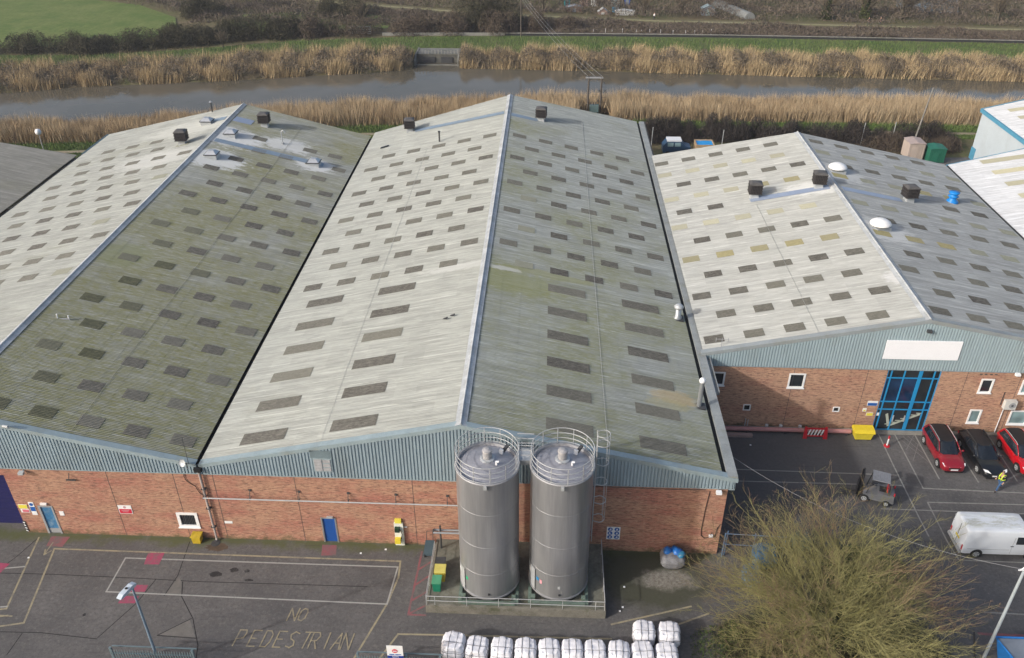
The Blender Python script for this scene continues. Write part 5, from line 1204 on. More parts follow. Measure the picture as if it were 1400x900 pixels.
sal = [(0, .80, .88, .36), (.02, .90, .96, .28), (.08, .96, .97, .2), (.2, 1, .96, .18), (.4, 1, .92, .18), (.6, 1, .90, .18), (.72, .99, .89, .18), (.82, .97, .84, .18), (.90, .93, .78, .18), (.96, .86, .70, .2), (.99, .76, .62, .25), (1.0, .66, .54, .3)]
car('dark red SUV with silver roof rails beside the entrance', (35.36, 10.70, 0), math.radians(-90), 4.4, 1.82, 1.60, pr_red, 1.0, suv, (.02, .10, .56, .74), m_black, m_lgrey)
car('black estate car between the two red cars', (38.05, 10.30, 0), math.radians(-88.5), 4.75, 1.86, 1.47, pr_blk, .92, sal, (.02, .12, .52, .72), m_black, m_dgrey)
car('bright red car cut off at the right edge of the car park', (41.0, 10.45, 0), math.radians(-88), 4.35, 1.82, 1.58, pr_scar, .98, suv, (.02, .10, .55, .74), m_black, m_lgrey)
# white van, tail towards the tree
def van():
    t = thing('delivery_van', 'white panel van with green grime on its roof', 'van', (35.25, 1.38, 0), 0)
    Lv, hw = 5.3, 1.0; x0 = -Lv / 2; 
    def sec(x, zb, zt, hb, ht):
        h = zt - zb; half = [(hb * .9, zb), (hb, zb + .08), (hb, zb + h * .30), (hb * .99, zb + h * .50), (ht * 1.04, zb + h * .78), (ht * 1.0, zt - .10), (ht * .97, zt - .03), (ht * .92, zt), (ht * .4, zt + .02), (0, zt + .025)]
        return [(x, y, z) for y, z in half] + [(x, -y, z) for y, z in half[-2::-1]]
    b = MB(); loft(b, [sec(x0 + .02, .34, 2.27, .96, .88), sec(x0 + .07, .32, 2.31, .985, .90), sec(x0 + .3, .30, 2.32, 1.0, .91), sec(x0 + 2.2, .30, 2.33, 1.0, .91), sec(x0 + 3.7, .30, 2.31, 1.0, .90), sec(x0 + 4.0, .30, 2.26, 1.0, .89)])
    for_x = x0 + 4.0
    loft(b, [sec(for_x, .30, 2.26, 1.0, .89), sec(for_x + .5, .30, 1.55, .99, .90), sec(for_x + .9, .30, 1.18, .97, .90), sec(for_x + 1.2, .30, 1.0, .90, .84), sec(for_x + 1.3, .35, .8, .8, .7)])
    vp = NT('van_white'); p = vp.coord(False); n = vp.noise(vp.map(p, (.5, 1.4, 1)), 1.6, 5, .75); s = vp.n('ShaderNodeSeparateXYZ'); vp.l(p, s.inputs[0])
    top = vp.math('MULTIPLY', vp.ramp(s.outputs[2], 2.26, 2.31), vp.math('MULTIPLY', vp.ramp(n, .45, .62, 0, .75), vp.ramp(vp.math('ABSOLUTE', s.outputs[1]), .3, .7, 1, .1)))
    c = vp.mix(top, (.66, .69, .72), (.34, .33, .22)); low = vp.ramp(s.outputs[2], .3, .9, .35, 0); c = vp.mix(low, c, (.38, .38, .36)); vm = vp.fin(c, .35, 0, .4)
    o = b.build('body', vm, t, local=True); smooth_by_angle(o, 38)
    b = MB()
    for y in (-.55, -.3, 0, .3, .55): b.box(x0 + .35, x0 + 3.6, y - .02, y + .02, 2.315, 2.352)
    b.build('roof_rib', vm, t, local=True)
    MB().box(x0 + .0, x0 + .022, -.012, .012, .45, 2.1).build('door_seam', m_dgrey, t, local=True)
    MB().box(x0 - .10, x0 + .05, -.94, .94, .32, .50).build('rear_bumper', M('bumper_grey', (.35, .36, .36), .6), t, local=True)
    for s_ in (-1, 1):
        MB().box(x0 - .006, x0 + .06, s_ * .86 - .06, s_ * .86 + .06, .62, 1.02).build('tail_light', m_red, t, local=True)
        b = MB(); b.box(for_x - .72, for_x + .25, s_ * .985 - .012, s_ * .985 + .012, 1.30, 1.90); b.v = [(x, y - s_ * (z - 1.28) * .085, z) for x, y, z in b.v]; b.build('side_window', m_glass, t, local=True)
        MB().box(for_x - .9, for_x - .88, s_ * 1.0 - .004, s_ * 1.0 + .004, .4, 1.9).build('door_seam', m_grey, t, local=True)
        MB().box(x0 + .3, for_x - 1., s_ * 1.005 - .004, s_ * 1.005 + .006, .78, .82).build('side_moulding', m_lgrey, t, local=True)
        MB().box(for_x - 1.0, for_x - .8, s_ * 1.01 - .01, s_ * 1.01 + .02, 1.1, 1.14).build('door_handle', m_black, t, local=True)
        for x in (x0 + 1.0, for_x + .45): b = MB(); b.path([(x, s_ * .90, .36), (x, s_ * 1.006, .36)], .40, 24); b.build('wheel_arch', m_black, t, local=True); wheel(t, x, s_ * .91, .34)
        b = MB(); b.path([(for_x + .35, s_ * 1.0, 1.35), (for_x + .4, s_ * 1.2, 1.4)], [.03, .1], 8); b.build('mirror', m_black, t, local=True)
    MB().box(x0 - .012, x0 + .01, -.30, .22, .98, 1.1).build('number_plate', m_yellow, t, local=True)
    for z in (.7, 1.5, 1.95): MB().box(x0 - .01, x0 + .03, .88, .95, z, z + .08).build('hinge', m_grey, t, local=True)
    MB().box(for_x + .06, for_x + .1, -.3, .3, 1.9, 2.1).build('badge_panel', m_glass, t, local=True)
van()
# forklift facing the passage wall
def forklift():
    t = thing('forklift', 'grey forklift with red counterweight and tall black mast', 'forklift', (28.65, 5.75, 0), math.radians(160))
    g = M('forklift_grey', (.15, .155, .165), .5, .1, .2, 3, world=False)
    b = MB(); b.prism([(-1.05, -.52, .28), (.75, -.52, .28), (.75, -.52, .70), (-.15, -.52, .78), (-.15, -.52, 1.02), (-1.05, -.52, .95)], (0, 1.04, 0)); b.build('chassis', g, t, local=True)
    b = MB(); b.prism([(-1.32, -.50, .35), (-1.0, -.54, .30), (-1.0, -.54, 1.05), (-1.25, -.50, 1.0)], (0, 1.04, 0)); b.build('counterweight', g, t, local=True)
    MB().box(-.75, -.25, -.26, .26, .95, 1.08).build('seat', m_black, t, local=True); MB().box(-.85, -.72, -.26, .26, 1.0, 1.5).build('backrest', m_red, t, local=True)
    for y in (-.48, .48):
        MB().path([(.56, y, .6), (.36, y, 2.06)], .035, 6).build('guard_post', m_dgrey, t, local=True); MB().path([(-.85, y, .95), (-.70, y, 2.06)], .035, 6).build('guard_post', m_dgrey, t, local=True)
    pass
    b = MB(); b.box(-.76, .40, -.54, -.46, 2.06, 2.13); b.box(-.76, .40, .46, .54, 2.06, 2.13); b.box(-.76, -.69, -.46, .46, 2.06, 2.13); b.box(.36, .40, -.46, .46, 2.06, 2.13)
    for i in range(7): x = -.68 + i * .15; b.box(x, x + .135, -.46, .46, 2.07, 2.12)
    b.build('overhead_guard', M('guard_grey', (.22, .23, .25), .5, .1, .2, 3, world=False), t, local=True)
    b = MB()
    for y in (-.32, .32): b.box(.92, 1.02, y - .05, y + .05, .08, 2.25); b.box(1.03, 1.10, y * .8 - .04, y * .8 + .04, .1, 2.2)
    for z in (.5, 1.35, 2.15): b.box(.93, 1.0, -.27, .27, z, z + .1)
    b.box(1.11, 1.16, -.5, .5, .3, .42); b.box(1.11, 1.16, -.5, .5, .62, .72); b.build('mast', m_black, t, local=True)
    b = MB(); b.box(1.16, 1.2, -.45, .45, .35, 1.5)
    b.build('load_backrest', m_black, t, local=True)
    for y in (-.25, .25): MB().prism([(1.16, y - .06, .5), (1.2, y - .06, .5), (1.2, y - .06, .12), (2.2, y - .06, .09), (2.2, y - .06, .07), (1.16, y - .06, .07)], (0, .12, 0)).build('fork', m_dgrey, t, local=True)
    for x, r in ((.62, .30), (-.85, .24)):
        for s in (-1, 1): wheel(t, x, s * .50, r, .2)
    b = MB(); b.path([(.35, 0, 1.0), (.18, 0, 1.28)], .03, 6); b.ring(.17, 0, 1.30, .17, .015, 16, 5); b.build('steering_wheel', m_black, t, local=True)
    for s in (-1, 1): MB().box(-1.28, -1.2, s * .42 - .06, s * .42 + .06, 1.02, 1.2).build('tail_light', m_red, t, local=True)
forklift()

# ================================================================== PEOPLE
def skinned(name, verts, edges, radii, mat, parent, sub=1):
    me = bpy.data.meshes.new(name); me.from_pydata(verts, edges, []); me.update(); me.materials.append(mat)
    o = link(name, me, parent, local=True)
    m = o.modifiers.new('skin', 'SKIN'); m.use_smooth_shade = True
    if not me.skin_vertices: bpy.context.view_layer.objects.active = o
    for i, v in enumerate(me.skin_vertices[0].data): r = radii[i]; v.radius = r if isinstance(r, tuple) else (r, r)
    me.skin_vertices[0].data[0].use_root = True
    s = o.modifiers.new('sub', 'SUBSURF'); s.levels = sub; s.render_levels = sub
    return o
m_skin = M('skin', (.50, .29, .21), .6, 0, .08, 6, world=False); m_jeans = M('jeans', (.05, .11, .22), .85, 0, .2, 8, world=False); m_jacket = M('dark_jacket', (.015, .02, .03), .8, 0, .2, 8, world=False)
m_hiviz = M('high_vis_yellow', (.62, .80, .06), .6, 0, .1, 8, world=False); m_hair = M('hair_short', (.22, .15, .11), .8, 0, .2, 20, world=False); m_boot = M('boots', (.02, .018, .018), .6, 0, .2, 8, world=False)
def person(label, loc, rz, top=m_jacket, legs=m_jeans, vest=True, sc_=1.):
    t = thing('person', label, 'person', loc, rz)
    # facing +x, mid stride; left foot ahead
    P = dict(pel=(0, 0, .92), chest=(.05, 0, 1.30), neck=(.08, 0, 1.48), head=(.12, 0, 1.60), crown=(.13, 0, 1.70),
             lh=(.03, .10, .88), lk=(.24, .11, .52), la=(.30, .11, .10), lt=(.46, .12, .05), rh=(-.03, -.10, .88), rk=(-.05, -.11, .48), ra=(-.36, -.11, .16), rt=(-.24, -.12, .05),
             ls=(.07, .19, 1.40), le=(-.06, .27, 1.14), lw=(.10, .26, .93), lf=(.17, .25, .86), rs=(.05, -.19, 1.40), re=(.0, -.28, 1.13), rw=(.24, -.22, 1.02), rf=(.32, -.20, .99))
    rad = dict(pel=(.15, .12), chest=(.17, .12), neck=.055, head=.085, crown=.06, lh=.085, lk=.058, la=.045, lt=.04, rh=.085, rk=.058, ra=.045, rt=.04, ls=.06, le=.045, lw=.033, lf=.035, rs=.06, re=.045, rw=.033, rf=.035)
    ks = list(P); E = [('pel', 'chest'), ('chest', 'neck'), ('neck', 'head'), ('head', 'crown'), ('pel', 'lh'), ('lh', 'lk'), ('lk', 'la'), ('la', 'lt'), ('pel', 'rh'), ('rh', 'rk'), ('rk', 'ra'), ('ra', 'rt'), ('chest', 'ls'), ('ls', 'le'), ('le', 'lw'), ('lw', 'lf'), ('chest', 'rs'), ('rs', 're'), ('re', 'rw'), ('rw', 'rf')]
    def sub(keys, grow, mat, nm):
        kk = [k for k in keys]; ix = {k: i for i, k in enumerate(kk)}
        ee = [(ix[a], ix[b]) for a, b in E if a in ix and b in ix]
        return skinned(nm, [P[k] for k in kk], ee, [tuple(c + grow for c in rad[k]) if isinstance(rad[k], tuple) else rad[k] + grow for k in kk], mat, t)
    sub(ks, 0, m_skin, 'body')
    sub(['pel', 'lh', 'lk', 'la', 'rh', 'rk', 'ra'], .014, legs, 'trousers'); sub(['chest', 'pel', 'ls', 'le', 'lw', 'rs', 're', 'rw'], .018, top, 'jacket')
    for a, c in (('la', 'lt'), ('ra', 'rt')): skinned('boot', [P[a], P[c]], [(0, 1)], [.055, .05], m_boot, t)
    if vest:
        b = MB()
        for s in (-1, 1):
            b.path([(.20, s * .10, .98), (.23, s * .11, 1.28), (.10, s * .12, 1.49), (-.10, s * .11, 1.38), (-.13, s * .10, .98)], .035, 6)
        b.path([(.05 + .17 * math.cos(a), .21 * math.sin(a), 1.10) for a in np.linspace(0, 2 * PI, 17)[:-1]], .03, 6, closed=True)
        b.build('high_vis_straps', m_hiviz, t, True, local=True)
    b = MB(); b.lathe([(.075, 1.655), (.088, 1.69), (.075, 1.735), (.045, 1.76), (.01, 1.768)], .115, 0, 14); b.build('hair', m_hair, t, True, local=True)
    # hands: palm plus five fingers each
    for wx, wy, wz, dx, dy, dz in ((.17, .25, .86, .3, 0, -1), (.32, -.20, .99, .9, .2, -.35)):
        b = MB(); d = Vector((dx, dy, dz)).normalized()
        for k in range(5): o = Vector((0, (k - 2) * .016, 0)); p0 = Vector((wx, wy, wz)) + o; b.path([p0, p0 + d * .045 + o * .2, p0 + d * (.075 - .008 * abs(k - 2))+ Vector((.008, 0, -.01))], .009, 5)
        b.build('hand', m_skin, t, True, local=True)
    if sc_ != 1: t.scale = (sc_,) * 3
    return t
person('person in high visibility vest and jeans walking past the black car', (37.95, 6.95, 0), math.radians(200), sc_=1.06)
person('person in pale clothes on the far riverside path left of centre scrub', (27.6, 155.8, 0), math.radians(10), top=m_white, legs=m_dgrey, vest=False)
person('left person in dark clothes on the far path below the ivy trees', (73.5, 152.8, 0), math.radians(180), vest=False, legs=m_dgrey)
person('right person in dark clothes on the far path below the ivy trees', (76.0, 152.9, 0), math.radians(180), vest=False, top=m_jacket, legs=m_dgrey)

# ================================================================== LAMP POSTS, FENCES, CABLES
m_post = M('post_blue_grey', (.20, .27, .34), .5, .2, .12, 2)
t = thing('street_lamp', 'blue grey street lamp in the yard before the left warehouse', 'street lamp', (-16.72, -10.2, 0))
MB().path([(-16.72, -10.2, 0), (-16.72, -10.2, 1.2), (-16.72, -10.2, 7.15)], [.11, .085, .06], 12).build('pole', m_post, t)
b = MB(); hx, hy, hz = -16.72, -10.2, 7.2
b.prism([(hx + .02, hy + .12, hz + .10), (hx - .06, hy - .10, hz + .20), (hx - .32, hy - .70, hz + .12), (hx - .40, hy - .92, hz + .0), (hx - .34, hy - .80, hz - .06), (hx, hy + .10, hz - .04)], (.28, -.10, .0)); b.build('lantern', M('lantern_pale', (.50, .56, .62), .45, 0, .1, 3), t)
b = MB(); b.prism([(hx - .06, hy - .38, hz + .18), (hx + .04, hy - .38, hz + .18), (hx + .04, hy - .38, hz + .25), (hx - .06, hy - .38, hz + .25)], (-.03, -.1, 0)); b.build('photocell', m_black, t)
t = thing('lamp_pole', 'pale galvanised pole beside the blue covered skip at the lower right', 'pole', (30.95, -7.4, 0))
MB().path([(30.95, -7.4, 0), (30.95, -7.4, 9.2)], [.10, .07], 12).build('pole', M('pole_pale', (.42, .47, .5), .5, .2, .12, 2), t)
b = MB(); b.path([(30.6, -7.45, 7.45), (31.4, -7.4, 7.45)], .04, 6); b.path([(30.7, -7.45, 7.45), (30.95, -7.4, 7.7)], .03, 6); b.build('crossarm', m_white, t)
t = thing('overhead_cable', 'thin pale overhead cable from the middle warehouse to the pole', 'cable', (17.1, 2.1, 6.7))
pa, pb = Vector((17.1, 2.1, 6.7)), Vector((30.75, -7.4, 7.5)); MB().path([pa.lerp(pb, u) - Vector((0, 0, 1.3 * 4 * u * (1 - u))) for u in np.linspace(0, 1, 20)], .009, 5).build('cable', m_grey, t)
def palisade(label, x0, x1, y, h, nm='palisade_gate', posts=()):
    t = thing(nm, label, 'gate' if 'gate' in nm else 'fence', ((x0 + x1) / 2, y, 0)); m = M('palisade_blue_grey', (.17, .23, .25), .5, .3, .15, 2)
    b = MB(); n = int((x1 - x0) / .15)
    for i in range(n):
        x = x0 + .06 + i * .15; b.prism([(x, y - .02, .08), (x + .065, y - .02, .08), (x + .065, y - .02, h - .1), (x + .0325, y - .02, h + .06), (x, y - .02, h - .1)], (0, .012, 0)); b.prism([(x + .02, y - .028, .08), (x + .045, y - .028, .08), (x + .045, y - .028, h - .1), (x + .02, y - .028, h - .1)], (0, .007, 0))
    b.build('pales', m, t)
    for z in (.35, h - .35): MB().box(x0, x1, y + .0, y + .06, z - .03, z + .03).build('rail', m, t)
    MB().box(x0 - .1, x1 + .1, y + .35, y + .41, h - .22, h - .16).build('top_rail', m, t)
    for x in (x0, x1) + tuple(posts): MB().box(x - .06, x + .06, y, y + .12, 0, h + .1).build('post', m, t)
    return t
palisade('blue grey palisade gate behind the street lamp at the bottom edge', -19.2, -14.5, -10.35, 1.9)
palisade('blue grey palisade fence under the red and blue notice', -5.15, -.5, -10.15, 1.9, 'palisade_fence', posts=(-3.3, -2.4))
s = sign('white board with a red bar symbol and a blue strip on the palisade', -3.42, -2.52, 1.92, 2.96, -10.22, [(-3.42, -2.52, 1.92, 2.12, M('sign_navy', (.01, .04, .25), .5), 'blue_band')], [('GATE', .15, m_white, -2.97, 2.02)])
b = MB(); b.box(-3.3, -3.02, -10.258, -10.25, 2.19, 2.26); b.box(-2.96, -2.64, -10.258, -10.25, 2.19, 2.26); b.build('faded_print', m_signblue, s)
b = MB(); disc(b, -2.97, -10.25, 2.53, .16); b.build('red_disc', m_signred, s); MB().box(-3.08, -2.86, -10.27, -10.258, 2.50, 2.56).build('white_bar', m_white, s)
# railing behind the corner of the middle wall
t = thing('railing', 'blue grey tubular railing at the corner of the middle warehouse', 'railing', (17.3, .3, 0)); mr = M('rail_blue', (.11, .18, .28), .5, .2, .1, 2)
for x, y in ((16.95, -.25), (17.15, -.05), (18.9, -.2), (20.8, -.4)): MB().path([(x, y, 0), (x, y, 2.2)], .045, 6).build('post', mr, t)
for z in (2.15, 1.2): MB().path([(16.95, -.25, z), (20.8, -.4, z)], .035, 6).build('rail', mr, t)
t = thing('blue_door', 'navy steel door on the side wall behind the railing', 'door', (16.7, 3.4, 0)); MB().box(16.665, 16.74, 2.6, 4.4, 0, 3.2).build('leaf', m_navy, t)
# tarpaulins and stacks below the tree
def pallet(x, y, w_, d, h, mat, label, nm='covered_pallet', cat='pallet'):
    t = thing(nm, label, cat, (x, y, 0)); b = MB()
    for i in range(5): b.box(x - w_ / 2, x + w_ / 2, y - d / 2 + i * d / 4.4, y - d / 2 + i * d / 4.4 + .1, .11, .14)
    for i in range(3): xx = x - w_ / 2 + i * (w_ / 2 - .05); b.box(xx, xx + .1, y - d / 2, y + d / 2, .0, .105)
    b.build('pallet', m_wood, t); vs, F, sh = bagmesh(int(x * 10)); b = MB(); b.add([(x + p[0] * w_ * .78, y + p[1] * d * .78, .15 + p[2] * h * .8) for p in vs], F); b.build('cover', mat, t, True)
mt1 = M('tarp_blue', (.02, .12, .27), .4, 0, .3, 2); mt2 = M('tarp_teal', (.06, .12, .11), .5, 0, .3, 2)
pallet(19.5, -.9, 1.5, 1.1, 1.6, mt1, 'blue covered pallet below the left twigs of the bare tree'); pallet(18.4, -2.4, 1.2, 1.2, 1.2, mt1, 'lower blue covered pallet nearer the brick corner, below the tree'); pallet(22.2, .6, 1.2, 1.2, 1.2, mt2, 'teal covered pallet behind the crown of the bare tree')
pallet(24.4, .9, 1.0, 1.0, 1.2, M('tarp_navy', (.03, .045, .10), .5, 0, .3, 2), 'navy covered pallet behind the crown of the bare tree')
t = thing('picnic_bench', 'weathered plank boards standing under the tree at the bottom edge', 'planks', (17.8, -8.6, 0))
b = MB()
for i in range(9): x = 16.6 + i * .36; b.prism([(x, -8.9, .75), (x + .3, -8.9, .75), (x + .3, -10.2, .72), (x, -10.2, .72)], (0, 0, .04))
b.build('boards', m_wood, t); b = MB(); b.box(16.7, 16.85, -9.9, -9.1, 0, .75); b.box(19.5, 19.65, -9.9, -9.1, 0, .75); b.build('trestle', m_wood, t)
t = thing('covered_skip', 'skip with a bright blue rim and grey cover at the lower right corner', 'skip', (33, -8.3, 0)); mbr = M('rim_blue', (.02, .17, .50), .45, 0, .1, 2)
b = MB()
P = [(31.35, -7.05, 1.45), (34.9, -7.05, 1.45), (35.3, -9.6, 1.45), (32.0, -9.6, 1.45)]
b.path(P, .07, 8, closed=True); b.build('rim', mbr, t); MB().quad([(31.42, -7.12, 1.43), (32.05, -9.53, 1.43), (35.2, -9.53, 1.43), (34.85, -7.12, 1.43)]).build('cover', M('cover_grey', (.22, .25, .29), .6, 0, .1, 1, dirt=((.3, .31, .3), .3)), t)
b = MB(); b.add([(31.4, -7.1, 1.4), (34.9, -7.1, 1.4), (35.2, -9.5, 1.4), (32.05, -9.5, 1.4), (31.7, -7.5, .02), (34.5, -7.5, .02), (34.8, -9.2, .02), (32.3, -9.2, .02)], [(0, 1, 5, 4), (1, 2, 6, 5), (2, 3, 7, 6), (3, 0, 4, 7)]); b.build('tub', mbr, t)
b = MB(); b.path([(30.35, -7.6, .05), (30.6, -6.3, .9)], .05, 6); t2 = b.build('iron_bar', m_black); tag(t2, 'black iron bar leaning left of the covered skip', 'bar')
# ================================================================== VEGETATION
def grow_tree(seed, base, limbs, trunk_h, trunk_r, spread, limb_len, levels, n_br, twig, up=.25):
    """returns segment arrays (p0, p1, r0, r1, order)"""
    g = np.random.default_rng(seed); S = []
    base = np.array(base, float)
    def seg(p, q, r0, r1, o): S.append((*p, *q, r0, r1, o))
    def branch(p, d, L, r, o):
        n = 4 if o <= 1 else 3; pts = [p]; dd = d / np.linalg.norm(d)
        for i in range(n):
            dd = dd + g.normal(0, .13 + .03 * o, 3) + np.array([0, 0, up * (.5 if o < 2 else .35)]); dd /= np.linalg.norm(dd)
            q = pts[-1] + dd * L / n; pts.append(q); seg(pts[-2], q, r * (1 - i / n * .75), r * (1 - (i + 1) / n * .75), o)
        if o >= levels: return
        nb = n_br[o]
        for k in range(nb):
            f = (.12 if o == 0 else .15) + .85 * (k + g.random()) / nb; f = min(f, .99); i = min(int(f * n), n - 1); a = pts[i] + (pts[i + 1] - pts[i]) * (f * n - i)
            dl = (pts[i + 1] - pts[i]); dl /= np.linalg.norm(dl); rv = g.normal(0, 1, 3); rv -= dl * rv.dot(dl); rv /= np.linalg.norm(rv) + 1e-6
            ang = math.radians(g.uniform(22, 52)); nd = dl * math.cos(ang) + rv * math.sin(ang)
            branch(a, nd, L * twig[o] * g.uniform(.65, 1.1) * (1.15 - .45 * f), r * (.42 if o == 0 else .36 if o == 1 else .32) * (1.1 - .5 * f), o + 1)
    top = base + np.array([0, 0, trunk_h]); seg(base, base + np.array([.05, .03, trunk_h * .5]), trunk_r * 1.25, trunk_r, -1); seg(base + np.array([.05, .03, trunk_h * .5]), top, trunk_r, trunk_r * .95, -1)
    for i in range(limbs):
        az = (2 * PI * (i + g.uniform(-.35, .35)) / limbs) if limbs < 9 else i * 2.39996 + g.uniform(-.15, .15); e = math.radians(spread[0] + (spread[1] - spread[0]) * g.random())
        d = np.array([math.cos(az) * math.cos(e), math.sin(az) * math.cos(e), math.sin(e)]); st_ = top - np.array([0, 0, g.random() * trunk_h * .45])
        branch(st_, d, limb_len * g.uniform(.8, 1.1) * (1.0 if e < .9 else .95), trunk_r * g.uniform(.28, .48), 0)
    return np.array(S)
def seg_mesh(name, S, sides, mat, parent, rmin=.004, rv=None):
    p0, p1, r0, r1 = S[:, 0:3], S[:, 3:6], np.maximum(S[:, 6:7], rmin), np.maximum(S[:, 7:8], rmin)
    d = p1 - p0; d /= np.linalg.norm(d, axis=1, keepdims=True) + 1e-9
    a = np.where(np.abs(d[:, 2:3]) < .9, np.array([[0, 0, 1.]]), np.array([[1., 0, 0]])); u = np.cross(d, a); u /= np.linalg.norm(u, axis=1, keepdims=True); v = np.cross(d, u)
    Q = []
    for k in range(sides):
        a0, a1 = 2 * PI * k / sides, 2 * PI * (k + 1) / sides; c0 = u * math.cos(a0) + v * math.sin(a0); c1 = u * math.cos(a1) + v * math.sin(a1)
        Q.append(np.stack([p0 + c0 * r0, p0 + c1 * r0, p1 + c1 * r1, p1 + c0 * r1], 1))
    Q = np.concatenate(Q); rr = None if rv is None else np.tile(rv, sides)
    return tris(name, Q, mat, rr, parent, nv=4)
m_bark = leafmat('bark_olive', [(.13, .125, .06), (.20, .195, .075), (.155, .145, .07)])
m_twig = leafmat('twig_olive', [(.19, .10, .075), (.185, .13, .085), (.19, .175, .08), (.265, .25, .105), (.22, .20, .095)])
def tree_thing(name, label, base, S, barkm, twigm, thick=.02, group=None, rvf=None, sides=6):
    t = thing(name, label, 'tree', base, 0, group)
    big = (S[:, 8] <= 0) | (S[:, 6] > thick)
    seg_mesh('trunk', S[big], sides, barkm, t); sm = S[~big]
    if len(sm): seg_mesh('crown', sm, 3, twigm, t, .0048 if name == 'bare_tree' else .02, rvf(sm) if rvf else None)
    return t
TB = (21.8, -6.7, 0)
def dome_tree(seed, base, rx, ry, rz, z0, nl=30, nsh=18, ntw=15):
    """short trunk, limbs fanning out, and long fairly straight shoots that reach an uneven dome"""
    g = np.random.default_rng(seed); S = []; B = np.array(base, float); C = B + np.array([0, 0, z0]); E = np.array([rx, ry, rz])
    def add(p, q, r0, r1, o): S.append((*p, *q, r0, r1, o))
    add(B, B + [.04, .02, .9], .42, .36, -1); add(B + [.04, .02, .9], C, .36, .34, -1)
    def jit(s): return g.normal(0, s, 3)
    for i in range(nl):
        az = i * 2.39996 + g.uniform(-.2, .2); ce = (i + .5) / nl; el_ = math.asin(min(.97, ce ** 1.05)) * .98; d = np.array([math.cos(az) * math.cos(el_), math.sin(az) * math.cos(el_), math.sin(el_) + .05])
        f = g.uniform(.38, .55); end = C + d * E * f; mid_ = C + (end - C) * .5 + jit(.28) - np.array([0, 0, .25]); st_ = C - np.array([0, 0, g.random() * .5]); r = g.uniform(.075, .15)
        P = [st_, (st_ + mid_) / 2 + jit(.12), mid_, (mid_ + end) / 2 + jit(.2), end]
        for k in range(4): add(P[k], P[k + 1], r * (1 - .17 * k), r * (1 - .17 * (k + 1)), 0)
        for s_ in range(nsh):
            u = .30 + .70 * g.random(); x = u * 4; k = min(int(x), 3); a = P[k] + (P[k + 1] - P[k]) * (x - k)
            dd = d + jit(.42) * np.array([1, 1, .8]); dd /= np.linalg.norm(dd); dd[2] = abs(dd[2]) if dd[2] < -.05 else dd[2]
            lump = 1 + .09 * math.sin(3.1 * az + 5 * el_) + .07 * math.sin(7 * az) ; e = C + dd * E * g.uniform(.72, 1.04) * lump
            if e[2] < .5: e[2] = .5 + g.random() * .6
            L = np.linalg.norm(e - a); n = 6; Q = [a]; sag = jit(.10) * L * .5
            for m in range(1, n + 1):
                w_ = m / n; q = a + (e - a) * w_ + sag * math.sin(PI * w_) + np.array([0, 0, -.10 * L * math.sin(PI * w_) * (1 - abs(dd[2]))]) + jit(.035); Q.append(q)
            rs = g.uniform(.016, .032)
            for m in range(n): add(Q[m], Q[m + 1], rs * (1 - .13 * m), rs * (1 - .13 * (m + 1)), 1)
            for w_ in range(ntw):
                v = .12 + .88 * (w_ + g.random()) / ntw; x = min(v, .995) * n; k = int(x); a2 = Q[k] + (Q[k + 1] - Q[k]) * (x - k); sd_ = Q[k + 1] - Q[k]; sd_ /= np.linalg.norm(sd_); rv_ = g.normal(0, 1, 3); rv_ -= sd_ * rv_.dot(sd_); rv_ /= np.linalg.norm(rv_)
                an = g.uniform(.45, .95); td = sd_ * math.cos(an) + rv_ * math.sin(an) + np.array([0, 0, .12]); tl = g.uniform(.45, 1.25) * (1.1 - .45 * v); p1 = a2 + td * tl * .5; p2 = p1 + (td + jit(.18)) * tl * .5
                add(a2, p1, .009, .007, 2); add(p1, p2, .007, .005, 2)
                for y in range(5):
                    vv = g.random(); b0 = a2 + (p1 - a2) * vv * 2 if vv < .5 else p1 + (p2 - p1) * (vv * 2 - 1); add(b0, b0 + (td * .8 + jit(.5)) * g.uniform(.14, .38), .0045, .0035, 3)
    return np.array(S)
S = dome_tree(4, TB, 8.5, 8.7, 7.6, 1.5, 30, 18, 14)
S = S[S[:, 5] > .12]
def rvf(s):
    c = (s[:, 3:6] - np.array([TB[0], TB[1], 1.5])) / np.array([8.4, 8.6, 7.6]); d = np.linalg.norm(c, axis=1); r = np.random.default_rng(1).random(len(s)); az = np.arctan2(c[:, 1], c[:, 0])
    red = (np.sin(3 * az + 4 * c[:, 2]) > .1) & (d > .72)
    x = .40 + .5 * r; x = np.where((s[:, 8] >= 2) & red, x * .30, x); x[s[:, 8] < 2] = .62 + .2 * r[s[:, 8] < 2]; return x
print('tree segs', len(S), S[:, 3].min(), S[:, 3].max(), S[:, 4].min(), S[:, 4].max(), S[:, 5].max())
tree_thing('bare_tree', 'wide leafless tree with olive twigs beside the white van', TB, S, m_bark, m_twig, .05, rvf=rvf)

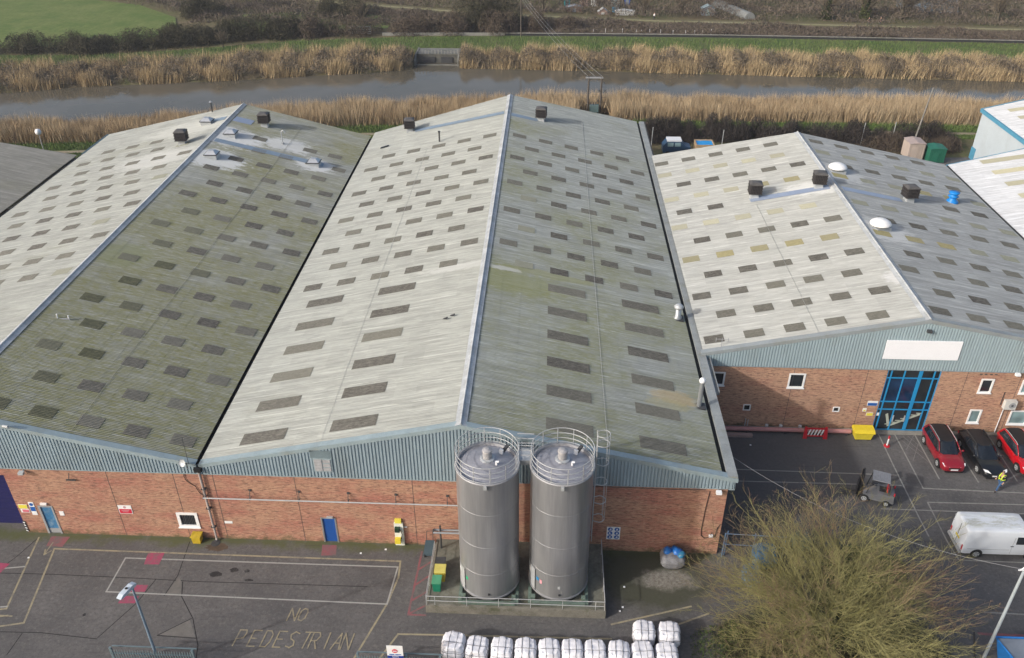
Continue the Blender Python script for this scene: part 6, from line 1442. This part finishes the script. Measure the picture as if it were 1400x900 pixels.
def slivers(n, centre_fn, ln, wd, bias=(0, 0, 0), seed=0, quad=False):
    """n thin faces: centre_fn(g, n)->(n,3); length/width ranges; bias tilts the long axis"""
    g = np.random.default_rng(seed); c = centre_fn(g, n); d = g.normal(0, 1, (n, 3)) + np.array(bias); d /= np.linalg.norm(d, axis=1, keepdims=True)
    u = np.cross(d, g.normal(0, 1, (n, 3))); u /= np.linalg.norm(u, axis=1, keepdims=True)
    L = g.uniform(*ln, (n, 1)); W = g.uniform(*wd, (n, 1))
    return np.stack([c - d * L / 2 - u * W / 2, c - d * L / 2 + u * W / 2, c + d * L / 2], 1)
def lumpvol(line, width, height, seed, lump=2.2, base_z=0.):
    """points in a bank of overlapping domes along a polyline (x, y)"""
    P = np.array(line, float); seg = np.linalg.norm(np.diff(P, axis=0), axis=1); cum = np.concatenate([[0], np.cumsum(seg)])
    g0 = np.random.default_rng(seed + 99); nl = max(3, int(cum[-1] / lump * 1.6)); cs = g0.random(nl) * cum[-1]
    cx = np.interp(cs, cum, P[:, 0]) + g0.normal(0, width * .22, nl); cy = np.interp(cs, cum, P[:, 1]) + g0.normal(0, width * .22, nl)
    ch = height * g0.uniform(.55, 1.1, nl); cr = lump * g0.uniform(.7, 1.3, nl)
    def fn(g, n):
        i = g.integers(0, nl, n); a = g.random(n) * 2 * PI; ph = np.arccos(g.random(n)); r = g.random(n) ** .35
        x = cx[i] + np.cos(a) * np.sin(ph) * r * cr[i]; y = cy[i] + np.sin(a) * np.sin(ph) * r * cr[i] * min(1.3, width / (2 * lump) + .5); z = base_z + np.cos(ph) * r * ch[i]
        return np.stack([x, y, z], 1)
    return fn
m_hedge = leafmat('hedge_dark', [(.035, .033, .022), (.055, .055, .03), (.075, .065, .045), (.05, .055, .028)])
m_hedge2 = leafmat('hedge_brown', [(.06, .045, .038), (.09, .07, .055), (.12, .095, .07), (.075, .07, .04)])
m_scrub = leafmat('scrub_brown', [(.08, .062, .052), (.12, .095, .078), (.16, .13, .105), (.10, .088, .06), (.18, .15, .12)])
m_bramble = leafmat('bramble_grey', [(.09, .075, .055), (.15, .125, .095), (.21, .175, .13), (.12, .10, .06)])
m_reed = leafmat('reed_straw', [(.22, .16, .10), (.33, .245, .15), (.42, .32, .20), (.50, .40, .27), (.34, .26, .16)])
m_reed2 = leafmat('reed_far', [(.22, .165, .10), (.38, .285, .165), (.50, .39, .235), (.31, .245, .145)])
m_grassb = leafmat('grass_green', [(.07, .12, .03), (.10, .16, .04), (.13, .18, .06), (.15, .17, .07)])
m_field = None
def hedge(name, label, line, width, height, n, mat, seed, lump=2.2, cat='hedge', group=None, ln=(.4, 1.1), wd=(.04, .13), bias=(0, 0, .6)):
    # the soft side: twigs; a rough inner mass keeps it from being see-through
    fn = lumpvol(line, width, height, seed, lump)
    o = tris(name, slivers(n, fn, ln, wd, bias, seed), mat); return tag(o, label, cat, group)
hedge('hedge', 'dark hedge between the green field and the far river bank', [(-107, 123.6), (-96, 124.2), (-85, 125), (-76, 127.5), (-70, 131)], 4, 4.2, 30000, m_hedge, 1, 2.6)
hedge('hedge', 'tall dark rounded hedge right of the green field corner', [(-70, 131.0), (-62, 134.5), (-55, 137.5), (-48, 138)], 5, 4.6, 26000, m_hedge, 2, 3.4)
hedge('hedge', 'lower brown hedge running to the small sluice', [(-50, 139), (-42, 140), (-34, 141.5), (-26, 143), (-18, 144), (-9, 144), (-3, 144)], 5, 4.6, 34000, m_hedge2, 3, 2.8)
hedge('bush', 'dark round bush behind the far corner of the green field', [(-75, 158), (-70, 161)], 5, 5, 8000, m_hedge, 4, 3.2, 'bush')
hedge('bush', 'dark bush beyond the small meadow, above the hedge', [(-47, 158), (-39, 156)], 5, 4.6, 10000, m_hedge, 5, 3.4, 'bush')
hedge('bush', 'tall dark bush left of the far telegraph pole', [(-15, 146), (-9, 149), (-4, 150)], 5, 8.5, 14000, m_hedge, 6, 3.2, 'bush')
hedge('bush', 'dark scrub bush right of the far telegraph pole', [(1.5, 146), (6, 146)], 4, 5, 8000, m_hedge2, 7, 2.6, 'bush')
hedge('hedge', 'dark hedge behind the right warehouse along the riverside track', [(16, 79.6), (24, 80), (34, 81), (44, 80.2), (54, 80.2), (62, 80.5)], 4.6, 3.1, 80000, M('x', (0, 0, 0)) if False else leafmat('hedge_winter', [(.03, .026, .023), (.045, .038, .034), (.065, .055, .048), (.035, .032, .026)]), 8, 1.6, ln=(.3, .9), wd=(.02, .07), bias=(0, 0, 1.6))
hedge('hedge', 'second winter hedge at the foot of the pale grey shed', [(50, 77.2), (56, 77.8), (62, 77)], 3, 2.2, 9000, m_hedge2, 28, 1.5, ln=(.3, .9), wd=(.02, .07), bias=(0, 0, 1.6))
# green bush under the tree
hedge('bush', 'leafy green bush under the right side of the bare tree', [(23.2, -3.0), (25.2, -2.0), (27.2, -1.6)], 2.4, 2.6, 15000, leafmat('ivy_green', [(.02, .045, .015), (.05, .09, .025), (.09, .14, .04), (.04, .07, .025)]), 9, 1.3, 'bush', ln=(.08, .2), wd=(.05, .12), bias=(0, 0, 0))
o = tris('undergrowth', slivers(26000, lumpvol([(16.5, -7.5), (18, -8.5), (21, -8.8), (25, -8.5), (29.0, -8.8)], 3.5, .6, 12, 1.8), (.15, .6), (.012, .04), (0, 0, .5), 12), leafmat('under_brown', [(.07, .055, .04), (.12, .09, .06), (.10, .11, .045), (.15, .12, .075)])); tag(o, kind='stuff')
o = tris('ground_ivy', slivers(16000, lumpvol([(16.5, -8), (19.5, -8.2), (23, -4.5), (27, -5.5)], 3.5, .5, 13, 1.3), (.07, .18), (.05, .1), (0, 0, 0), 13), leafmat('ivy_low', [(.03, .055, .02), (.06, .09, .025), (.08, .10, .035)])); tag(o, kind='stuff')

# ---- reeds
def reeds(n, xr, y0f, y1f, z0f, h, wd, seed, lean=(0, 0), clump=None, keep=None):
    g = np.random.default_rng(seed); x = g.uniform(*xr, n); u = g.random(n); y0 = np.interp(x, *zip(*[(a, b) for a, b in y0f])); y1 = np.interp(x, *zip(*[(a, b) for a, b in y1f])); y = y0 + (y1 - y0) * u
    if clump is not None:
        nn = np.sin(x * .9 + 1.3 * np.sin(x * .31)) + np.sin(x * .37 + y * 1.1) + .8 * np.sin(y * 1.7 + x * .21) + g.normal(0, .6, n); k = nn > clump; x, y, u, nn = x[k], y[k], u[k], nn[k]
    else: nn = np.sin(x * .5 + y * .7) + np.sin(x * .13) + .5 * np.sin(x * 1.7)
    if keep is not None: k = keep(x, y); x, y, u, nn = x[k], y[k], u[k], nn[k]
    n = len(x); H = g.uniform(*h, n) * (1 + .10 * nn); a = g.random(n) * PI
    lx = g.normal(lean[0], .16, n) + .12 * np.sin(x * .6 + y); ly = g.normal(lean[1], .12, n); w_ = g.uniform(*wd, n); z = np.full(n, -1.2) if z0f is None else z0f(u)
    b0 = np.stack([x - np.cos(a) * w_ / 2, y - np.sin(a) * w_ / 2, z], 1); b1 = np.stack([x + np.cos(a) * w_ / 2, y + np.sin(a) * w_ / 2, z], 1); tp = np.stack([x + lx * H, y + ly * H, z + H], 1)
    rv = np.clip(.5 + .13 * nn + g.normal(0, .2, n), 0, 1)
    return np.stack([b0, b1, tp], 1), rv
NB2 = [(a, b + .2) for a, b in NB]; NW2 = [(a, b + 2.4) for a, b in NW]
P, rv = reeds(120000, (-90, 84), NB2, NW2, lambda u: -.1 - 1.1 * u, (1.7, 3.1), (.05, .13), 21, keep=lambda x, y: ~((x > 9.3) & (x < 14.6) & (y < 93.2)) & (y < np.interp(x, *zip(*NW2)) - .6 + .9 * np.sin(x * .41) + .5 * np.sin(x * 1.13)))
tag(tris('near_reeds', P, m_reed, rv), kind='stuff')
inlet = lambda x, y: ~((x > -21.2) & (x < -12.0))
F0 = [(a, b - .2) for a, b in FW]; F1 = [(a, b + 5.) for a, b in FB if a < -21 or a > -12]
def zf(u): return np.interp(u, [0, .2, .5, 1], [-1.3, -.5, .1, .15])
P1, r1 = reeds(90000, (-115, 118), F0, F1, zf, (1.1, 2.2), (.05, .13), 22, (.10, 0), clump=-.25, keep=lambda x, y: inlet(x, y) & (y < np.interp(x, *zip(*[(a, b) for a, b in FB if a < -21 or a > -12])) + 3.2 + 1.2 * np.sin(x * .33) + .7 * np.sin(x * .91)))
P3, r3 = reeds(26000, (-115, 118), F0, [(a, b + 1.3) for a, b in FW], lambda u: -1.3 + .8 * u, (1.2, 2.2), (.05, .12), 24, (.15, -.05), clump=.7, keep=inlet)
tag(tris('far_reeds', np.concatenate([P1, P3]), m_reed2, np.concatenate([r1, r3])), kind='stuff')
g = np.random.default_rng(30); n = 80000; x = g.uniform(-115, 118, n); fw = np.interp(x, *zip(*FW)); fb = np.interp(x, *zip(*[(a, b) for a, b in FB if a < -21 or a > -12])); u = g.random(n); y = fw + (fb + 1.0 - fw) * u; k = inlet(x, y); x, y, u = x[k], y[k], u[k]; n = len(x)
zt = np.interp(u, [0, .4, 1], [-1.2, -.1, .15]); hh = (1.25 + .6 * np.sin(x * .8 + 2 * np.sin(x * .17)) + .3 * np.sin(x * 2.1)) * g.random(n); c = np.stack([x, y, zt + np.maximum(hh, 0)], 1)
tag(tris('bank_brambles', slivers(n, lambda g_, n_: c, (.5, 1.5), (.04, .13), (.5, 0, -.2), 31), m_bramble), kind='stuff')
# ---- grass strips and field
def grassmat(name, a, b_, c_):
    t = NT(name); p = t.coord(); n1 = t.noise(p, .12, 5, .7); n2 = t.noise(p, 1.4, 5, .75); n3 = t.noise(t.map(p, (1, .25, 1)), .6, 3)
    c = t.mix(t.ramp(n1, .38, .62), a, b_); c = t.mix(t.ramp(n2, .42, .68, 0, .6), c, c_); c = t.mix(t.ramp(n3, .55, .7, 0, .3), c, [k * 1.35 for k in b_]); t.bump(n2, .5, .1)
    return t.fin(c, .95, 0, .1)
m_grass = grassmat('grass_bank', (.08, .125, .04), (.125, .14, .06), (.085, .085, .045)); m_fieldg = grassmat('field_grass', (.105, .155, .045), (.165, .195, .07), (.08, .12, .035)); m_track = grassmat('track_dirt', (.27, .225, .16), (.32, .27, .20), (.2, .18, .10))
def band(name, A, B, z, mat, x0=-140, x1=140, st_=3):
    b = MB(); xs_ = np.arange(x0, x1 + 1, st_)
    for a, c in zip(xs_, xs_[1:]): b.quad([(a, interp(A, a), z), (c, interp(A, c), z), (c, interp(B, c), z), (a, interp(B, a), z)])
    return tag(b.build(name, mat), kind='structure')
band('bank_grass', [(a, b + .5) for a, b in FB], [(-140, 118), (-101, 121.5), (-85, 121.8), (-68, 126.5), (-47, 134.5), (-24, 138.8), (-3, 140.4), (42, 140.1), (99, 137), (140, 135)], .17, m_grass)
def zc(x): return .15
band('riverside_grass', [(a, b - 5.6) for a, b in NB], [(a, b + .2) for a, b in NB], .012, m_grass)
band('riverside_track', [(a, b - 3.9) for a, b in NB], [(a, b - 2.9) for a, b in NB], .02, m_track)
b = MB(); b.quad([(-170, 127, .16), (-106, 127, .16), (-85, 129, .16), (-77, 136, .16), (-75, 144, .16), (-79.5, 154.7, .16), (-93, 167.4, .16), (-109, 174, .16), (-170, 190, .16)]); tag(b.build('green_field', m_fieldg), kind='structure')
b = MB(); b.quad([(-66, 141, .16), (-30, 146, .16), (-30, 157, .16), (-48, 163, .16), (-66, 158, .16)]); tag(b.build('small_meadow', m_fieldg), kind='structure')
FPT = [(-140, 205), (-90, 190), (-46.6, 171.4), (-14.1, 162.0), (-3.9, 159.4), (28.5, 154.7), (104.7, 149.1), (160, 146)]
band('far_path', [(a, b - .7) for a, b in FPT], [(a, b + .7) for a, b in FPT], .18, grassmat('path_olive', (.24, .23, .12), (.28, .25, .16), (.2, .2, .09)))
band('far_verge', [(a, b - 2.8) for a, b in FPT], [(a, b + 2.2) for a, b in FPT], .165, grassmat('verge_olive', (.13, .12, .07), (.16, .145, .08), (.12, .10, .065)))
def tufts(name, n, A, B, x0, x1, h, seed, mat, z=.15):
    P, r = reeds(n, (x0, x1), A, B, lambda u: np.full_like(u, z), h, (.05, .12), seed); return tag(tris(name, P, mat, r), kind='stuff')
tufts('grass_tufts', 42000, [(a, b + 1.0) for a, b in FB], [(-140, 118), (-101, 121.2), (-85, 121.5), (-68, 126), (-47, 134), (-24, 138.4), (-3, 139), (42, 139), (99, 136.6), (140, 134)], -112, 112, (.25, .6), 41, m_grassb)
tufts('track_grass', 26000, [(a, b - 5.8) for a, b in NB], [(a, b - 4.0) for a, b in NB], -80, 78, (.15, .35), 42, m_grassb, 0)
tufts('reed_edge_grass', 22000, [(a, b - 2.7) for a, b in NB], [(a, b + .3) for a, b in NB], -80, 78, (.25, .6), 43, m_grassb, 0)
# ---- flood wall, ditch and scrub beyond
t = thing('flood_wall', 'long low dark flood wall with a pale coping beyond the river', 'wall', (45, 140, 0))
W1 = [(-4.5, 140.6), (20, 140.7), (42, 140.4), (70, 139.2), (99.5, 137.8), (150, 135)]
b = MB(); c = MB()
for (xa, ya), (xb, yb) in zip(W1, W1[1:]):
    b.prism([(xa, ya, 0), (xb, yb, 0), (xb, yb, .55), (xa, ya, .55)], (0, .25, 0)); c.prism([(xa, ya - .06, .551), (xb, yb - .06, .551), (xb, yb + .4, .551), (xa, ya + .4, .551)][::-1], (0, 0, .08))
b.build('sheet_piles', M('pile_dark', (.03, .032, .034), .8, 0, .3, 2), t); c.build('coping', m_concrete, t)
t = thing('low_wall', 'low pale concrete wall in front of the brown hedge', 'wall', (-17, 139.4, 0)); b = MB(); b.prism([(-30, 139.6, 0), (-4.6, 140.5, 0), (-4.6, 140.5, .7), (-30, 139.6, .7)], (0, .2, 0)); b.build('panel', M('pale_wall', (.22, .22, .20), .9, 0, .3, 1), t)
t = thing('field_gate', 'pale field gate panel before the brown hedge', 'gate', (-35, 139.5, 0)); b = MB()
for z in (.2, .55, .9, 1.25, 1.6): b.box(-37.4, -32.6, 141.0, 141.06, z, z + .12)
b.build('bars', m_lgrey, t); b = MB(); b.box(-37.6, -37.4, 140.95, 141.15, 0, 1.9); b.box(-32.6, -32.4, 140.95, 141.15, 0, 1.9); b.build('post', m_wood, t)
def region_scrub(name, n, A, B, x0, x1, h, seed, mat, lump=3.):
    g = np.random.default_rng(seed); x = g.uniform(x0, x1, n); y0 = np.interp(x, *zip(*A)); y1 = np.interp(x, *zip(*B)); y = y0 + (y1 - y0) * g.random(n)
    H = h * (.5 + .28 * np.sin(x / lump * 1.3 + 1.7 * np.sin(y / lump)) + .28 * np.sin(y / lump * 1.9 + x * .23 + seed) + .1 * np.sin(x * 1.9)); z = .1 + np.maximum(H, .15) * g.random(n) ** .6
    c = np.stack([x, y, z], 1); return tag(tris(name, slivers(n, lambda a, b_: c, (.4, 1.3), (.07, .2), (0, 0, 1.2), seed + 1), mat), kind='stuff')
region_scrub('ditch_scrub', 46000, [(-4, 141.5), (42, 141.2), (100, 138.8), (150, 136)], [(-4, 157), (28, 152.5), (104, 147), (150, 144)], -3, 125, 1.1, 51, m_scrub, 3.4)
region_scrub('ditch_reeds', 20000, [(-60, 150), (-4, 146), (0, 146)], [(-60, 170), (-14, 160), (0, 157)], -75, -2, 1.6, 52, m_scrub, 3.)
region_scrub('far_thicket', 150000, [(-160, 192), (-110, 176), (-80, 158), (-46, 174), (-14, 164.5), (28, 157.5), (104, 152), (160, 149)], [(-160, 225), (0, 205), (160, 200)], -150, 160, 3.6, 53, m_scrub, 5.5)
# ---- individual far trees
m_barkf = leafmat('bark_far', [(.07, .06, .045), (.10, .085, .06)]); m_twigf = leafmat('twig_far', [(.095, .075, .055), (.14, .115, .085), (.17, .15, .10)])
def fartree(label, x, y, h, seed, ivy=False, group='bare trees beyond the far path'):
    S = grow_tree(seed, (x, y, 0), 8, h * .22, h * .035, (28, 80), h * .52, 2, [9, 7, 4], [.5, .5, .5], up=.3)
    t = tree_thing('far_tree', label, (x, y, 0), S, m_barkf, m_twigf, .05, group, sides=4)
    if ivy:
        fn = lumpvol([(x, y), (x + .3, y)], 1.2, h * .62, seed, .9); tris('ivy', slivers(2600, fn, (.3, .6), (.12, .3), (0, 0, 0), seed), leafmat('ivy_far%d' % seed, [(.05, .06, .025), (.09, .10, .04)]), None, t)
for i, (l, x, y, h, iv) in enumerate((('bare tree at the top centre right of the allotment sheds', 46, 166, 8, 0), ('bare tree with ivy, leftmost of the riverside pair', 66, 158.5, 9, 1), ('twin ivy clad tree behind the dark walkers', 74.5, 159, 10, 1), ('dark trunked bare tree left of the pond glimpse', 82.5, 159, 10, 0),
        ('leaning bare tree right beside the pond glimpse', 85, 161.5, 9, 0), ('bare tree above the path near the top right corner', 103, 158, 8, 0), ('small bare tree behind the walker in pale clothes', 26, 160.5, 7, 0), ('small bare tree left of the white shed', 34.5, 161, 7, 0),
        ('thin bare sapling above the brown hedge', -37, 151, 6, 0), ('pale bare sapling on the far bank below the tall hedge', -60, 129, 4.5, 0), ('bare tree at the far edge of the green field', -100, 178, 8, 0), ('bare tree left of the allotment sheds', 3, 165, 8, 0))): fartree(l, x, y, h, 60 + i, iv)
b = MB(); b.quad([(84, 166, .25), (97, 164, .25), (104, 182, .25), (90, 186, .25)]); tag(b.build('pond', m_water), kind='structure')
# ---- sluice
t = thing('sluice', 'small concrete sluice in the far river bank', 'sluice', (-16.7, 122.5, -1.2)); ms = M('sluice_concrete', (.17, .17, .155), .9, 0, .35, .8, dirt=((.10, .11, .07), .8))
b = MB(); b.box(-20.58, -12.72, 124.3, 124.7, -2.2, .35); b.build('headwall', M('sluice_wall', (.09, .09, .08), .9, 0, .4, 1.2, dirt=((.20, .18, .12), .6)), t)
for x0, x1 in ((-20.9, -20.6), (-12.7, -12.4)): MB().prism([(x0, 121.8, -2.2), (x0, 128.4, -2.2), (x0, 128.4, .62), (x0, 124.0, .62), (x0, 121.8, -.3)], (x1 - x0, 0, 0)).build('wing_wall', ms, t)
MB().box(-20.6, -12.7, 122.3, 122.6, -2.2, -1.05).build('sill_beam', ms, t)
b = MB(); b.box(-20.58, -12.72, 124.2, 128.3, .36, .5); b.build('coping', ms, t)
b = MB()
for x in np.arange(-20.3, -12.6, .62): b.box(x, x + .16, 124.22, 124.4, .5, .95 + .25 * rnd.random())
b.path([(-20.5, 126.4, .95), (-12.8, 126.4, .95)], .03, 5); b.build('handrail', M('sluice_post', (.24, .24, .22), .8, 0, .3, 2), t)
for x in (-19.4, -16.): MB().box(x, x + 2.2, 124.1, 124.29, -1.6, -.1).build('flap', m_dgrey, t)
# ---- poles and wires
t = thing('transformer_pole', 'twin wooden poles carrying a grey green transformer on the river bank', 'power pole', (12, 92.5, -.8)); mw_ = M('pole_wood', (.10, .085, .07), .9, 0, .3, 2)
for x in (11.0, 13.0): MB().path([(x, 92.2, -1.2), (x, 92.2, 5.4)], [.16, .13], 8).build('pole', mw_, t)
MB().box(10.5, 13.2, 92.08, 92.32, 5.2, 5.4).build('crossarm', m_grey, t); MB().box(11.3, 12.7, 91.6, 92.4, .0, 1.1).build('transformer', M('transformer_green', (.11, .17, .17), .5), t)
b = MB()
for x in (11.45, 11.85, 12.25): b.path([(x, 92, 1.1), (x, 92, 1.55)], .06, 6)
b.build('bushing', m_dgrey, t)
b = MB()
for z in (1.5, 2.3, 3.1, 3.9): b.path([(12.9, 92, z), (13.9, 91.9, z + .05)], .03, 5)
for x, z in ((12.6, 3.2), (13.5, 3.2), (12.5, 1.6), (13.3, 4.4)): b.box(x, x + .15, 91.9, 92.1, z, z + .3)
b.build('fittings', m_dgrey, t)
def tpole(label, x, y, h, lean=(0, 0), mat=mw_, r=.13, z0=-.1):
    t = thing('telegraph_pole', label, 'pole', (x, y, 0)); MB().path([(x, y, z0), (x + lean[0], y + lean[1], h)], [r, r * .75], 8).build('pole', mat, t); b = MB(); b.box(x + lean[0] - .5, x + lean[0] + .5, y + lean[1] - .05, y + lean[1] + .05, h - .35, h - .2); b.build('crossarm', m_grey, t); return t
tpole('far wooden telegraph pole beyond the river', -1.2, 139.2, 8.6)
t = thing('telegraph_pole', 'tall leaning weathered pole between the beige cabin and the green container', 'pole', (56.3, 77.2, 0)); MB().path([(56.3, 77.2, 0), (57.2, 77.4, 8.6)], [.14, .09], 8).build('pole', M('pole_mottled', (.20, .19, .17), .9, 0, .5, 3), t)
t = thing('power_line', 'three sagging wires from the far pole down to the transformer poles', 'wire', (5, 115, 7))
for k, x in enumerate((10.9, 12.0, 13.1)):
    pa, pb = Vector((-1.2 + (k - 1) * .45, 139.2, 8.4)), Vector((x, 92.2, 5.45)); MB().path([pa.lerp(pb, u) - Vector((0, 0, .8 * 4 * u * (1 - u))) for u in np.linspace(0, 1, 24)], .013, 4).build('wire', m_lgrey, t)
t = thing('lamp_post', 'short post with a round white lamp behind the far left roof', 'lamp post', (-64.9, 69.3, 0)); MB().path([(-64.9, 69.3, 0), (-64.9, 69.3, 3.3)], .06, 8).build('post', m_grey, t); MB().lathe([(.02, 3.2), (.3, 3.3), (.42, 3.6), (.3, 3.95), (.02, 4.05)], -64.9, 69.3, 16).build('globe', m_white, t, True)
for i, (x, y, h, l) in enumerate(((19.6, 76.8, 2.8, 'leftmost of the thin fence posts behind the right warehouse'), (29.5, 76.6, 2.6, 'thin fence post right of the blue trailer, behind the right warehouse'), (49.6, 78.6, 3.2, 'thin pale fence post just right of the right roof ridge'), (54.0, 79, 3.2, 'thin pale fence post left of the beige cabin'))):
    t = thing('fence_post', l, 'post', (x, y, 0), 0, 'thin posts behind the right warehouse'); MB().path([(x, y, 0), (x + .05, y, h)], .05, 6).build('post', m_lgrey, t)
# ---- containers and vehicles behind the right warehouse
def cabin(name, label, x0, x1, y0, y1, h, m1, m2, cat):
    t = thing(name, label, cat, ((x0 + x1) / 2, (y0 + y1) / 2, 0)); b = MB(); b.box(x0, x1, y0, y1, .1, h)
    for i in range(int((x1 - x0) / .3)): x = x0 + .1 + i * .3; b.box(x, x + .12, y0 - .03, y0 - .002, .2, h - .15)
    b.build('walls', m1, t); b = MB(); b.prism([(x0 - .08, y0 - .1, h), (x1 + .08, y0 - .1, h), ((x0 + x1) / 2, y0 - .1, h + .18)], (0, y1 - y0 + .2, 0)); b.build('roof', m2, t)
    MB().box(x0 + .1, x1 - .1, y0 + .1, y1 - .1, 0, .1).build('skid', m_dgrey, t); MB().box(x0 + .4, x0 + 1.2, y0 - .05, y0 - .03, .2, h - .5).build('door', m1, t)
cabin('site_cabin', 'beige cabin behind the eaves of the right warehouse', 54.0, 56.1, 72.6, 75.0, 2.35, M('cabin_beige', (.42, .35, .30), .7, 0, .1, 1), M('cabin_roof', (.40, .32, .29), .7), 'cabin')
cabin('storage_container', 'green container behind the eaves of the right warehouse', 56.5, 58.6, 71.6, 73.6, 2.0, M('container_green', (.015, .12, .075), .6, 0, .12, 1), M('container_green_top', (.018, .14, .09), .6), 'container')
t = thing('parked_van', 'small blue and white van half hidden behind the right warehouse', 'van', (22.5, 74, 0)); b = MB(); b.prism([(20.8, 73.2, .4), (24.6, 73.2, .4), (24.6, 73.2, 1.2), (23.9, 73.2, 1.35), (23.3, 73.2, 1.95), (21.3, 73.2, 1.95), (20.8, 73.2, 1.3)], (0, 1.7, 0)); b.build('body', M('van_blue', (.03, .07, .13), .4), t)
MB().box(21.3, 23.3, 73.3, 74.8, 1.96, 2.15).build('roof', m_whitep, t); MB().box(21.4, 22.2, 73.15, 73.19, 1.3, 1.85).build('window', m_glass_pale, t); MB().box(22.4, 23.2, 73.15, 73.19, 1.3, 1.85).build('window', m_glass_pale, t)
for x in (21.5, 23.9): MB().path([(x, 73.1, .32), (x, 73.35, .32)], .32, 14).build('wheel', m_rubber, t)
t = thing('skip_bin', 'open crate with a bright blue liner behind the right warehouse', 'crate', (26.6, 74.5, 0)); b = MB(); b.box(25.4, 27.9, 73.4, 73.5, .1, 1.5); b.box(25.4, 27.9, 75.6, 75.7, .1, 1.5); b.box(25.4, 25.5, 73.51, 75.59, .1, 1.5); b.box(27.8, 27.9, 73.51, 75.59, .1, 1.5); b.build('sides', M('crate_wood', (.42, .30, .18), .8), t); MB().box(25.52, 27.78, 73.52, 75.58, .1, 1.35).build('liner', M('liner_blue', (.01, .30, .70), .4), t)
# ---- allotment sheds
def shed(label, x, y, w_, d, h, m1, m2, pitch=.6):
    t = thing('allotment_shed', label, 'shed', (x, y, 0)); b = MB(); b.prism([(x - w_ / 2, y - d / 2, 0), (x + w_ / 2, y - d / 2, 0), (x + w_ / 2, y - d / 2, h), (x, y - d / 2, h + pitch), (x - w_ / 2, y - d / 2, h)], (0, d, 0)); b.build('walls', m1, t)
    b = MB(); b.quad([(x - w_ / 2 - .15, y - d / 2 - .15, h - .05), (x, y - d / 2 - .15, h + pitch + .08), (x, y + d / 2 + .15, h + pitch + .08), (x - w_ / 2 - .15, y + d / 2 + .15, h - .05)]); b.quad([(x, y - d / 2 - .15, h + pitch + .08), (x + w_ / 2 + .15, y - d / 2 - .15, h - .05), (x + w_ / 2 + .15, y + d / 2 + .15, h - .05), (x, y + d / 2 + .15, h + pitch + .08)]); b.build('roof', m2, t)
    MB().box(x - .4, x + .35, y - d / 2 - .05, y - d / 2 - .01, 0, h * .85).build('door', m2, t)
mgr = M('shed_grey', (.20, .22, .25), .7); mwht = M('shed_white', (.62, .62, .60), .7); mpnk = M('shed_pink', (.36, .26, .22), .8); mbl2 = M('shed_blue', (.08, .25, .38), .6); mbr2 = M('shed_brown', (.15, .10, .08), .8); mgl = M('greenhouse', (.30, .38, .38), .3)
for a in (('low grey roofed shed at the left end of the allotments', 10.2, 165, 3.6, 2.2, 1.0, mbr2, mgr, .3), ('small turquoise shed behind the grey roofed one', 8.6, 170, 1.4, 1.4, 2.2, M('shed_turquoise', (.05, .35, .40), .6), mgr), ('dull pink shed left of the white shed', 12.6, 171, 2, 1.8, 2.0, mpnk, mbr2), ('white upright shed at the top of the allotments', 14.9, 171, 1.3, 1.5, 2.1, mwht, mwht, .2),
          ('low white tent in the scrub of the allotments', 16.7, 162.4, 2.2, 1.6, .5, mpnk, mwht, .8), ('low white slab roofed store right of the tent', 21.6, 161.6, 4.2, 1.6, .9, mwht, mwht, .15), ('small bright blue water butt shed behind the tent', 19.6, 164.2, 1.3, 1.0, .9, mbl2, mbl2, .1), ('pale glass greenhouse among the sheds', 20, 171, 2, 1.8, 1.9, mgl, mgl), ('blue shed beside the greenhouse', 22.8, 171.5, 1.3, 1.4, 2.2, M('shed_deepblue', (.03, .08, .35), .6), mgr),
          ('dark framed greenhouse right of the small bare trees', 40.3, 162.2, 2.8, 2, 1.5, mgr, mgl)): shed(*a)
t = thing('polytunnel', 'long slanting grey polytunnel above the far path', 'polytunnel', (50, 165, 0)); b = MB(); b.prism([(49.0 + 1.2 * math.cos(a), 157.5, 1.5 * math.sin(a)) for a in np.linspace(0, PI, 9)], (-5.0, 15, 0)); b.build('cover', M('poly_grey', (.17, .18, .18), .8), t)
for i in range(15):
    x = 14 + i * 2.05 + rnd.uniform(-.95, .95); t = MB(); t.path([(x, 142.8, .1), (x, 142.8, .95 + rnd.random() * .3)], .04, 5); o = t.build('ditch_post', m_white)
    tag(o, 'short white post on the ditch edge behind the flood wall', 'post', 'white posts behind the flood wall')

# ---- the air: thin even haze round the whole scene
hz = MB(); hz.box(-1501, 1501, -601, 2501, -3.9, 44); ho = hz.build('haze', [])
hm = bpy.data.materials.new('haze'); hm.use_nodes = True; hn = hm.node_tree; hn.nodes.clear(); hq = hn.nodes.new('ShaderNodeOutputMaterial'); hv = hn.nodes.new('ShaderNodeVolumePrincipled')
hv.inputs['Color'].default_value = (.86, .89, 1, 1); hv.inputs['Density'].default_value = .00026; hv.inputs['Anisotropy'].default_value = .2; hn.links.new(hv.outputs[0], hq.inputs['Volume']); ho.data.materials.append(hm); tag(ho, kind='stuff')
